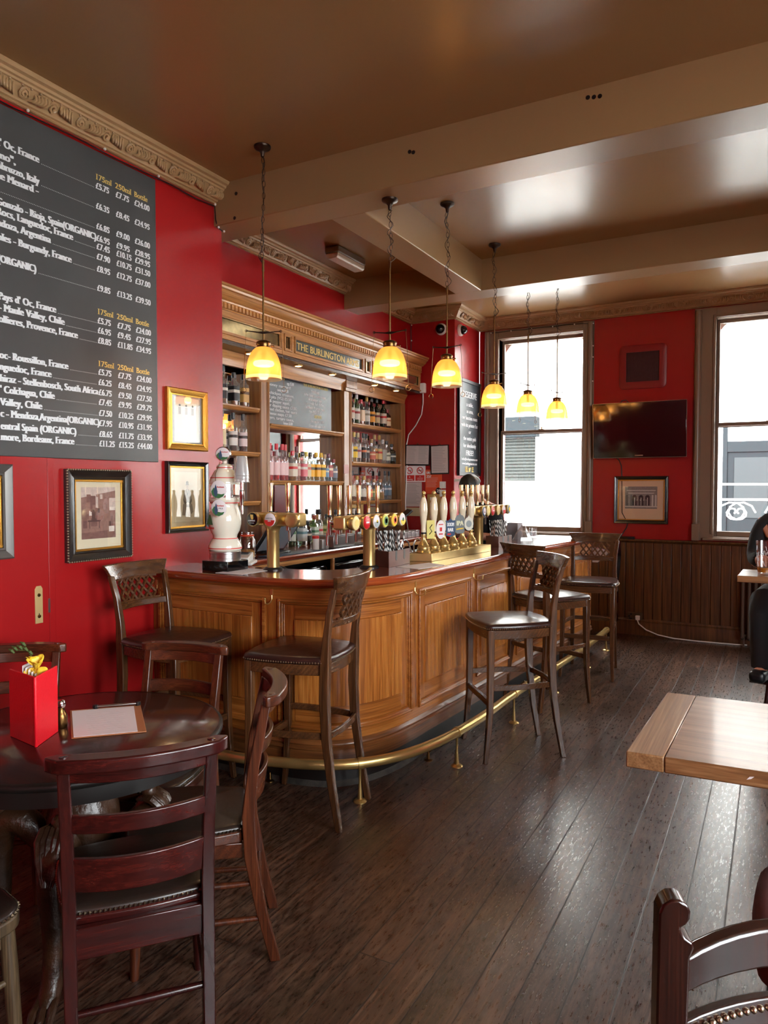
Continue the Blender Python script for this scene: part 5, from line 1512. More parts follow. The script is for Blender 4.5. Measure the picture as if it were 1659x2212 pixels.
def facade_print(t, F, w, h):
    ms = [mat('grey_photo', srgb(128, 126, 122), 0.7, var=0.2, vscale=70), mat('photo_light', srgb(196, 194, 188), 0.7), mat('photo_dark', srgb(34, 33, 34), 0.7), mat('photo_mid', srgb(84, 84, 84), 0.7)]
    b = MB(); quad(b, 0, w, 0, h, 0, F)
    b.m = 1; quad(b, w * .05, w * .95, h * .80, h * .84, .0003, F); quad(b, w * .1, w * .9, h * .68, h * .72, .0003, F); quad(b, 0, w, h * .07, h * .12, .0003, F)
    for i in range(3):
        cx = w * (.30 + .2 * i); b.m = 2; r = w * .072
        pts = [(cx - r, h * .14), (cx + r, h * .14)] + [(cx + r * math.cos(a), h * .52 + r * math.sin(a)) for a in (0, .5, 1.0, 1.57, 2.1, 2.6, 3.14)]
        b.add([(x, y, .0004) for x, y in pts], [tuple(range(len(pts)))], F)
        b.m = 1; quad(b, cx - w * .012, cx + w * .012, h * .14, h * .5, .0005, F)
    for x in (.04, .17, .83, .93): b.m = 3 if x < .5 else 1; quad(b, w * x, w * (x + .05), h * .12, h * .62, .0003, F)
    for x in (.36, .46, .57, .64): b.m = 3; quad(b, w * x, w * (x + .035), h * .14, h * .36, .0006, F); b.m = 1; b.ball((w * (x + .017), h * .39, 0.0006), w * .013, 6, 4, F @ Matrix.Scale(1, 4))
    b.build('print', ms, t)


def faint_sketch(t, F, w, h):
    ms = [mat('sketch_paper', srgb(214, 210, 200), 0.7), mat('sketch_line', srgb(150, 150, 146), 0.7)]
    b = MB(); quad(b, 0, w, 0, h, 0, F); b.m = 1
    for i in range(3):
        cx = w * (.22 + .26 * i); quad(b, cx - w * .05, cx + w * .05, h * .62, h * .78, .0003, F); b.ball((cx, h * .82, 0.0003), w * .035, 8, 4, F)
    b.build('print', ms, t)


def PL(y, z): return (XL, y, z), on_left(XL + 0.001, y, z)
o, F = PL(2.455, 1.188); picture('dark carved frame with a sepia old pub photograph, beside the red door', F, 0.42, 0.482, 0.052, M['frameblack'], M['gold'], M['mat_cream'], 0.222, 0.275, 0.01, 0.03, old_photo, True, o)
o, F = PL(3.158, 1.802); picture('plain gilt framed sketch hung above the drawing of a man', F, 0.346, 0.374, 0.042, M['gold'], None, mat('grey_blue_mount', srgb(132, 138, 142), 0.6), 0.21, 0.27, 0.0, 0.026, faint_sketch, False, o)
o, F = PL(3.150, 1.298); picture('black framed pencil drawing of a seated man in a bowler hat', F, 0.353, 0.435, 0.026, M['frameblack'], M['gold'], mat('buff_mount_paper', srgb(206, 190, 150), 0.7), 0.21, 0.31, 0.0, 0.028, gentleman, False, o)
o, F = PL(1.80, 1.240); F = TR(0.014, 0, 0) @ F; picture('grey framed picture with a gilt slip, cut off by the photo edge', F, 0.354, 0.445, 0.052, mat('pewter_frame', srgb(92, 88, 84), 0.35, 0.4), M['gold'], M['mat_cream'], 0.18, 0.27, 0.0, 0.028, sepia(9, [(160, 140, 120), (206, 190, 170), (110, 92, 80), (80, 66, 60)]), False, o)
picture('black framed street photograph on the red pier below the television', on_far(-1.521, YF - 0.001, 1.186), 0.546, 0.504, 0.036, M['frameblack'], M['gold'], M['mat_pink'], 0.325, 0.235, 0.025, 0.03, facade_print, False, (-1.248, YF, 1.186))

# ------------------------------------------------------------------ television, vent, socket on the window wall
t = thing('wall_television', 'switched off flat television on the red pier between the windows', 'television', (-1.26, YF - 0.05, 1.888), world=True)
t.rotation_euler = (math.radians(4.5), 0, 0)
b = MB(); b.box(-1.729, -0.798, YF - 0.10, YF - 0.05, 1.888, 2.462); b.build('bezel', M['blackgloss'], t, bevel=0.006)
b = MB(); b.box(-1.693, -0.834, YF - 0.1015, YF - 0.0995, 1.945, 2.428); b.build('screen', M['screen'], t)
b = MB(); b.box(-1.731, -0.796, YF - 0.098, YF - 0.090, 1.886, 2.464); b.build('silver_edge', M['steel'], t)
b = MB(); b.box(-1.40, -1.15, YF - 0.06, YF - 0.012, 2.0, 2.30); b.build('wall_bracket', M['black'], t)
b = MB(); b.box(-1.30, -1.22, YF - 0.1025, YF - 0.10, 1.905, 1.915); b.build('maker_badge', M['steel'], t)
b = MB(); b.tube([(-1.45, YF - 0.06, 2.46), (-1.44, YF - 0.05, 2.485), (-1.40, YF - 0.04, 2.49), (-1.37, YF - 0.05, 2.465)], 0.005, 6); b.build('cable_loop', M['black'], t)
t = thing('television_cable', 'thin black cable from the television down past the framed photograph', 'cable', (-1.5, YF, 1.0), world=True)
b = MB(); b.tube([(-1.50, YF - 0.03, 1.89), (-1.475, YF - 0.008, 1.86), (-1.452, YF - 0.006, 1.80), (-1.447, YF - 0.006, 1.70), (-1.44, YF - 0.006, 1.30), (-1.38, YF - 0.006, 1.19), (-1.39, YF - 0.008, 1.14), (-1.43, YF - 0.01, 1.08), (-1.455, YF - 0.03, 1.03)], 0.005, 6); b.build('flex', M['black'], t)
t = thing('wall_vent', 'square red painted ventilation grille above the television', 'vent', (-1.247, YF, 2.61), world=True)
x0, x1, z0, z1 = -1.483, -1.011, 2.61, 3.07
def rrect(x0, x1, y0, y1, r, n=5):
    out = []
    for cx, cy, a in ((x1 - r, y1 - r, 0), (x0 + r, y1 - r, PI / 2), (x0 + r, y0 + r, PI), (x1 - r, y0 + r, 1.5 * PI)):
        out += [(cx + r * math.cos(a + i / n * PI / 2), cy + r * math.sin(a + i / n * PI / 2)) for i in range(n + 1)]
    return out
b = MB(); F = on_far(0, YF, 0)
ro = rrect(x0, x1, z0, z1, 0.05); rm = rrect(x0 + .02, x1 - .02, z0 + .02, z1 - .02, 0.045); ri = rrect(x0 + .07, x1 - .07, z0 + .075, z1 - .075, 0.006); rz = ri
n = len(ro); secs = [[(x, y, z) for x, y in rg] for rg, z in ((ro, 0), (ro, .016), (rm, .026), (ri, .022), (ri, .004))]
vs = [p for s_ in secs for p in s_]; fs = [(i * n + j, i * n + (j + 1) % n, (i + 1) * n + (j + 1) % n, (i + 1) * n + j) for i in range(4) for j in range(n)]
b.add(vs, fs, F); b.build('surround', M['ventred'], t, sharp=30)
b = MB(); b.box(x0 + .06, x1 - .06, z0 + .065, z1 - .065, .002, .004, F)
k = x0 + .075
while k < x1 - .075: b.box(k, k + .005, z0 + .07, z1 - .07, .004, .012, F); k += .012
k = z0 + .08
while k < z1 - .08: b.box(x0 + .07, x1 - .07, k, k + .004, .004, .010, F); k += .014
b.build('grille', M['ventdark'], t)
t = thing('wall_socket', 'brown double socket with a white plug low on the wainscot', 'socket', (-1.29, YF - 0.018, 0.2), world=True)
F = on_far(-1.370, YF - 0.018, 0.155)
b = MB(); b.box(0, 0.15, 0, 0.086, 0, 0.010, F); b.build('plate', mat('bronze_plate', srgb(96, 78, 60), 0.35, 0.6), t, bevel=0.003)
b = MB(); b.box(0.012, 0.028, 0.03, 0.055, 0.010, 0.0105, F); b.box(0.02, 0.05, 0.012, 0.026, 0.010, 0.0105, F); b.box(0.03, 0.05, 0.055, 0.075, 0.010, 0.013, F); b.build('socket_face', M['black'], t)
t = thing('plug_lead', 'white plug with a white lead trailing along the floor to the radiator', 'plug', (-1.24, YF - 0.03, 0.0), world=True)
b = MB(); b.box(0.085, 0.132, 0.008, 0.058, 0.012, 0.045, F); b.build('plug', M['white'], t, bevel=0.008, seg=3)
b = MB(); b.tube([(-1.265, 7.945, 0.175), (-1.245, 7.93, 0.13), (-1.17, 7.92, 0.075), (-1.05, 7.91, 0.035), (-0.9, 7.9, 0.016), (-0.7, 7.905, 0.009), (-0.5, 7.92, 0.007), (-0.32, 7.93, 0.007), (-0.22, 7.95, 0.008)], 0.0065, 8); b.build('lead', M['white'], t)
t = thing('black_strap', 'black tape or strap hanging down the wainscot behind the last bar stool', 'strap', (-1.47, YF - 0.03, 0.3), world=True)
b = MB()
zz = [1.03, 0.95, 0.85, 0.7, 0.55, 0.42, 0.33]; b.chainsec([[(-1.475 + .012 * math.sin(z * 9) - w, YF - 0.045 + .006 * math.sin(z * 14), z), (-1.475 + .012 * math.sin(z * 9) + w, YF - 0.032, z), (-1.475 + .012 * math.sin(z * 9) + w, YF - 0.026, z), (-1.475 + .012 * math.sin(z * 9) - w, YF - 0.038 + .006 * math.sin(z * 14), z)] for z, w in zip(zz, (.03, .018, .022, .024, .02, .016, .006))])
b.tube([(-1.475, YF - 0.03, 0.36), (-1.49, YF - 0.03, 0.26), (-1.47, YF - 0.04, 0.18), (-1.475, YF - 0.05, 0.13)], 0.006, 6); b.box(-1.50, -1.30, YF - 0.06, YF - 0.01, 1.024, 1.05)
b.build('tape', M['blackgloss'], t)

# ------------------------------------------------------------------ framed RESERVE board, cameras, notices
t = thing('reserve_board', 'slate board in a dark frame lettered RESERVE a table beside the window', 'notice board', (-3.07, 7.66, 1.70), world=True)
y0, y1, z0, z1 = 7.325, 7.975, 1.70, 2.775
b = MB(); b.box(-3.07, -3.052, y0, y1, z0, z1); b.build('board', M['slate_b'], t)
b = MB()
for (a, c, d, e) in ((y0, y1, z0, z0 + .035), (y0, y1, z1 - .035, z1), (y0, y0 + .035, z0 + .035, z1 - .035), (y1 - .035, y1, z0 + .035, z1 - .035)): b.box(-3.07, -3.038, a, c, d, e)
b.build('frame', M['darkgrey'], t, bevel=0.006)
b = MB(); F = on_left(-3.0505, 7.65, 0)
for z, s, sz, wd in ((2.575, 'RESERVE', 0.075, 0.42), (2.48, 'a table,', 0.045, 0.20), (2.405, 'an area,', 0.045, 0.20), (2.33, 'our function room', 0.045, 0.46), (2.25, 'with its private bar', 0.045, 0.50), (2.175, 'or', 0.045, 0.07), (2.10, 'the entire pub', 0.045, 0.38), (2.02, 'for absolutely', 0.045, 0.38), (1.93, 'FREE!', 0.06, 0.23), (1.875, 'hello@burlingtonarms.com', 0.03, 0.48), (1.825, 'www.burlingtonarms.com', 0.03, 0.45)):
    text(b, s, F, sz, y=z, align='c', serif=True, bold=0.06, fit=wd)
b.build('lettering', M['chalk'], t)
b = MB()                                            # three small social media marks
b.tube([(x, y, 0) for x, y in rrect(-0.125, -0.06, 1.745, 1.80, 0.014)], 0.004, 5, closed=True, M=F); b.tube([(-0.0925 + .014 * math.cos(a / 12 * 2 * PI), 1.7725 + .014 * math.sin(a / 12 * 2 * PI), 0) for a in range(12)], 0.0035, 5, closed=True, M=F)
b.prism([(-0.035, 1.75), (-0.01, 1.745), (0.012, 1.755), (0.022, 1.78), (0.032, 1.79), (0.02, 1.79), (0.008, 1.797), (-0.004, 1.788), (-0.005, 1.78), (-0.03, 1.793), (-0.026, 1.77), (-0.016, 1.76)], 0, 0.001, F)
for q in ((0.06, 0.115, 1.743, 1.755), (0.06, 0.068, 1.755, 1.80), (0.06, 0.115, 1.792, 1.80), (0.086, 0.096, 1.755, 1.79), (0.096, 0.115, 1.774, 1.782), (0.08, 0.086, 1.77, 1.776)): b.box(q[0], q[1], q[2], q[3], 0, 0.001, F)
b.build('social_marks', M['goldpaint'], t)
b = MB(); b.box(-3.072, -2.985, 7.252, 7.75, 1.635, 1.665); structure(b.build('trim_6', mat('white_gloss_ledge', srgb(226, 220, 214), .3), bevel=.006), 'narrow white painted ledge below the framed RESERVE board')


def dome(label, F, org):
    t = thing('security_camera', label, 'camera', org, world=True)
    b = MB(); b.lathe([(0.062, 0), (0.064, 0.01), (0.062, 0.024), (0.052, 0.034), (0.05, 0.03)], 28, F); b.build('base', M['white'], t)
    b = MB(); b.lathe([(0.049, 0.028), (0.049, 0.04), (0.045, 0.058), (0.034, 0.074), (0.018, 0.084), (0, 0.087)], 28, F); d = b.build('dome', M['blackgloss'], t)
    b = MB(); b.ball((0.01, -0.012, 0.072), 0.017, 12, 8, F); b.build('lens', M['darkgrey'], d)
    return t


dome('black domed security camera on the dark wall face, above the notices', Matrix(((1, 0, 0, -3.225), (0, 0, -1, 7.25), (0, 1, 0, 3.29), (0, 0, 0, 1))), (-3.225, 7.25, 3.29))
dome('black domed security camera above the framed RESERVE board', on_left(-3.07, 7.385, 3.29), (-3.07, 7.385, 3.29))


def sheet(name, label, cat, x0, x1, z0, z1, y=7.25, th=0.003, m=None, tilt=0.0):
    t = thing(name, label, cat, ((x0 + x1) / 2, y, (z0 + z1) / 2))
    w, h = x1 - x0, z1 - z0; F = Matrix(((1, 0, 0, 0), (0, 0, -1, 0), (0, 1, 0, 0), (0, 0, 0, 1))) @ RZ(tilt) @ TR(-w / 2, -h / 2, 0)
    b = MB(); b.box(0, w, 0, h, 0.0, th, F); b.build('sheet', m or M['paper_sh'], t)
    return t, F, w, h


def lines(b, F, w, h, n, z, cols=((0.1, 0.9),), rr=None):
    for i in range(n):
        y = h * (0.92 - 0.84 * i / n)
        for a, c in cols:
            e = c - (rr.uniform(0, 0.3) * (c - a) if rr else 0); quad(b, w * a, w * e, y - h * 0.008, y + h * 0.006, z, F)


rr = random.Random(3)
for nm, lab, q, tl in (('clip_folder', 'black backed clipboard of papers hung next to the bottle shelves', (-3.655, -3.355, 1.815, 2.045), -0.03), ('clip_folder', 'taller black backed clipboard of papers overlapping the orange poster', (-3.345, -3.125, 1.715, 2.035), 0.02)):
    t, F, w, h = sheet(nm, lab, 'clipboard', *q, y=7.235, th=0.006, m=M['black'], tilt=tl)
    b = MB(); b.box(0.012, w - 0.012, 0.014, h - 0.012, 0.006, 0.008, F); p = b.build('paper', M['paper_sh'], t)
    b = MB(); lines(b, F, w, h, 15, 0.0085, ((0.10, 0.46), (0.54, 0.92)) if w > .25 else ((0.12, 0.88),), rr); b.build('print', M['ink'], p)
    b = MB(); b.tube([(w / 2 - .02, h - .004, .006), (w / 2, h + .018, .008), (w / 2 + .02, h - .004, .006)], 0.0025, 6, M=F); b.build('wire_hanger', M['brass_dk'], t)
t, F, w, h = sheet('no_smoking_sign', 'white and red no smoking and no electronic cigarettes sign', 'sign', -3.675, -3.415, 1.632, 1.812, m=M['paper'])
b = MB()
for x in (0.012, w / 2 + 0.006): b.box(x, x + w / 2 - 0.018, 0.012, 0.075, 0.003, 0.0036, F)
b.build('red_panel', M['redsign'], t)
b = MB()
for i, x in enumerate((w * .25, w * .75)):
    b.tube([(x + .036 * math.cos(a / 24 * 2 * PI), .127 + .036 * math.sin(a / 24 * 2 * PI), .0035) for a in range(24)], 0.0045, 5, closed=True, M=F); b.tube([(x - .025, .152, .0045), (x + .025, .102, .0045)], 0.004, 5, M=F)
b.build('prohibition_ring', M['redsign'], t)
b = MB()
for x in (w * .25, w * .75): b.box(x - .024, x + .018, .122, .128, .003, .0042, F); b.tube([(x + .02, .127, .004), (x + .014, .136, .004), (x + .022, .145, .004)], .0018, 5, M=F)
b.build('cigarette', M['black'], t)
b = MB()
for x, ls in ((w * .25, ('No', 'smoking')), (w * .75, ('No', 'electronic', 'cigarettes'))):
    for i, s in enumerate(ls): text(b, s, F, 0.016 if len(ls) < 3 else 0.010, x=x, y=(0.048 - 0.026 * i) if len(ls) < 3 else 0.054 - 0.017 * i, align='c', bold=0.03, z=0.0038, fit={'No': .018, 'smoking': .075, 'electronic': .07, 'cigarettes': .07}[s])
b.build('lettering', M['paper'], t)
t, F, w, h = sheet('age_check_poster', 'orange red UNDER 25 poster below the taller clipboard', 'poster', -3.415, -3.215, 1.50, 1.765, m=M['orange'])
b = MB(); text(b, 'UNDER', F, 0.028, x=0.012, y=h - 0.045, bold=0.07, fit=0.10, z=.0035); text(b, '25?', F, 0.028, x=0.012, y=h - 0.085, bold=0.07, fit=0.06, z=.0035); text(b, '25', F, 0.032, x=w - 0.062, y=0.018, bold=0.07, fit=0.05, z=.0045); lines(b, F @ TR(0, h * .2, 0), w, h * .5, 8, .0035, ((.06, .85),), rr); b.build('lettering', M['paper'], t)
b = MB(); b.lathe([(0.036, .003), (0.036, .004)], 28, F @ TR(w - 0.04, 0.033, 0)); b.build('black_disc', M['black'], t)
t, F, w, h = sheet('pinned_paper', 'white printed paper pinned below the no smoking sign', 'paper', -3.665, -3.46, 1.355, 1.628, m=M['paper_sh'], tilt=0.01)
b = MB(); lines(b, F, w, h, 18, .0035, ((.08, .9),), rr); b.build('print', M['ink'], t)
t, F, w, h = sheet('licence_plaque', 'small cream plaque under the pinned white paper', 'plaque', -3.67, -3.47, 1.25, 1.345, m=mat('cream_plaque', srgb(206, 190, 152), 0.5))
b = MB(); lines(b, F, w, h, 5, .0035, ((.1, .9),), rr); b.build('print', M['frameblack'], t)
t, F, w, h = sheet('brass_switch_panel', 'brass panel of white switches behind the beer pumps', 'switch panel', -3.39, -3.23, 1.20, 1.495, th=0.006, m=M['brass_br'])
for i in range(2):
    for j in range(4):
        b = MB(); b.box(.035 + .06 * i, .06 + .06 * i, .03 + .065 * j, .065 + .065 * j, .006, .012, F); b.build('switch', M['white'], t, bevel=.002)
for lab, z in (('square white light switch, the upper of two, behind the beer pumps', 1.605), ('square white light switch, the lower of two, behind the beer pumps', 1.515)):
    t, F, w, h = sheet('light_switch', lab, 'switch', -3.24, -3.17, z - .045, z + .03, th=0.008, m=M['white'])
    b = MB(); b.box(w / 2 - .012, w / 2 + .012, h / 2 - .02, h / 2 + .02, .008, .012, F); b.build('rocker', M['white'], t, bevel=.002)
t = thing('alarm_box', 'small white sensor box at the end of the canopy with a trailing cable', 'sensor', (-3.44, 7.21, 2.66), world=True)
b = MB(); b.box(-3.475, -3.405, 7.20, 7.25, 2.61, 2.72); b.build('housing', M['white'], t, bevel=.012, seg=3)
b = MB(); b.tube([(-3.44, 7.235, 2.61), (-3.442, 7.24, 2.50), (-3.46, 7.24, 2.38), (-3.53, 7.24, 2.26), (-3.62, 7.24, 2.16), (-3.645, 7.24, 2.05), (-3.64, 7.24, 1.85), (-3.65, 7.24, 1.6), (-3.66, 7.235, 1.4), (-3.64, 7.23, 1.2), (-3.60, 7.2, 1.07)], 0.006, 7); b.build('cable', M['white'], t)
t = thing('emergency_light', 'oblong emergency light fitting on the ceiling above the bar shelves', 'light', (-3.16, 5.15, H), world=True)
b = MB(); b.box(-3.225, -3.095, 4.93, 5.37, H - 0.055, H); b.build('body', M['fitting'], t, bevel=.01)
b = MB(); b.prism([(-.06, -.055), (.06, -.055), (.055, -.085), (.04, -.098), (-.04, -.098), (-.055, -.085)], 4.935, 5.365, Matrix(((1, 0, 0, -3.16), (0, 0, 1, 0), (0, 1, 0, H), (0, 0, 0, 1)))); b.build('diffuser', M['diffuser'], t, bevel=.006)

# fairy light cable along the cornices
def fairy(label, pts, clips):
    t = thing('fairy_light_cable', label, 'string lights', pts[0], world=True)
    b = MB(); b.tube(pts, 0.004, 6); b.build('cable', M['black'], t)
    for p in clips:
        b = MB(); b.ball(p, 0.008, 8, 5); b.build('bulb', M['white'], t)


ys = [0.8 + 0.2 * i for i in range(14)]
fairy('dark light string with small white bulbs tacked under the near cornice', [(XL + 0.02, y, 3.372 - 0.012 * abs(math.sin(y * 5))) for y in ys] + [(XL + 0.02, 3.585, 3.37), (XL + 0.02, 3.592, 3.29), (XL + 0.02, 3.61, 3.245), (XL + 0.02, 3.66, 3.235)], [(XL + 0.028, y, 3.378) for y in (2.27, 2.72, 3.10, 3.58)] + [(XL + 0.028, 3.61, 3.245), (XL + 0.026, 3.665, 3.235)])
fairy('dark light string with small white bulbs down the recess corner', [(-3.59, 7.235, 3.38), (-3.592, 7.24, 3.2), (-3.59, 7.24, 3.0), (-3.592, 7.24, 2.8), (-3.59, 7.24, 2.65)], [(-3.58, 7.23, z) for z in (3.37, 3.2, 3.02, 2.85)])
fairy('light string with small white bulbs over the first far window', [(-3.0 + 0.16 * i, YF - 0.03, 3.36 - 0.008 * (i % 2)) for i in range(8)] + [(-1.76, YF - 0.03, 3.34), (-1.755, YF - 0.03, 3.0), (-1.76, YF - 0.03, 2.7), (-1.757, YF - 0.03, 2.3)], [(-2.92 + 0.24 * i, YF - 0.036, 3.352) for i in range(5)] + [(-1.757, YF - 0.036, z) for z in (3.34, 3.1, 2.98, 2.72)])
# ------------------------------------------------------------------ bottles
GT = {}


def gl(c):
    if c not in GT: GT[c] = thin_glass('bottle_glass_%d' % len(GT), c, 0.10, 0.0, 0.08, (min(1, c[0] * 1.1), min(1, c[1] * 1.1), min(1, c[2] * 1.1)), 0.55)
    return GT[c]


PT = {}


def plain(c, r=0.4):
    if c not in PT: PT[c] = mat('bottle_print_%d' % len(PT), srgb(*c), r)
    return PT[c]


LQ = {}


def liquid(c):
    if c not in LQ: LQ[c] = mat('spirit_%d' % len(LQ), srgb(*c), 0.1, trans=0.55)
    return LQ[c]


CLEAR, GREEN, BROWN, BLUE = (0.93, 0.95, 0.94), (0.45, 0.62, 0.40), (0.20, 0.13, 0.08), (0.72, 0.84, 0.90)
DARKG = (0.10, 0.16, 0.10)


def bottle(shape, glass, cap, lab, liq, level=0.7, stripe=None):
    """returns the prototype parts as a builder; shapes: tall, square, round, flask, wine, squat"""
    S = {'tall': (0.036, 0.30, 0.60, 0.70, 0.014), 'slim': (0.031, 0.31, 0.58, 0.70, 0.013), 'square': (0.037, 0.26, 0.68, 0.76, 0.015), 'round': (0.044, 0.25, 0.55, 0.70, 0.015),
         'flask': (0.048, 0.22, 0.60, 0.74, 0.016), 'wine': (0.037, 0.31, 0.58, 0.72, 0.014), 'squat': (0.042, 0.21, 0.66, 0.78, 0.017)}[shape]
    r, h, s0, s1, nr = S
    n = 4 if shape == 'square' else 20
    rot = RZ(PI / 4) if shape == 'square' else Matrix()
    k = 1.30 if shape == 'square' else 1.0
    def go(loc, label, group):
        t = thing('spirit_bottle', label, 'bottle', loc, 0, group)
        b = MB()
        if shape == 'square':
            b.chainsec([[(x, y, z) for x, y in rrect(-q, q, -q, q, q * 0.25, 3)] for q, z in ((r * .9, 0), (r * .95, .004), (r * .95, h * s0), (r * .7, h * (s0 + s1) / 2), (nr, h * s1), (nr, h * 0.93))])
        else:
            b.lathe([(r * .92, 0), (r, .006), (r, h * s0), (r * .93, h * (s0 * .7 + s1 * .3)), (r * .6, h * (s0 * .25 + s1 * .75)), (nr, h * s1), (nr, h * .93)], n)
        b.build('glass_body', gl(glass), t, sharp=50)
        b = MB(); b.lathe([(nr * 1.12, h * .84), (nr * 1.18, h * .86), (nr * 1.15, h), (nr * .9, h * 1.003)], 14); b.build('cap', plain(cap, 0.3), t)
        if lab:
            b = MB(); z0, z1 = h * .15, h * s0 * .86
            if shape == 'square':
                q = r * .962; b.chainsec([[(x, y, z) for x, y in rrect(-q, q, -q, q, q * .25, 3)] for z in (z0, z1)])
            else: b.shell([(r * 1.012, z0), (r * 1.012, z1)], 20)
            lo = b.build('label', plain(lab, 0.5), t)
            if stripe:
                b = MB(); zz = z0 + (z1 - z0) * .55; zh = (z1 - z0) * .2
                if shape == 'square':
                    q = r * .972; b.chainsec([[(x, y, z) for x, y in rrect(-q, q, -q, q, q * .25, 3)] for z in (zz, zz + zh)])
                else: b.shell([(r * 1.02, zz), (r * 1.02, zz + zh)], 20)
                b.build('label_band', plain(stripe, 0.5), lo)
        if liq:
            b = MB(); b.lathe([(r * .86, .006), (r * .9, .01), (r * .9, h * s0 * level)], 16 if shape != 'square' else 16, rot); b.build('liquid', liquid(liq), t)
        return t
    return go


ORDW = ['first', 'second', 'third', 'fourth', 'fifth', 'sixth', 'seventh', 'eighth', 'ninth', 'tenth', 'eleventh', 'twelfth', 'thirteenth', 'fourteenth', 'fifteenth']


def shelf_row(where, items, y0, y1, z, x=-3.728, group=None, jitter=0.012):
    n = len(items); seen = {}
    for i, (desc, args) in enumerate(items):
        y = y0 + (y1 - y0) * (i + 0.5) / n
        if args not in seen: seen[args] = None
        lab = '%s, %s along %s' % (desc, ORDW[i], where)
        loc = (x + RND.uniform(-jitter, jitter), y, z + 0.0005)
        if seen[args] is None: seen[args] = bottle(*args)(loc, lab, group or ('bottles on ' + where))
        else: dup(seen[args], loc, RND.uniform(0, 6), lab)


W_, K_, RD, GD = (232, 228, 216), (28, 26, 26), (206, 40, 52), (200, 160, 84)
whisky = (196, 120, 44); amber = (224, 168, 70); pale = (236, 206, 140)
shelf_row('the top pier side shelf', [('black capped bourbon bottle', ('square', CLEAR, K_, (36, 34, 34), whisky, .5, GD)), ('white labelled bourbon bottle', ('tall', CLEAR, K_, W_, (150, 70, 40), .3, (170, 120, 70))),
          ('grey labelled bottle', ('square', CLEAR, K_, (190, 192, 196), whisky, .3, (120, 120, 124))), ('brown paper labelled bottle', ('square', CLEAR, (60, 44, 28), (196, 148, 78), whisky, .4, K_)),
          ('dark labelled whiskey bottle', ('tall', CLEAR, K_, (30, 30, 30), whisky, .4, W_)), ('black labelled whiskey bottle', ('square', CLEAR, K_, (24, 24, 26), whisky, .4, W_)), ('tan labelled whiskey bottle', ('square', CLEAR, K_, (204, 160, 92), whisky, .4, (90, 60, 30)))], 3.74, 4.58, 2.207)
shelf_row('the middle pier side shelf', [('cork topped pale malt bottle', ('tall', CLEAR, (190, 130, 80), (222, 200, 150), pale, .8)), ('pale malt whisky bottle', ('round', CLEAR, K_, (214, 196, 140), amber, .7, (160, 120, 60))), ('golden malt whisky bottle', ('tall', CLEAR, (190, 120, 60), None, amber, .9)),
          ('cream labelled malt bottle', ('slim', CLEAR, K_, (230, 214, 170), pale, .6)), ('white labelled dark malt bottle', ('tall', CLEAR, K_, (226, 220, 214), (96, 40, 28), .6, (60, 50, 50))), ('pink white labelled malt bottle', ('tall', CLEAR, K_, (226, 206, 206), (96, 40, 28), .7, (60, 50, 50)))], 3.80, 4.58, 1.854)
shelf_row('the lowest pier side shelf', [('dark wine bottle', ('wine', DARKG, (30, 34, 30), (220, 214, 190), None)), ('green wine bottle', ('wine', DARKG, (214, 190, 60), (40, 60, 50), None)), ('clear liqueur bottle', ('squat', CLEAR, K_, W_, pale, .6)), ('small dark bitters bottle', ('squat', BROWN, K_, (214, 206, 190), None))], 3.82, 4.4, 1.465)
pink = (236, 96, 110)
pg = ('slim', (0.97, 0.80, 0.82), RD, (240, 206, 206), (226, 40, 40), .3)
shelf_row('the shelf under the chalk menu', [('red capped pink gin bottle', pg)] * 4 + [('red capped clear gin bottle', ('square', CLEAR, RD, (228, 218, 198), (226, 150, 80), .4, (200, 60, 60))), ('dark capped rhubarb gin bottle', ('tall', CLEAR, (110, 30, 36), (196, 150, 140), (226, 150, 130), .3, (230, 220, 210))),
          ('pink labelled bottle', ('square', CLEAR, K_, (214, 110, 120), (222, 120, 130), .5, W_)), ('white labelled gin bottle', ('square', CLEAR, (230, 200, 60), (222, 206, 170), pale, .4, (190, 90, 70))), ('yellow labelled gin bottle with a black cap', ('square', CLEAR, K_, (238, 178, 50), amber, .4, (60, 60, 40))),
          ('yellow capped orange gin bottle', ('square', CLEAR, (240, 190, 40), (240, 176, 40), amber, .5, (70, 50, 30))), ('yellow capped lemon gin bottle', ('square', CLEAR, (240, 190, 40), (240, 190, 60), amber, .5, (60, 60, 40))), ('round blue labelled gin bottle', ('round', (0.86, 0.93, 0.93), (190, 150, 110), (110, 150, 180), None, .5, (226, 220, 200))),
          ('red labelled small gin bottle', ('square', BLUE, (120, 40, 50), (150, 60, 60), None, .5, (230, 210, 180))), ('slate labelled gin bottle', ('squat', BLUE, (150, 50, 50), (120, 126, 140), None, .5, (226, 214, 200)))], 4.80, 5.86, 1.63, x=-3.712)
shelf_row('the top far shelf', [('dark aperitif bottle with a white label', ('wine', BROWN, (60, 20, 20), (224, 216, 200), None, .5, (180, 60, 50))), ('white capped vermouth bottle', ('tall', GREEN, (220, 220, 216), (226, 222, 214), None, .5, (160, 60, 60))), ('red capped clear liqueur bottle', ('square', CLEAR, RD, (226, 200, 170), (206, 120, 100), .3)),
          ('gold topped clear spirit bottle', ('tall', CLEAR, GD, (214, 214, 206), None, .5, (150, 140, 120))), ('black bottle with an orange label', ('wine', BROWN, K_, (236, 160, 50), None, .5, (60, 40, 20))), ('tall dark bottle with a long neck', ('wine', DARKG, (40, 50, 40), (206, 190, 150), None, .5, (120, 40, 40))),
          ('red capped dark bottle', ('wine', DARKG, RD, (226, 214, 196), None, .5, (200, 50, 50))), ('short brown bottle with a cream label', ('squat', BROWN, (150, 40, 40), (230, 206, 170), None, .5, (190, 120, 80)))], 6.10, 7.0, 2.207)
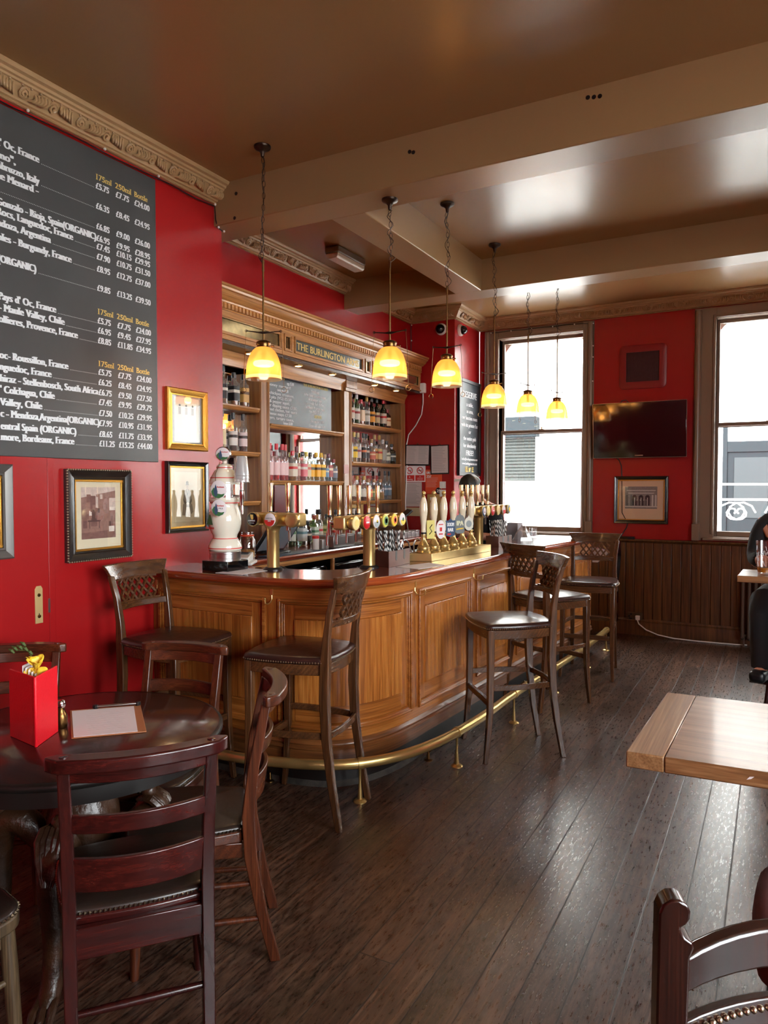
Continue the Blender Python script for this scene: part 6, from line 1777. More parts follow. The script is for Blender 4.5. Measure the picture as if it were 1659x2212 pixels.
shelf_row('the second far shelf', [('clear vodka bottle', ('tall', CLEAR, (214, 206, 190), (216, 220, 210), None)), ('yellow labelled liqueur bottle', ('tall', CLEAR, (214, 180, 90), (240, 200, 50), amber, .8, (70, 70, 40))), ('silver capped clear rum bottle', ('tall', CLEAR, (200, 180, 140), (200, 190, 186), None, .5, (150, 60, 60))),
          ('spiced rum bottle with a black label', ('tall', CLEAR, K_, (40, 34, 34), (120, 60, 30), .8, (206, 120, 80))), ('dark rum bottle with a black label', ('tall', CLEAR, K_, (44, 36, 36), (90, 40, 26), .8, (200, 180, 160))), ('amber rum bottle with a red label', ('round', CLEAR, (190, 150, 90), (196, 100, 76), (196, 110, 50), .8, (226, 190, 150))),
          ('amber rum bottle with an orange label', ('tall', CLEAR, (190, 150, 90), (206, 150, 90), (206, 120, 50), .7, (120, 60, 40))), ('gold capped rum bottle', ('tall', CLEAR, GD, (220, 190, 130), (200, 110, 50), .7, (196, 60, 50))), ('square tequila bottle', ('square', CLEAR, (206, 206, 204), (190, 190, 180), (220, 190, 150), .3)), ('round clear spirit bottle', ('round', CLEAR, K_, (210, 210, 190), None, .5, (120, 120, 100))), ('black gin bottle with a small label', ('flask', DARKG, K_, (52, 60, 56), None, .5, (200, 206, 190)))], 6.10, 7.06, 1.825)
shelf_row('the third far shelf', [('dark capped cognac bottle', ('tall', CLEAR, K_, (222, 214, 190), (160, 80, 40), .5)), ('gold topped brandy bottle', ('round', CLEAR, GD, (226, 222, 210), (170, 90, 40), .4)), ('gold topped cognac bottle', ('round', CLEAR, GD, (230, 226, 214), (150, 70, 30), .4)), ('round tequila bottle with an orange label', ('flask', CLEAR, (190, 140, 100), (226, 120, 90), pale, .6, (240, 200, 120))),
          ('round tequila bottle with a green label', ('flask', CLEAR, (190, 140, 100), (140, 160, 110), pale, .6, (230, 220, 150))), ('round golden tequila bottle', ('flask', CLEAR, (190, 140, 100), None, amber, .7)), ('black capped blue vodka bottle', ('slim', BLUE, K_, (96, 120, 140), None, .5, (200, 210, 220))), ('tall black capped blue vodka bottle', ('slim', BLUE, K_, (120, 140, 156), None, .5, (220, 226, 230)))], 6.12, 7.05, 1.437)
shelf_row('the back counter', [('tall blue black capped gin bottle', ('tall', CLEAR, (52, 66, 80), (226, 226, 220), None)), ('red capped clear gin bottle', ('round', CLEAR, RD, (214, 216, 206), None)), ('black capped green gin bottle', ('tall', GREEN, K_, (206, 214, 206), None, .5, (90, 130, 90))), ('square pale gin bottle with a white label', ('square', BLUE, K_, (214, 222, 222), None, .5, (110, 150, 160))),
          ('black gin bottle with a diamond label', ('squat', DARKG, K_, (48, 50, 50), None, .5, (226, 218, 196))), ('green gin bottle with a white label', ('square', GREEN, (150, 60, 40), (206, 220, 206), None, .5, (80, 120, 90))), ('clear mixer bottle with a red label', ('slim', CLEAR, K_, (206, 196, 180), (190, 100, 70), .5, (190, 50, 50))), ('square lime cordial bottle', ('square', (0.85, 0.92, 0.7), K_, (226, 222, 160), (206, 206, 120), .6, (110, 140, 60))),
          ('dark rum bottle with a red label', ('tall', BROWN, K_, (190, 50, 44), None, .5, (226, 206, 180))), ('brown whiskey bottle', ('square', CLEAR, K_, (206, 196, 176), (170, 90, 40), .6))], 4.86, 6.0, 1.0585, x=-3.70, jitter=0.03)
shelf_row('the far end of the back counter', [('green cordial bottle', ('tall', GREEN, (214, 210, 200), (220, 226, 200), None)), ('clear mineral water bottle', ('tall', CLEAR, (210, 210, 206), (200, 214, 210), None)), ('small juice bottle', ('squat', CLEAR, (206, 130, 40), (236, 160, 60), amber, .7))], 6.12, 6.4, 1.0585, x=-3.70)

# ------------------------------------------------------------------ chalk menu standing on the shelf
t = thing('chalk_menu', 'black menu board lettered in white standing on the central shelf', 'menu board', (-3.70, 5.3, 2.0985), world=True)
b = MB(); b.box(-3.735, -3.722, 4.775, 5.80, 2.0985, 2.53); b.build('board', M['slate_b'], t)
a = MB(); g = MB(); F = on_left(-3.7205, 0, 0)
text(g, 'PLATES', F, 0.026, x=4.985, y=2.492, align='c', serif=True, bold=0.06, fit=0.15); text(g, 'THE BURLINGTON BOARD', F, 0.024, x=5.54, y=2.478, align='c', serif=True, bold=0.06, fit=0.40); text(g, 'SIDES', F, 0.028, x=5.57, y=2.207, align='c', serif=True, bold=0.06, fit=0.12)
for i, (s, ye, cut) in enumerate((('egg £5.00', 5.194, 0), ('y honey mustard', 5.144, 1), ('sausages £6.50', 5.112, 0), ('s), chickpea croutons,', 5.197, 1), ('iled pita (VG) £5.50', 5.157, 1), ('alt & pepper squid,', 5.131, 1), ('nger dipping sauce £7.00', 5.235, 1), ('k fried chicken, hot sauce', 5.238, 1), ('e cheese mayo £7.50', 5.157, 1), ('fingers, tartare sauce,', 5.19, 1), ('lemon £6.00', 5.173, 0))):
    text(a, s, F, 0.027, x=ye, y=2.458 - 0.0345 * i, align='r', bold=0.05, fit=(ye - 4.792) if cut else tw(s, 0.027, 0.72))
for i, s in enumerate(('Scotch egg,', 'sticky honey mustard sausages,', 'salt & pepper squid,', 'buttermilk fried chicken,', 'fish fingers & tartare sauce,', 'fries (VG) £26.00')):
    text(a, s, F, 0.028, x=5.53, y=2.432 - 0.037 * i, align='c', bold=0.05, cond=0.76)
for i, s in enumerate(('Skin on fries £4.00', 'Green side salad £4.00')): text(a, s, F, 0.027, x=5.56, y=2.162 - 0.040 * i, align='c', bold=0.05, cond=0.78)
a.build('lettering', M['chalk'], t, label='white lettering'); g.build('lettering', M['chalkyellow'], t, label='yellow headings')


# ------------------------------------------------------------------ brass beer fonts
def font_tower(label, loc, rz, lenses, taps, bar, h=0.30, rcol=0.036):
    """bar: (x0, x1) of the cross tube; lenses: list of (x, face colour material, extra draw or None); taps: list of x"""
    t = thing('beer_font', label, 'beer font', loc, rz)
    b = MB(); b.lathe([(0.058, 0), (0.058, 0.006), (0.05, 0.012), (0.045, 0.016)], 28); b.build('base_ring', M['black'], t)
    b = MB(); b.lathe([(rcol, 0.012), (rcol, 0.215), (rcol + .001, 0.217), (rcol + .001, 0.222), (rcol + .004, 0.235), (rcol + .012, 0.25), (rcol + .022, 0.262), (rcol + .022, 0.27)], 30); b.build('column', M['brass'], t)
    b = MB(); hh = 0.038
    b.prism([(-hh, h - hh), (hh, h - hh), (hh, h + hh), (-hh, h + hh)], bar[0], bar[1], Matrix(((0, 0, 1, 0), (1, 0, 0, 0), (0, 1, 0, 0), (0, 0, 0, 1)))); b.build('cross_bar', M['brass_br'], t, bevel=.012, seg=3)
    for x, m, draw in lenses:
        F = Matrix(((1, 0, 0, x), (0, 0, -1, -0.02), (0, 1, 0, h), (0, 0, 0, 1)))
        b = MB(); b.lathe([(0.024, 0.0), (0.028, 0.02), (0.039, 0.034), (0.041, 0.05), (0.041, 0.060), (0.038, 0.062)], 28, F); le = b.build('lens', M['brass'], t)
        b = MB(); b.lathe([(0.038, 0.058), (0.0375, 0.064), (0.030, 0.0675), (0.0, 0.0685)], 28, F); b.build('badge', m, le)
        if draw: draw(le, F)
    for x in taps:
        F = TR(x, 0.06, h)
        b = MB(); b.tube([(0, -0.03, 0), (0, 0.03, 0)], 0.013, 12, M=F); b.lathe([(0.012, -0.07), (0.014, -0.03), (0.016, 0.0), (0.014, 0.025), (0.010, 0.03)], 16, F @ TR(0, 0.03, 0)); b.tube([(0, 0.035, -0.02), (0, 0.045, -0.07), (0, 0.047, -0.13)], [0.010, 0.009, 0.007], 12, M=F); tp = b.build('tap', M['chrome'], t)
        b = MB(); b.lathe([(0.0115, 0.03), (0.0115, 0.042)], 14, F @ TR(0, 0.03, 0)); b.build('collar', M['black'], tp)
        b = MB(); b.lathe([(0.0105, 0.042), (0.0105, 0.068), (0.0105, 0.07), (0.0115, 0.075), (0.0155, 0.205), (0.0150, 0.208), (0.0, 0.209)], 18, F @ TR(0, 0.03, 0)); b.build('tap_handle', M['handle'], tp)
    return t


M['handle'] = mat('gilded_tap_handle', srgb(222, 196, 148), 0.14, 1.0)
def disc_text(rows, ml, discs=()):
    def draw(le, F):
        for m, poly in discs:
            b = MB(); b.add([(x, y, 0.0690) for x, y in poly], [tuple(range(len(poly)))], F); b.build('badge_patch', m, le)
        for (s, y, sz, wd), m in zip(rows, ml):
            b = MB(); text(b, s, F, sz, y=y, align='c', bold=0.04, fit=wd, z=0.0694); b.build('lettering', m, le)
    return draw
def low_half(r, y0, n=14):
    a0 = math.asin(y0 / r); return [(r * math.cos(a), r * math.sin(a)) for a in [PI - a0 + (PI + 2 * a0) * i / n for i in range(n + 1)]]
harp = [(-.010, .028), (.012, .026), (.013, .004), (.004, -.003), (-.004, .004), (-.008, .016)]
guin = disc_text([('GUINNESS', -.012, .009, .050)], [M['chalk']], [(M['goldpaint'], harp), (M['chalk'], [(-.018, -.022), (.018, -.022), (.018, -.0205), (-.018, -.0205)])])
amst = disc_text([('AMSTEL', .003, .009, .052), ('BIER', -.011, .0085, .022)], [M['greyprint'], M['paper']], [(M['redsign'], low_half(.0365, -.002))])
font_tower('brass beer font with GUINNESS and AMSTEL badges on the near counter', (-2.54, 3.335, CT), 0, [(-0.085, M['blackgloss'], guin), (0.042, M['paper'], amst), (0.185, M['brass_br'], None)], [-0.085, 0.04], (-0.13, 0.21), h=0.293)
ring = lambda r, m2: (m2, [(r * math.cos(a / 20 * 2 * PI), r * math.sin(a / 20 * 2 * PI)) for a in range(20)])
ye = mat('badge_cream', srgb(236, 214, 150), 0.35); rdb = mat('badge_red', srgb(196, 20, 28), 0.3); gb = mat('badge_grey', srgb(150, 160, 160), 0.35); yb2 = mat('badge_lime', srgb(206, 206, 90), 0.35)
L6 = [(-.29, ye, disc_text([], [], [ring(.022, M['goldpaint'])])), (-.17, rdb, disc_text([], [], [(M['paper'], [(-.018, -.005), (.018, -.005), (.018, .004), (-.018, .004)]), (M['goldpaint'], [(-.005, .012), (.005, .012), (0, .022)])])), (-.06, M['paper'], disc_text([], [], [(gb, low_half(.033, -.002)), ring(.01, M['yellow'])])), (.05, yb2, disc_text([], [], [ring(.026, M['green']), ring(.015, M['yellow'])])), (.165, M['yellow'], disc_text([], [], [ring(.022, M['orange']), ring(.012, ye)])), (.27, M['paper'], disc_text([], [], [(M['yellow'], low_half(.034, -.004)), ring(.012, M['green'])]))]
font_tower('long brass beer font with six round badges beside the first straw caddy', (-2.105, 3.69, CT), PI / 2, L6, [-.29, -.19, -.08, .03, .15, .26], (-.34, .32), h=0.278)
L7 = [(-.10, M['blueprint'], disc_text([], [], [ring(.028, M['paper']), (M['redsign'], low_half(.012, -.002))])), (.0, ye, disc_text([], [], [ring(.026, M['goldpaint'])])), (.105, rdb, disc_text([], [], [(M['paper'], [(-.018, -.005), (.018, -.005), (.018, .004), (-.018, .004)]), (M['goldpaint'], [(-.005, .012), (.005, .012), (0, .022)])])), (.24, ye, disc_text([], [], [ring(.022, mat('badge_tan', srgb(206, 170, 110), .4))])), (.37, M['paper'], disc_text([], [], [(M['redsign'], low_half(.0365, -.002))])), (.50, M['greyprint'], disc_text([], [], [ring(.02, M['yellow'])]))]
font_tower('brass beer font with round badges in front of the bartender', (-2.09, 5.44, CT), PI / 2, L7, [-.15, -.03, .08, .20, .32, .44], (-.17, .56), h=0.285)

# ------------------------------------------------------------------ white ceramic beer tower
t = thing('ceramic_beer_tower', 'white ceramic beer tower with green and red badges on a black block', 'beer tower', (-2.785, 3.205, CT), 0.0)
t.scale = (0.9, 0.9, 0.985)
b = MB(); b.box(-0.105, 0.105, -0.10, 0.10, 0, 0.058); b.build('plinth', M['blackgloss'], t, bevel=.003)
b = MB(); b.lathe([(0.100, 0.058), (0.100, 0.070), (0.098, 0.072), (0.098, 0.096), (0.100, 0.098), (0.100, 0.108), (0.096, 0.112)], 40); b.build('steel_ring', M['steel'], t)
b = MB(); b.lathe([(0.094, 0.112), (0.105, 0.122), (0.106, 0.138), (0.100, 0.158), (0.084, 0.178), (0.075, 0.190), (0.078, 0.205), (0.094, 0.232), (0.103, 0.268), (0.104, 0.30), (0.098, 0.335), (0.088, 0.36), (0.082, 0.378), (0.086, 0.39), (0.098, 0.402), (0.100, 0.412), (0.098, 0.424)], 44); b.build('lower_body', M['cream'], t)
b = MB(); b.lathe([(0.094, 0.424), (0.094, 0.50)], 40); b.build('chrome_band', M['chrome'], t)
b = MB(); b.lathe([(0.098, 0.50), (0.100, 0.51), (0.094, 0.528), (0.085, 0.545), (0.07, 0.57), (0.060, 0.582), (0.050, 0.588), (0.050, 0.606), (0.040, 0.616), (0.015, 0.622), (0.015, 0.64)], 40); b.build('upper_body', M['cream'], t)
b = MB()
for r, z in ((0.1068, 0.130), (0.0795, 0.186), (0.0935, 0.393), (0.0905, 0.538), (0.0515, 0.597)): b.shell([(r, z - .0025), (r + .0006, z), (r, z + .0025)], 40)
b.build('red_line', M['redsign'], t)
def tower_badge(r, F, parent, pils, nm='badge'):
    b = MB(); b.lathe([(r, 0), (r, 0.010), (r - .003, 0.012), (0, 0.0125)], 32, F); bd = b.build(nm, M['paper'], parent)
    k = r / .05
    b = MB(); b.add([(x * k, y * k, .0130) for x, y in ((-.044, -.01), (-.028, .012), (-.018, -.004), (-.004, -.022), (.02, -.026), (.04, -.022), (.03, -.038), (.004, -.048), (-.02, -.044), (-.038, -.028))], [tuple(range(10))], F); b.build('green_hill', M['green'], bd)
    b = MB(); text(b, 'Rothaus', F, .0095 * k, x=.014 * k, y=.010 * k, align='c', bold=.07, fit=.046 * k, z=.0132); b.build('lettering', M['redsign'], bd)
    if pils: b = MB(); text(b, 'PILS', F, .008 * k, x=.015 * k, y=-.006 * k, align='c', bold=.03, fit=.03 * k, z=.0132); b.build('lettering', M['black'], bd)
    b = MB(); b.add([(x * k, y * k, .0131) for x, y in ((-.022, -.036), (-.03, -.012), (-.022, .012), (-.016, .030), (-.010, .012), (-.004, -.012), (-.008, -.036))], [tuple(range(7))], F); b.build('dark_motif', M['blueprint'], bd)
cf = lambda x, y, z, a: TR(x, y, z) @ RZ(a) @ Matrix(((1, 0, 0, 0), (0, 0, -1, 0), (0, 1, 0, 0), (0, 0, 0, 1)))
tower_badge(.052, cf(.045, -.105, .47, .35), t, False); tower_badge(.048, cf(.052, -.112, .365, .35), t, True)
b = MB(); F = cf(0, -0.005, .677, .35) @ Matrix.Diagonal((1.25, 1.0, 1, 1)); b.lathe([(.040, 0), (.042, .004), (.042, .016), (.038, .02)], 32, F); md = b.build('top_medallion', M['chrome'], t)
tower_badge(.038, F @ TR(0, 0, .009), md, False, 'medallion_face')
b = MB(); F = cf(-.03, -.1005, .255, -.20)
text(b, 'Rothaus', F, .018, x=0, y=-.012, align='c', bold=.08, fit=.085, z=.006); b.build('lettering', M['redsign'], t)
b = MB(); b.add([(x, y, .005) for x, y in ((-.035, .012), (-.02, .045), (-.008, .07), (.006, .072), (.016, .05), (.03, .012))], [tuple(range(6))], F); b.build('green_motif', M['green'], t)
b = MB(); b.tube([(-.005, -.035, .63), (.0, -.085, .56), (.02, -.108, .48)], .0018, 5); b.build('cord', M['brass_dk'], t)
for zz in (.43,):
    b = MB(); F = TR(0.155, -0.02, zz)
    b.tube([(-.09, .0, 0), (0, 0, 0)], .010, 12, M=F); b.lathe([(.011, -.05), (.013, -.03), (.017, -.012), (.017, .03), (.012, .036), (.012, .09)], 18, F); b.tube([(0, 0, -.04), (.004, 0, -.10)], [.010, .008], 12, M=F); b.build('tap', M['chrome'], t)
# upturned plastic cups on the tap handle
t = thing('cup_stack', 'clear plastic cups upturned over the ceramic tower tap', 'cup', (-2.645, 3.187, CT + 0.43), 0.0)
for i in range(3):
    b = MB(); z = 0.085 + .018 * i; b.shell([(.045, z - .012), (.046, z - .010), (.042, z - .008), (.030, z + .098), (.029, z + .10), (0, z + .10)], 28); b.build('cup', thin_glass('frosted_cup', (0.94, 0.94, 0.94), 0.16, 0.1, 0.35, (0.9, 0.9, 0.9)), t)

# ------------------------------------------------------------------ beer engine with six hand pumps
t = thing('beer_engine', 'brass beer engine plinth with six cream handled pumps', 'beer engine', (-1.97, 4.6, CT), world=True)
PX = [(-2.085, 4.13), (-1.925, 4.185), (-1.852, 5.075), (-2.02, 5.05)]
b = MB(); b.prism(PX, CT, CT + 0.05); b.build('plinth', M['brass_br'], t, bevel=.002)
CL = ['yellow', 'oval', 'doom', 'ipa', 'round', None]
for i in range(6):
    s = i / 5; x, y = -1.995 + .082 * s, 4.205 + .62 * s; z0 = CT + 0.05
    b = MB(); b.lathe([(.047, z0), (.049, z0 + .006), (.045, z0 + .012), (.040, z0 + .018), (.043, z0 + .026), (.042, z0 + .038), (.034, z0 + .046), (.036, z0 + .052), (.026, z0 + .066), (.016, z0 + .084), (.0135, z0 + .105), (.017, z0 + .115), (.016, z0 + .122)], 28, TR(x, y, 0)); pm = b.build('hand_pump', M['brass'], t)
    b = MB(); b.lathe([(.015, z0 + .122), (.0155, z0 + .135)], 18, TR(x, y, 0)); b.build('collar', M['black'], pm)
    b = MB(); b.lathe([(.0155, z0 + .135), (.017, z0 + .14), (.0155, z0 + .155), (.016, z0 + .18), (.020, z0 + .215), (.0255, z0 + .255), (.0265, z0 + .28), (.024, z0 + .315), (.018, z0 + .345), (.0125, z0 + .36)], 24, TR(x, y, 0)); b.build('pump_handle', M['ivory'], pm)
    b = MB(); b.lathe([(.0125, z0 + .358), (.013, z0 + .364), (.008, z0 + .368), (.007, z0 + .372), (.0115, z0 + .378), (.0135, z0 + .386), (.012, z0 + .394), (.006, z0 + .40), (0, z0 + .403)], 18, TR(x, y, 0)); b.build('brass_knob', M['brass'], pm)
    k = CL[i]
    if k:
        F = Matrix(((0, 0, 1, x + .036), (1, 0, 0, y + .03), (0, 1, 0, z0 + .15), (0, 0, 0, 1))) @ TR(0, 0, 0) @ RY(-0.55)
        b = MB()
        sh = {'yellow': [(-.030, -.058), (.030, -.058), (.030, .062), (-.030, .062)], 'oval': [(.036 * math.cos(a / 24 * 2 * PI), .062 * math.sin(a / 24 * 2 * PI)) for a in range(24)],
              'doom': [(-.036, -.052), (0, -.060), (.036, -.052), (.036, .038), (.044, .052), (.018, .050), (0, .064), (-.018, .050), (-.044, .052), (-.036, .038)],
              'ipa': [(-.040, -.052), (-.026, -.066), (.026, -.066), (.040, -.052), (.040, .040), (.022, .060), (.010, .062), (0, .078), (-.010, .062), (-.022, .060), (-.040, .040)],
              'round': [(.040 * math.cos(a / 28 * 2 * PI), .048 * math.sin(a / 28 * 2 * PI) + (.014 if a == 7 else 0)) for a in range(28)]}[k]
        oy = {'yellow': 0, 'oval': -.004, 'doom': .0, 'ipa': .022, 'round': .018}[k]
        F = F @ TR(0, oy, 0)
        mm = {'yellow': mat('clip_yellow', srgb(220, 206, 120), .4), 'oval': M['paper'], 'doom': M['blueprint'], 'ipa': M['greyprint'], 'round': mat('clip_cream', srgb(222, 222, 206), .4)}[k]
        b.prism(sh, 0, .004, F); pc = b.build('pump_clip', mm, pm, bevel=.001)
        rows = {'yellow': [], 'oval': [], 'doom': [('DOOM', .012, .026, .056), ('BAR', -.024, .026, .046)], 'ipa': [('IPA', -.010, .034, .058)], 'round': []}[k]
        if rows:
            b = MB()
            for s_, yy, sz, wd in rows: text(b, s_, F, sz, y=yy, align='c', bold=.07, fit=wd, z=.0045)
            b.build('lettering', M['chalk'] if k == 'doom' else mat('clip_lime', srgb(226, 226, 190), .4), pc)
        b = MB()
        if k == 'yellow': b.tube([(-.012, -.03, .0045), (.008, -.01, .0045), (-.008, .012, .0045), (.010, .034, .0045)], .003, 5, M=F)
        if k == 'oval': b.prism([(-.009, -.012), (.009, -.012), (.010, .014), (-.010, .014)], .004, .0046, F); b.prism([(-.016, -.034), (.016, -.034), (.016, -.026), (-.016, -.026)], .004, .0046, F); b.prism([(-.018, .030), (.018, .030), (.018, .036), (-.018, .036)], .004, .0046, F)
        if k == 'doom': b.prism([(-.026, -.047), (.002, -.047), (.002, -.036), (-.026, -.036)], .004, .0046, F)
        if k == 'ipa': b.prism([(-.03, -.04), (.03, -.034), (.03, -.026), (-.03, -.032)], .004, .0046, F)
        if k == 'round': b.lathe([(.024, .004), (.024, .0046)], 24, F); b.lathe([(.016, .0046), (.016, .005)], 24, F)
        b.build('clip_motif', {'yellow': M['frameblack'], 'oval': M['redsign'], 'doom': M['redsign'], 'ipa': M['yellow'], 'round': gb}[k], pc)

# ------------------------------------------------------------------ straw caddies with paper straws
def caddy(label, P, hgt, grp, n, seed, note):
    t = thing('straw_caddy', label, 'straw holder', (P[1][0], P[1][1], CT), world=True)
    b = MB(); c = sum((Vector(p) for p in P), Vector((0, 0))) / 4
    inn = [c + (Vector(p) - c) * 0.93 for p in P]; v = lambda q, z: (q[0], q[1], z)
    z1 = CT + hgt; vs = []; fs = []
    for rg, z in ((P, CT), (P, z1), (inn, z1), (inn, CT + .008)): vs += [v(q, z) for q in rg]
    for i in range(3):
        for j in range(4): fs.append((i * 4 + j, i * 4 + (j + 1) % 4, (i + 1) * 4 + (j + 1) % 4, (i + 1) * 4 + j))
    fs += [(3, 2, 1, 0), (12, 13, 14, 15)]
    b.add(vs, fs); b.build('box', M['brownbox'], t, bevel=.0015)
    p, q = Vector(P[1]), Vector(P[2]); d = (q - p).normalized(); nn = Vector((d.y, -d.x))
    for s in (0.34, 0.72):
        m0 = p + (q - p) * s; b = MB(); pl = [(-.012, .0), (.012, .0)]
        F = Matrix(((d.x, 0, nn.x, m0.x), (d.y, 0, nn.y, m0.y), (0, 1, 0, CT), (0, 0, 0, 1)))
        b.prism([(-.011, .045), (-.006, .036), (0, .033), (.006, .036), (.011, .045), (.011, hgt), (-.011, hgt)], -.0035, .0008, F); b.build('slot', M['black'], t)
    rr = random.Random(seed); first = None
    for i in range(n):
        u, w = rr.uniform(.14, .86), rr.uniform(.14, .86)
        a = Vector(inn[0]).lerp(Vector(inn[1]), u); e = Vector(inn[3]).lerp(Vector(inn[2]), u); g = a.lerp(e, w)
        loc = (g.x, g.y, CT + .012); tilt = (rr.uniform(-.13, .13), rr.uniform(-.13, .13), rr.uniform(0, 6))
        if first is None:
            b = MB(); b.tube([(0, 0, 0), (0, 0, .197)], .0042, 8); first = b.build('paper_straw', M['straw'], None)
            tag(first, note, 'straw', grp); s = first
        else: s = first.copy(); C.objects.link(s)
        s.location = loc; s.rotation_euler = tilt


def straw_material():
    m, nt, out = _new('black_white_spiral_straw'); p = N(nt, 'ShaderNodeBsdfPrincipled')
    tc = N(nt, 'ShaderNodeTexCoord'); sp = N(nt, 'ShaderNodeSeparateXYZ'); nt.links.new(tc.outputs['Object'], sp.inputs[0])
    at = N(nt, 'ShaderNodeMath', operation='ARCTAN2'); nt.links.new(sp.outputs[1], at.inputs[0]); nt.links.new(sp.outputs[0], at.inputs[1])
    q = N(nt, 'ShaderNodeMath', operation='DIVIDE'); nt.links.new(at.outputs[0], q.inputs[0]); q.inputs[1].default_value = 2 * PI
    z = N(nt, 'ShaderNodeMath', operation='MULTIPLY_ADD'); nt.links.new(sp.outputs[2], z.inputs[0]); z.inputs[1].default_value = 26; nt.links.new(q.outputs[0], z.inputs[2])
    f = N(nt, 'ShaderNodeMath', operation='FRACT'); nt.links.new(z.outputs[0], f.inputs[0])
    r = ramp(nt, f.outputs[0], [(0.49, (0.015, 0.015, 0.016)), (0.51, (0.75, 0.74, 0.70))]); nt.links.new(r, p.inputs['Base Color']); p.inputs['Roughness'].default_value = .6
    nt.links.new(p.outputs[0], out.inputs[0]); return m


M['straw'] = straw_material()
caddy('brown wooden straw caddy beside the long brass beer font', [(-2.15, 3.815), (-2.0, 3.74), (-2.005, 4.03), (-2.145, 4.09)], 0.095, 'straws in the first caddy', 34, 4, 'black and white striped paper straw in the caddy beside the beer pumps')
caddy('brown wooden straw caddy beyond the beer pumps, near the window', [(-2.04, 5.47), (-1.915, 5.42), (-1.885, 5.655), (-2.01, 5.70)], 0.085, 'straws in the far caddy', 30, 8, 'black and white striped paper straw in the caddy beyond the beer pumps')

# ------------------------------------------------------------------ papers and small things on the counter and the back counter
def flat_paper(label, q, z):
    t = thing('paper_menu', label, 'paper', (q[0][0], q[0][1], z), world=True)
    b = MB(); b.prism(q, z, z + .0012); p = b.build('sheet', M['paper'], t)
    b = MB()
    for i in range(7): b.prism([tuple(lerp2(q, .12 + .1 * i, v)) for v in (.15, .85)] + [tuple(lerp2(q, .13 + .1 * i, v)) for v in (.85, .15)], z + .0013, z + .0015)
    b.build('print', M['paper_sh'], p)
flat_paper('white paper menu lying on the counter beside the ceramic beer tower', [(-2.727, 3.055), (-2.545, 3.06), (-2.535, 3.315), (-2.715, 3.31)], CT + .0005)
flat_paper('white paper menu lying on the counter in front of the beer engine', [(-1.985, 3.80), (-1.81, 3.75), (-1.765, 4.03), (-1.905, 4.10)], CT + .0005)
def drain(label, x, y):
    t = thing('drip_spout', label, 'spout', (x, y, CT)); b = MB()
    b.tube([(0, 0, 0), (0, 0, .10), (.006, .008, .125), (.02, .02, .135), (.035, .035, .122), (.05, .05, .06), (.06, .06, .0)], .0055, 8); b.build('bent_tube', M['steel'], t)
drain('bent steel tube beside the first straw caddy, nearer the camera', -2.12, 4.13)
drain('bent steel tube between the other steel tube and the first hand pump', -2.085, 4.25)
t = thing('water_glass', 'short clear tumbler of water at the far end of the counter', 'glass', (-2.03, 6.72, CT))
b = MB(); b.shell([(0, .003), (.034, .003), (.039, .012), (.041, .085), (.040, .085)], 24); b.build('glass_wall', M['clear'], t)
b = MB(); b.lathe([(.035, .008), (.0385, .05)], 24); b.build('water', M['bag'], t)
t = thing('napkin_holder', 'grey metal napkin box at the far end of the counter by the window', 'box', (-2.09, 6.35, CT), -0.2)
b = MB(); b.chainsec([[(-.06, -.05, z0) for z0 in (0,)] + [(.06, -.05, 0), (.06, .05, 0), (-.06, .05, 0)], [(-.056, -.045, .15), (.056, -.045, .15), (.056, .045, .15), (-.056, .045, .15)]]); b.build('case', mat('grey_case', srgb(150, 142, 144), .4), t, bevel=.004)
t = thing('polythene_bag', 'crumpled clear plastic bag beside the grey napkin box', 'bag', (-1.98, 6.22, CT))
b = MB(); rr = random.Random(2); secs = []
for z, s in ((0, 1), (.03, .95), (.07, .6), (.11, .35), (.14, .08)): secs.append([((.085 * s + rr.uniform(-.012, .012)) * math.cos(a / 9 * 2 * PI) + z * .1, (.07 * s + rr.uniform(-.012, .012)) * math.sin(a / 9 * 2 * PI), z) for a in range(9)])
b.chainsec(secs); b.build('film', M['bag'], t, sharp=15)
t = thing('cutlery_tumbler', 'tumbler of cutlery behind the far straw caddy', 'tumbler', (-2.03, 5.80, CT))
b = MB(); b.shell([(0, .003), (.036, .003), (.042, .10), (.041, .10)], 22); b.build('glass_wall', M['clear'], t)
for i in range(7):
    a = i * .9; b = MB(); b.tube([(.012 * math.cos(a), .012 * math.sin(a), .008), (.04 * math.cos(a), .04 * math.sin(a), .19)], [.003, .0045], 6); b.build('cutlery', M['steel'], t)
t = thing('hanging_bag', 'clear plastic bag hanging at the window end of the bar', 'bag', (-1.50, 6.99, 0.86))
b = MB(); b.chainsec([[(x, y, z) for x, y in ((-.02, -.04), (w_, -.05), (w_, .03), (-.02, .02))] for z, w_ in ((0, .03), (.05, .09), (.10, .13), (.13, .05), (.14, .0))]); b.build('film', M['bag'], t, sharp=15)

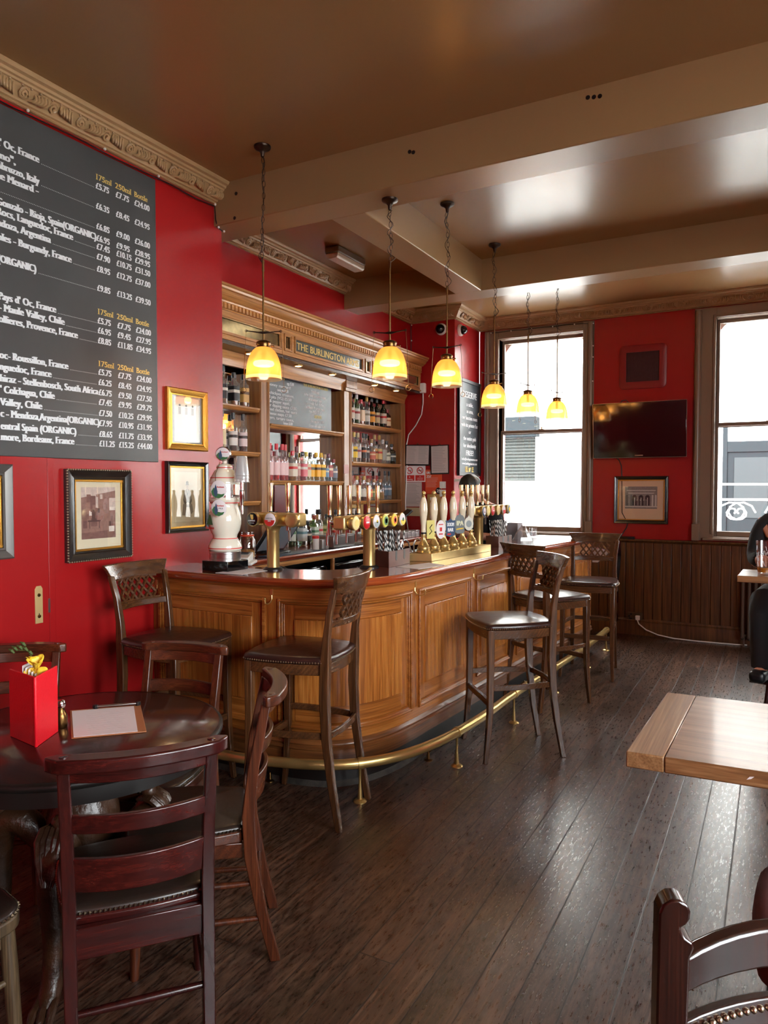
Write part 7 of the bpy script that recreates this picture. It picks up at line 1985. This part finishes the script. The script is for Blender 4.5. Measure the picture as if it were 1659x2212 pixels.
ZB = 1.0605
t = thing('till_screen', 'tilted black till screen on the back counter behind the brass beer font', 'till', (-3.42, 4.50, ZB), 0.0)
b = MB(); b.box(-.10, .10, -.09, .09, 0, .02); b.tube([(-.03, 0, .02), (-.04, 0, .12)], .02, 10); b.build('stand', M['black'], t, bevel=.005)
Fs = TR(0.02, 0, .115) @ RY(math.radians(38)) ; b = MB(); b.box(-.012, .012, -.19, .19, -.13, .15, Fs); b.build('case', M['black'], t, bevel=.006)
b = MB(); b.box(.012, .0135, -.17, .17, -.10, .135, Fs); b.build('screen', mat('grey_till_screen', srgb(120, 126, 134), .18), t)
t = thing('till_screen', 'black till screen turned away beside the far post', 'till', (-3.45, 6.72, ZB), 0.6)
b = MB(); b.box(-.09, .09, -.09, .09, 0, .05); b.build('stand', M['black'], t, bevel=.005)
Fs = TR(0.0, 0, .19) @ RY(math.radians(50)); b = MB(); b.box(-.012, .012, -.17, .17, -.13, .13, Fs); b.build('case', M['black'], t, bevel=.006)
b = MB(); b.box(.012, .0135, -.15, .15, -.11, .11, Fs); b.build('screen', M['screen'], t)
t = thing('ice_box', 'grey lidded fruit box on the back counter under the gin bottles', 'box', (-3.38, 5.30, ZB), 0.0)
b = MB(); b.box(-.11, .11, -.17, .17, 0, .095); b.build('tub', M['steel'], t, bevel=.004)
b = MB(); b.box(-.115, .115, -.175, .175, .095, .108); b.box(-.10, .10, -.005, .005, .108, .112); b.build('lid', thin_glass('box_lid', (.85, .88, .9), .2, .05, .4, (.8, .82, .84)), t, bevel=.003)
t = thing('card_machine', 'white card payment machine on the back counter behind the ceramic tower', 'card machine', (-3.12, 3.78, ZB + .02), 0.5)
b = MB(); b.chainsec([[(x, y, z) for x, y, z in ((-.045, -.09, 0), (.045, -.09, 0), (.045, .09, 0), (-.045, .09, 0))], [(-.045, -.09, .03), (.045, -.09, .03), (.045, .09, .055), (-.045, .09, .055)]]); b.build('case', M['white'], t, bevel=.006)
b = MB(); b.box(-.03, .03, .0, .07, .050, .057); b.build('display', M['darkgrey'], t)
b = MB(); b.box(-.07, .07, -.11, .11, -.02, 0.0); b.build('cradle', M['white'], t, bevel=.006)
t = thing('snack_jar', 'glass clip jar of nuts on the back counter behind the ceramic tower', 'jar', (-3.38, 4.13, ZB))
b = MB(); b.lathe([(.056, 0), (.060, .01), (.060, .13), (.05, .15), (.045, .16), (.047, .18), (.046, .19), (.0, .195)], 26); b.build('glass_wall', M['clear'], t)
b = MB(); b.lathe([(.053, .006), (.054, .05), (.03, .06), (.0, .058)], 22); b.build('nuts', M['acorn'], t)['kind'] = 'stuff'
b = MB(); b.lathe([(.049, .158), (.051, .162), (.051, .168), (.048, .17)], 24); b.build('rubber_seal', M['orange'], t)
for i, (y, r, h_, m, lab) in enumerate(((4.90, .028, .115, 'white', 'white tub with a red lid next to the fruit box'), (5.0, .024, .08, 'steel', 'steel spirit measure next to the white tub'), (5.06, .02, .05, 'steel', 'short steel measure next to the fruit box'))):
    t = thing('bar_measure' if i else 'lidded_tub', lab, 'measure' if i else 'tub', (-3.30, y, ZB))
    b = MB(); b.lathe([(r, 0), (r, h_ * .8), (r * .98, h_)], 20); b.build('body', M[m], t)
    if i == 0: b = MB(); b.lathe([(r * 1.05, h_ * .82), (r * 1.05, h_ * .98), (r * .9, h_ * 1.02)], 20); b.build('lid', M['redsign'], t)
t = thing('bar_mat', 'dark blue bar runner along the edge of the back counter', 'bar mat', (-3.29, 4.6, ZB), world=True)
b = MB(); b.box(-3.35, -3.23, 4.22, 5.0, ZB, ZB + .005); b.build('runner', mat('navy_rubber', srgb(50, 58, 74), .5, bump=.2, bscale=120), t)
t = thing('drip_mat', 'black rubber mat on the back counter in front of the fruit box', 'bar mat', (-3.25, 5.6, ZB), world=True)
b = MB(); b.box(-3.36, -3.23, 5.08, 6.2, ZB, ZB + .006); b.build('runner', M['black'], t)
for i in range(4):
    y = 6.45 + .09 * i
    t = thing('takeaway_tub', '%s clear plastic box of napkins on the back counter, counting from the till' % ORDW[3 - i], 'box', (-3.32, y, ZB)); b = MB(); b.box(-.07, .07, -.04, .04, 0, .06 + .01 * (i % 2)); b.build('box', M['bag'], t, bevel=.004)
    b = MB(); b.box(-.06, .06, -.035, .035, .004, .05); b.build('napkins', M['paper'], t)
t = thing('phone_handset', 'black cordless phone standing on the back counter behind the first pump', 'phone', (-3.25, 6.95, ZB), .4)
b = MB(); b.box(-.03, .03, -.03, .03, 0, .03); b.box(-.012, .012, -.024, .024, .03, .15); b.build('handset', M['black'], t, bevel=.006)
t = thing('glass_washer_hoop', 'black hoop handle of a rack behind the near brass beer font', 'rack', (-2.62, 3.52, 0.98))
b = MB(); b.tube([(.07 * math.cos(PI * i / 12), 0, .07 * math.sin(PI * i / 12) + .04) for i in range(13)], .010, 8); b.box(-.3, .12, -.03, .06, -.98, .03); b.build('rack', M['black'], t)
t = thing('note_card', 'small pink card tucked on the post between the shelves', 'card', (-3.645, 5.95, 1.77), world=True)
b = MB(); b.box(-3.655, -3.65, 5.915, 6.0, 1.705, 1.79); b.build('card', mat('pink_card', srgb(212, 170, 164), .6), t)
t = thing('note_card', 'torn white paper stuck low on the post between the shelves', 'paper', (-3.645, 5.97, 1.45), world=True)
b = MB(); b.prism([(5.935, 1.38), (5.96, 1.36), (5.985, 1.39), (5.98, 1.44), (5.99, 1.47), (5.965, 1.49), (5.945, 1.46), (5.95, 1.42)], -3.655, -3.651, Matrix(((0, 0, 1, 0), (1, 0, 0, 0), (0, 1, 0, 0), (0, 0, 0, 1)))); b.build('scrap', M['paper'], t)
# ------------------------------------------------------------------ people
def skin_body(name, verts, edges, m, parent, sub=2):
    """verts: (x, y, z, rx, ry); one continuous skinned surface rooted at vertex 0"""
    me = bpy.data.meshes.new(name); me.from_pydata([v[:3] for v in verts], edges, []); me.materials.append(m)
    o = bpy.data.objects.new(name, me); C.objects.link(o); o.parent = parent
    md = o.modifiers.new('skin', 'SKIN')
    for i, v in enumerate(me.skin_vertices[0].data): v.radius = verts[i][3:5] if len(verts[i]) > 4 else (verts[i][3], verts[i][3]); v.use_root = (i == 0)
    s = o.modifiers.new('sub', 'SUBSURF'); s.levels = sub; s.render_levels = sub
    md.use_smooth_shade = True
    return o


def hand_chain(V, E, wrist, palm_dir, out_dir, down, n0):
    """append palm and five bent fingers to a skeleton; wrist is an index"""
    w = Vector(V[wrist][:3]); d, o, u = Vector(palm_dir).normalized(), Vector(out_dir).normalized(), Vector(down).normalized()
    p = w + d * .05; V.append((*p, .026, .016)); pi = len(V) - 1; E.append((wrist, pi))
    for k, (off, l) in enumerate(((-.030, .068), (-.010, .078), (.010, .074), (.030, .058))):
        a = p + d * .035 + o * off; b_ = a + d * l * .45 + u * .012; c_ = b_ + d * l * .2 + u * l * .4
        for j, (q, r) in enumerate(((a, .0105), (b_, .0095), (c_, .008))):
            V.append((*q, r, r)); E.append((pi if j == 0 else len(V) - 2, len(V) - 1))
    a = w + d * .03 - o * .034; b_ = a + d * .03 - o * .012 + u * .012; c_ = b_ + d * .03 + o * .004 + u * .012
    for j, (q, r) in enumerate(((a, .013), (b_, .011), (c_, .009))):
        V.append((*q, r, r)); E.append((wrist if j == 0 else len(V) - 2, len(V) - 1))


# bartender: black T-shirt, head bowed over something in the hands; local -y is where the person faces
t = thing('person', 'dark haired person in a black T-shirt looking down behind the bar', 'person', (-2.33, 6.10, 0), math.radians(-30))
V = [(0, .06, .95, .15, .11), (0, .05, 1.10, .14, .10), (0, .03, 1.24, .155, .105), (0, .01, 1.36, .15, .09), (0, -.02, 1.44, .06, .06), (0, -.07, 1.50, .052, .055), (0, -.10, 1.545, .070, .080), (0, -.115, 1.60, .074, .088), (0, -.10, 1.645, .055, .062),
     (.17, .02, 1.375, .06, .06), (.225, .0, 1.25, .047, .047), (.235, -.03, 1.14, .042, .042), (.15, -.20, 1.15, .034, .034), (.075, -.30, 1.19, .025, .022),
     (-.17, .02, 1.375, .06, .06), (-.225, .0, 1.25, .047, .047), (-.235, -.03, 1.14, .042, .042), (-.15, -.20, 1.15, .034, .034), (-.065, -.29, 1.19, .025, .022),
     (.10, .05, .88, .085, .085), (.11, .03, .50, .062, .062), (.11, .06, .09, .04, .045), (.11, -.06, .04, .04, .03),
     (-.10, .05, .88, .085, .085), (-.11, .03, .50, .062, .062), (-.11, .06, .09, .04, .045), (-.11, -.06, .04, .04, .03)]
E = [(0, 1), (1, 2), (2, 3), (3, 4), (4, 5), (5, 6), (6, 7), (7, 8), (3, 9), (9, 10), (10, 11), (11, 12), (12, 13), (3, 14), (14, 15), (15, 16), (16, 17), (17, 18), (0, 19), (19, 20), (20, 21), (21, 22), (0, 23), (23, 24), (24, 25), (25, 26)]
hand_chain(V, E, 13, (-.5, -.7, .1), (.3, -.2, .9), (-.8, .1, -.2), 0); hand_chain(V, E, 18, (.5, -.7, .1), (-.3, -.2, .9), (.8, .1, -.2), 0)
body = skin_body('body', V, E, M['skin'], t)
def blob(name, c, r, m, parent, n=20, k=14, sc_=(1, 1, 1), rot=None, fn=None):
    b = MB(); Mx = TR(*c) @ (rot or Matrix()) @ Matrix.Diagonal((*sc_, 1)); b.ball((0, 0, 0), r, n, k, Mx)
    if fn: b.v = [fn(v) for v in b.v]
    return b.build(name, m, parent, sharp=80)
tilt = RX(math.radians(38))
HC = Vector((0, -.112, 1.575)); HF = TR(*HC) @ tilt
def head_face(HF, parent, body):
    b = MB(); b.chainsec([[(HF @ Vector(p))[:] for p in ((-.006, -.088, .03), (.006, -.088, .03), (.003, -.098, .0), (-.003, -.098, .0))], [(HF @ Vector(p))[:] for p in ((-.010, -.092, -.012), (.010, -.092, -.012), (.012, -.108, -.022), (-.012, -.108, -.022))], [(HF @ Vector(p))[:] for p in ((-.014, -.085, -.028), (.014, -.085, -.028), (.011, -.098, -.030), (-.011, -.098, -.030))]])
    b.build('nose', M['skin'], parent, sub=2)
    for s in (-1, 1):
        b = MB(); b.ball((s * .030, -.0775, .014), .0105, 12, 8, HF); b.build('eye', M['white'], parent)
        b = MB(); b.ball((s * .030, -.0852, .011), .0042, 8, 6, HF); b.build('pupil', M['hair'], parent)
        b = MB(); b.tube([HF @ Vector((s * (.016 + .009 * i), -.094 + .003 * i, .032 + .003 * math.sin(i))) for i in range(4)], .004, 6); b.build('eyebrow', M['hair'], parent)
        b = MB(); b.ball((0, 0, 0), .03, 12, 8, HF @ TR(s * .076, .002, .0) @ Matrix.Diagonal((.35, .6, 1, 1))); b.build('ear', M['skin'], parent)
    b = MB(); b.tube([HF @ Vector((-.022 + .011 * i, -.090 - .006 * math.sin(i / 4 * PI), -.052)) for i in range(5)], [.002, .005, .006, .005, .002], 8); b.build('mouth', mat('lips', srgb(166, 96, 86), .45), parent)
blob('head', HC, .104, M['skin'], t, sc_=(.74, .88, 1.0), rot=tilt)
head_face(HF, t, body)
def hairfn(v):
    p = HF.inverted() @ Vector(v)
    return v
b = MB(); rows = []
for i in range(11):
    ph = PI * .5 * i / 10 * 1.15
    row = []
    for j in range(28):
        a = 2 * PI * j / 28; front = max(0, -math.sin(a))
        th = min(ph, PI * .5 * (1.04 - .36 * front + .05 * math.sin(9 * a) + .04 * math.sin(5 * a)))
        wob = 1.03 + .05 * math.sin(7 * a + i * .9) + .035 * math.sin(11 * a - i * 1.3)
        row.append((HF @ Vector((.088 * wob * math.sin(th) * math.cos(a), .104 * wob * math.sin(th) * math.sin(a) + .004, .004 + .116 * math.cos(th))))[:])
    rows.append(row)
b.chainsec(rows); b.build('hair', M['hair'], t, sub=1)
b = MB()                                             # T-shirt
def ring(c, rx, ry, n=20, tl=0.0): return [(c[0] + rx * math.cos(a / n * 2 * PI), c[1] + ry * math.sin(a / n * 2 * PI), c[2] + tl * math.sin(a / n * 2 * PI)) for a in range(n)]
b.chainsec([ring((0, .06, .92), .185, .135), ring((0, .055, 1.05), .178, .130), ring((0, .04, 1.2), .192, .135), ring((0, .02, 1.32), .212, .130), ring((0, .01, 1.385), .195, .105, tl=.01), ring((0, 0, 1.425), .125, .085, tl=.015), ring((0, -.01, 1.44), .085, .075, tl=.02), ring((0, -.02, 1.46), .07, .066, tl=.02)])
b.build('t_shirt', M['tshirt'], t, sub=1)
for s in (-1, 1):
    b = MB(); c0, c1, c2 = Vector((s * .10, .02, 1.375)), Vector((s * .195, .01, 1.345)), Vector((s * .235, -.002, 1.21))
    b.tube([c0, c1, (c1 + c2) / 2, c2], [.085, .080, .072, .068], 14); b.build('sleeve', M['tshirt'], t, sub=1)
    b = MB(); b.tube([(s * .10, .055, .93), (s * .108, .04, .5), (s * .11, .06, .08)], [.115, .085, .07], 14); b.build('trouser_leg', M['denim'], t)
    b = MB(); b.box(s * .11 - .05, s * .11 + .05, -.15, .12, 0, .08); b.build('shoe', M['black'], t, bevel=.03, seg=3)
b = MB(); b.box(-.03, .03, -.005, .005, 0, .11, TR(0.005, -.335, 1.165) @ RX(.8)); b.build('held_cloth', M['paper'], t, bevel=.002)

b = MB(); b.chainsec([ring((0, .05, .74), .19, .135), ring((0, .055, .84), .196, .145), ring((0, .06, .97), .178, .13)]); b.build('trouser_waist', M['denim'], t, sub=1)

# customer in a charcoal coat at the frame edge
t = thing('person', 'person in a charcoal coat on a high stool behind the high table', 'person', (0.13, 5.72, 0.30), math.radians(-12))
V = [(0, .04, .52, .15, .12), (0, .03, .68, .15, .12), (0, .02, .85, .17, .12), (0, .01, 1.02, .17, .11), (0, .0, 1.13, .06, .06), (0, -.02, 1.19, .055, .055), (0, -.04, 1.26, .075, .085), (0, -.04, 1.33, .07, .08),
     (.20, .02, 1.02, .065, .065), (.24, .02, .84, .055, .055), (.23, -.06, .74, .048, .048), (.16, -.22, .79, .035, .035),
     (-.20, .02, 1.02, .065, .065), (-.24, .02, .84, .055, .055), (-.23, -.06, .74, .048, .048), (-.16, -.22, .79, .035, .035),
     (.10, .0, .52, .095, .095), (.11, -.36, .50, .075, .075), (.11, -.38, .09, .045, .05), (.11, -.48, .04, .04, .03), (-.10, .0, .52, .095, .095), (-.11, -.36, .50, .075, .075), (-.11, -.38, .09, .045, .05), (-.11, -.48, .04, .04, .03)]
E = [(0, 1), (1, 2), (2, 3), (3, 4), (4, 5), (5, 6), (6, 7), (3, 8), (8, 9), (9, 10), (10, 11), (3, 12), (12, 13), (13, 14), (14, 15), (0, 16), (16, 17), (17, 18), (18, 19), (0, 20), (20, 21), (21, 22), (22, 23)]
hand_chain(V, E, 11, (-.3, -.9, -.1), (.9, -.3, 0), (0, -.2, -1), 0); hand_chain(V, E, 15, (.3, -.9, -.1), (-.9, -.3, 0), (0, -.2, -1), 0)
body = skin_body('body', V, E, M['skin'], t)
HF = TR(0, -.045, 1.29) @ RX(.1)
blob('head', (0, -.045, 1.29), .104, M['skin'], t, sc_=(.74, .88, 1.05), rot=RX(.1)); head_face(HF, t, body)
b = MB(); rows = []
for i in range(9):
    ph = PI * .55 * i / 8; rows.append([(HF @ Vector((.088 * math.sin(min(ph, PI * .5 * (1 - .4 * max(0, -math.sin(a / 20 * 2 * PI))))) * math.cos(a / 20 * 2 * PI), .102 * math.sin(min(ph, PI * .5 * (1 - .4 * max(0, -math.sin(a / 20 * 2 * PI))))) * math.sin(a / 20 * 2 * PI), .118 * math.cos(min(ph, PI * .5 * (1 - .4 * max(0, -math.sin(a / 20 * 2 * PI)))))))) [:] for a in range(20)])
b.chainsec(rows); b.build('hair', M['hair'], t, sub=1)
b = MB(); b.chainsec([ring((0, .06, .14), .235, .19), ring((0, .05, .46), .225, .19), ring((0, .04, .68), .20, .16), ring((0, .03, .88), .215, .145), ring((0, .02, 1.0), .225, .135), ring((0, .015, 1.075), .205, .11), ring((0, .01, 1.125), .13, .095), ring((0, .0, 1.17), .075, .075)])
b.build('coat', M['coat'], t, sub=1)
for s in (-1, 1):
    b = MB(); b.tube([(s * .10, .015, 1.06), (s * .20, .018, 1.02), (s * .25, .02, .84), (s * .235, -.06, .75), (s * .17, -.2, .79)], [.07, .085, .072, .064, .052], 14); b.build('sleeve', M['coat'], t, sub=1)
    b = MB(); b.tube([(s * .10, .0, .52), (s * .11, -.34, .51), (s * .11, -.39, .44), (s * .11, -.39, .08)], [.115, .095, .085, .065], 14); b.build('trouser_leg', M['denim'], t)
    b = MB(); b.box(s * .11 - .05, s * .11 + .05, -.54, -.33, 0, .08); b.build('shoe', M['black'], t, bevel=.03, seg=3)
t = thing('high_stool', 'dark high stool under the person in the charcoal coat', 'stool', (0.13, 5.76, 0), math.radians(-12))
b = MB(); b.lathe([(.17, .68), (.18, .69), (.18, .71), (.17, .72)], 28); b.build('seat', M['mahog'], t)
for k in range(4):
    a = PI / 4 + k * PI / 2; b = MB(); b.tube([(.12 * math.cos(a), .12 * math.sin(a), .69), (.20 * math.cos(a), .20 * math.sin(a), 0)], [.018, .014], 10); b.build('leg', M['mahog'], t)
b = MB(); b.tube([(.165 * math.cos(k / 28 * 2 * PI), .165 * math.sin(k / 28 * 2 * PI), .29) for k in range(28)], .009, 8, closed=True); b.build('foot_ring', M['mahog'], t)
b = MB(); b.box(-.16, .16, -.50, -.12, .285, .30); b.build('foot_board', M['mahog'], t)
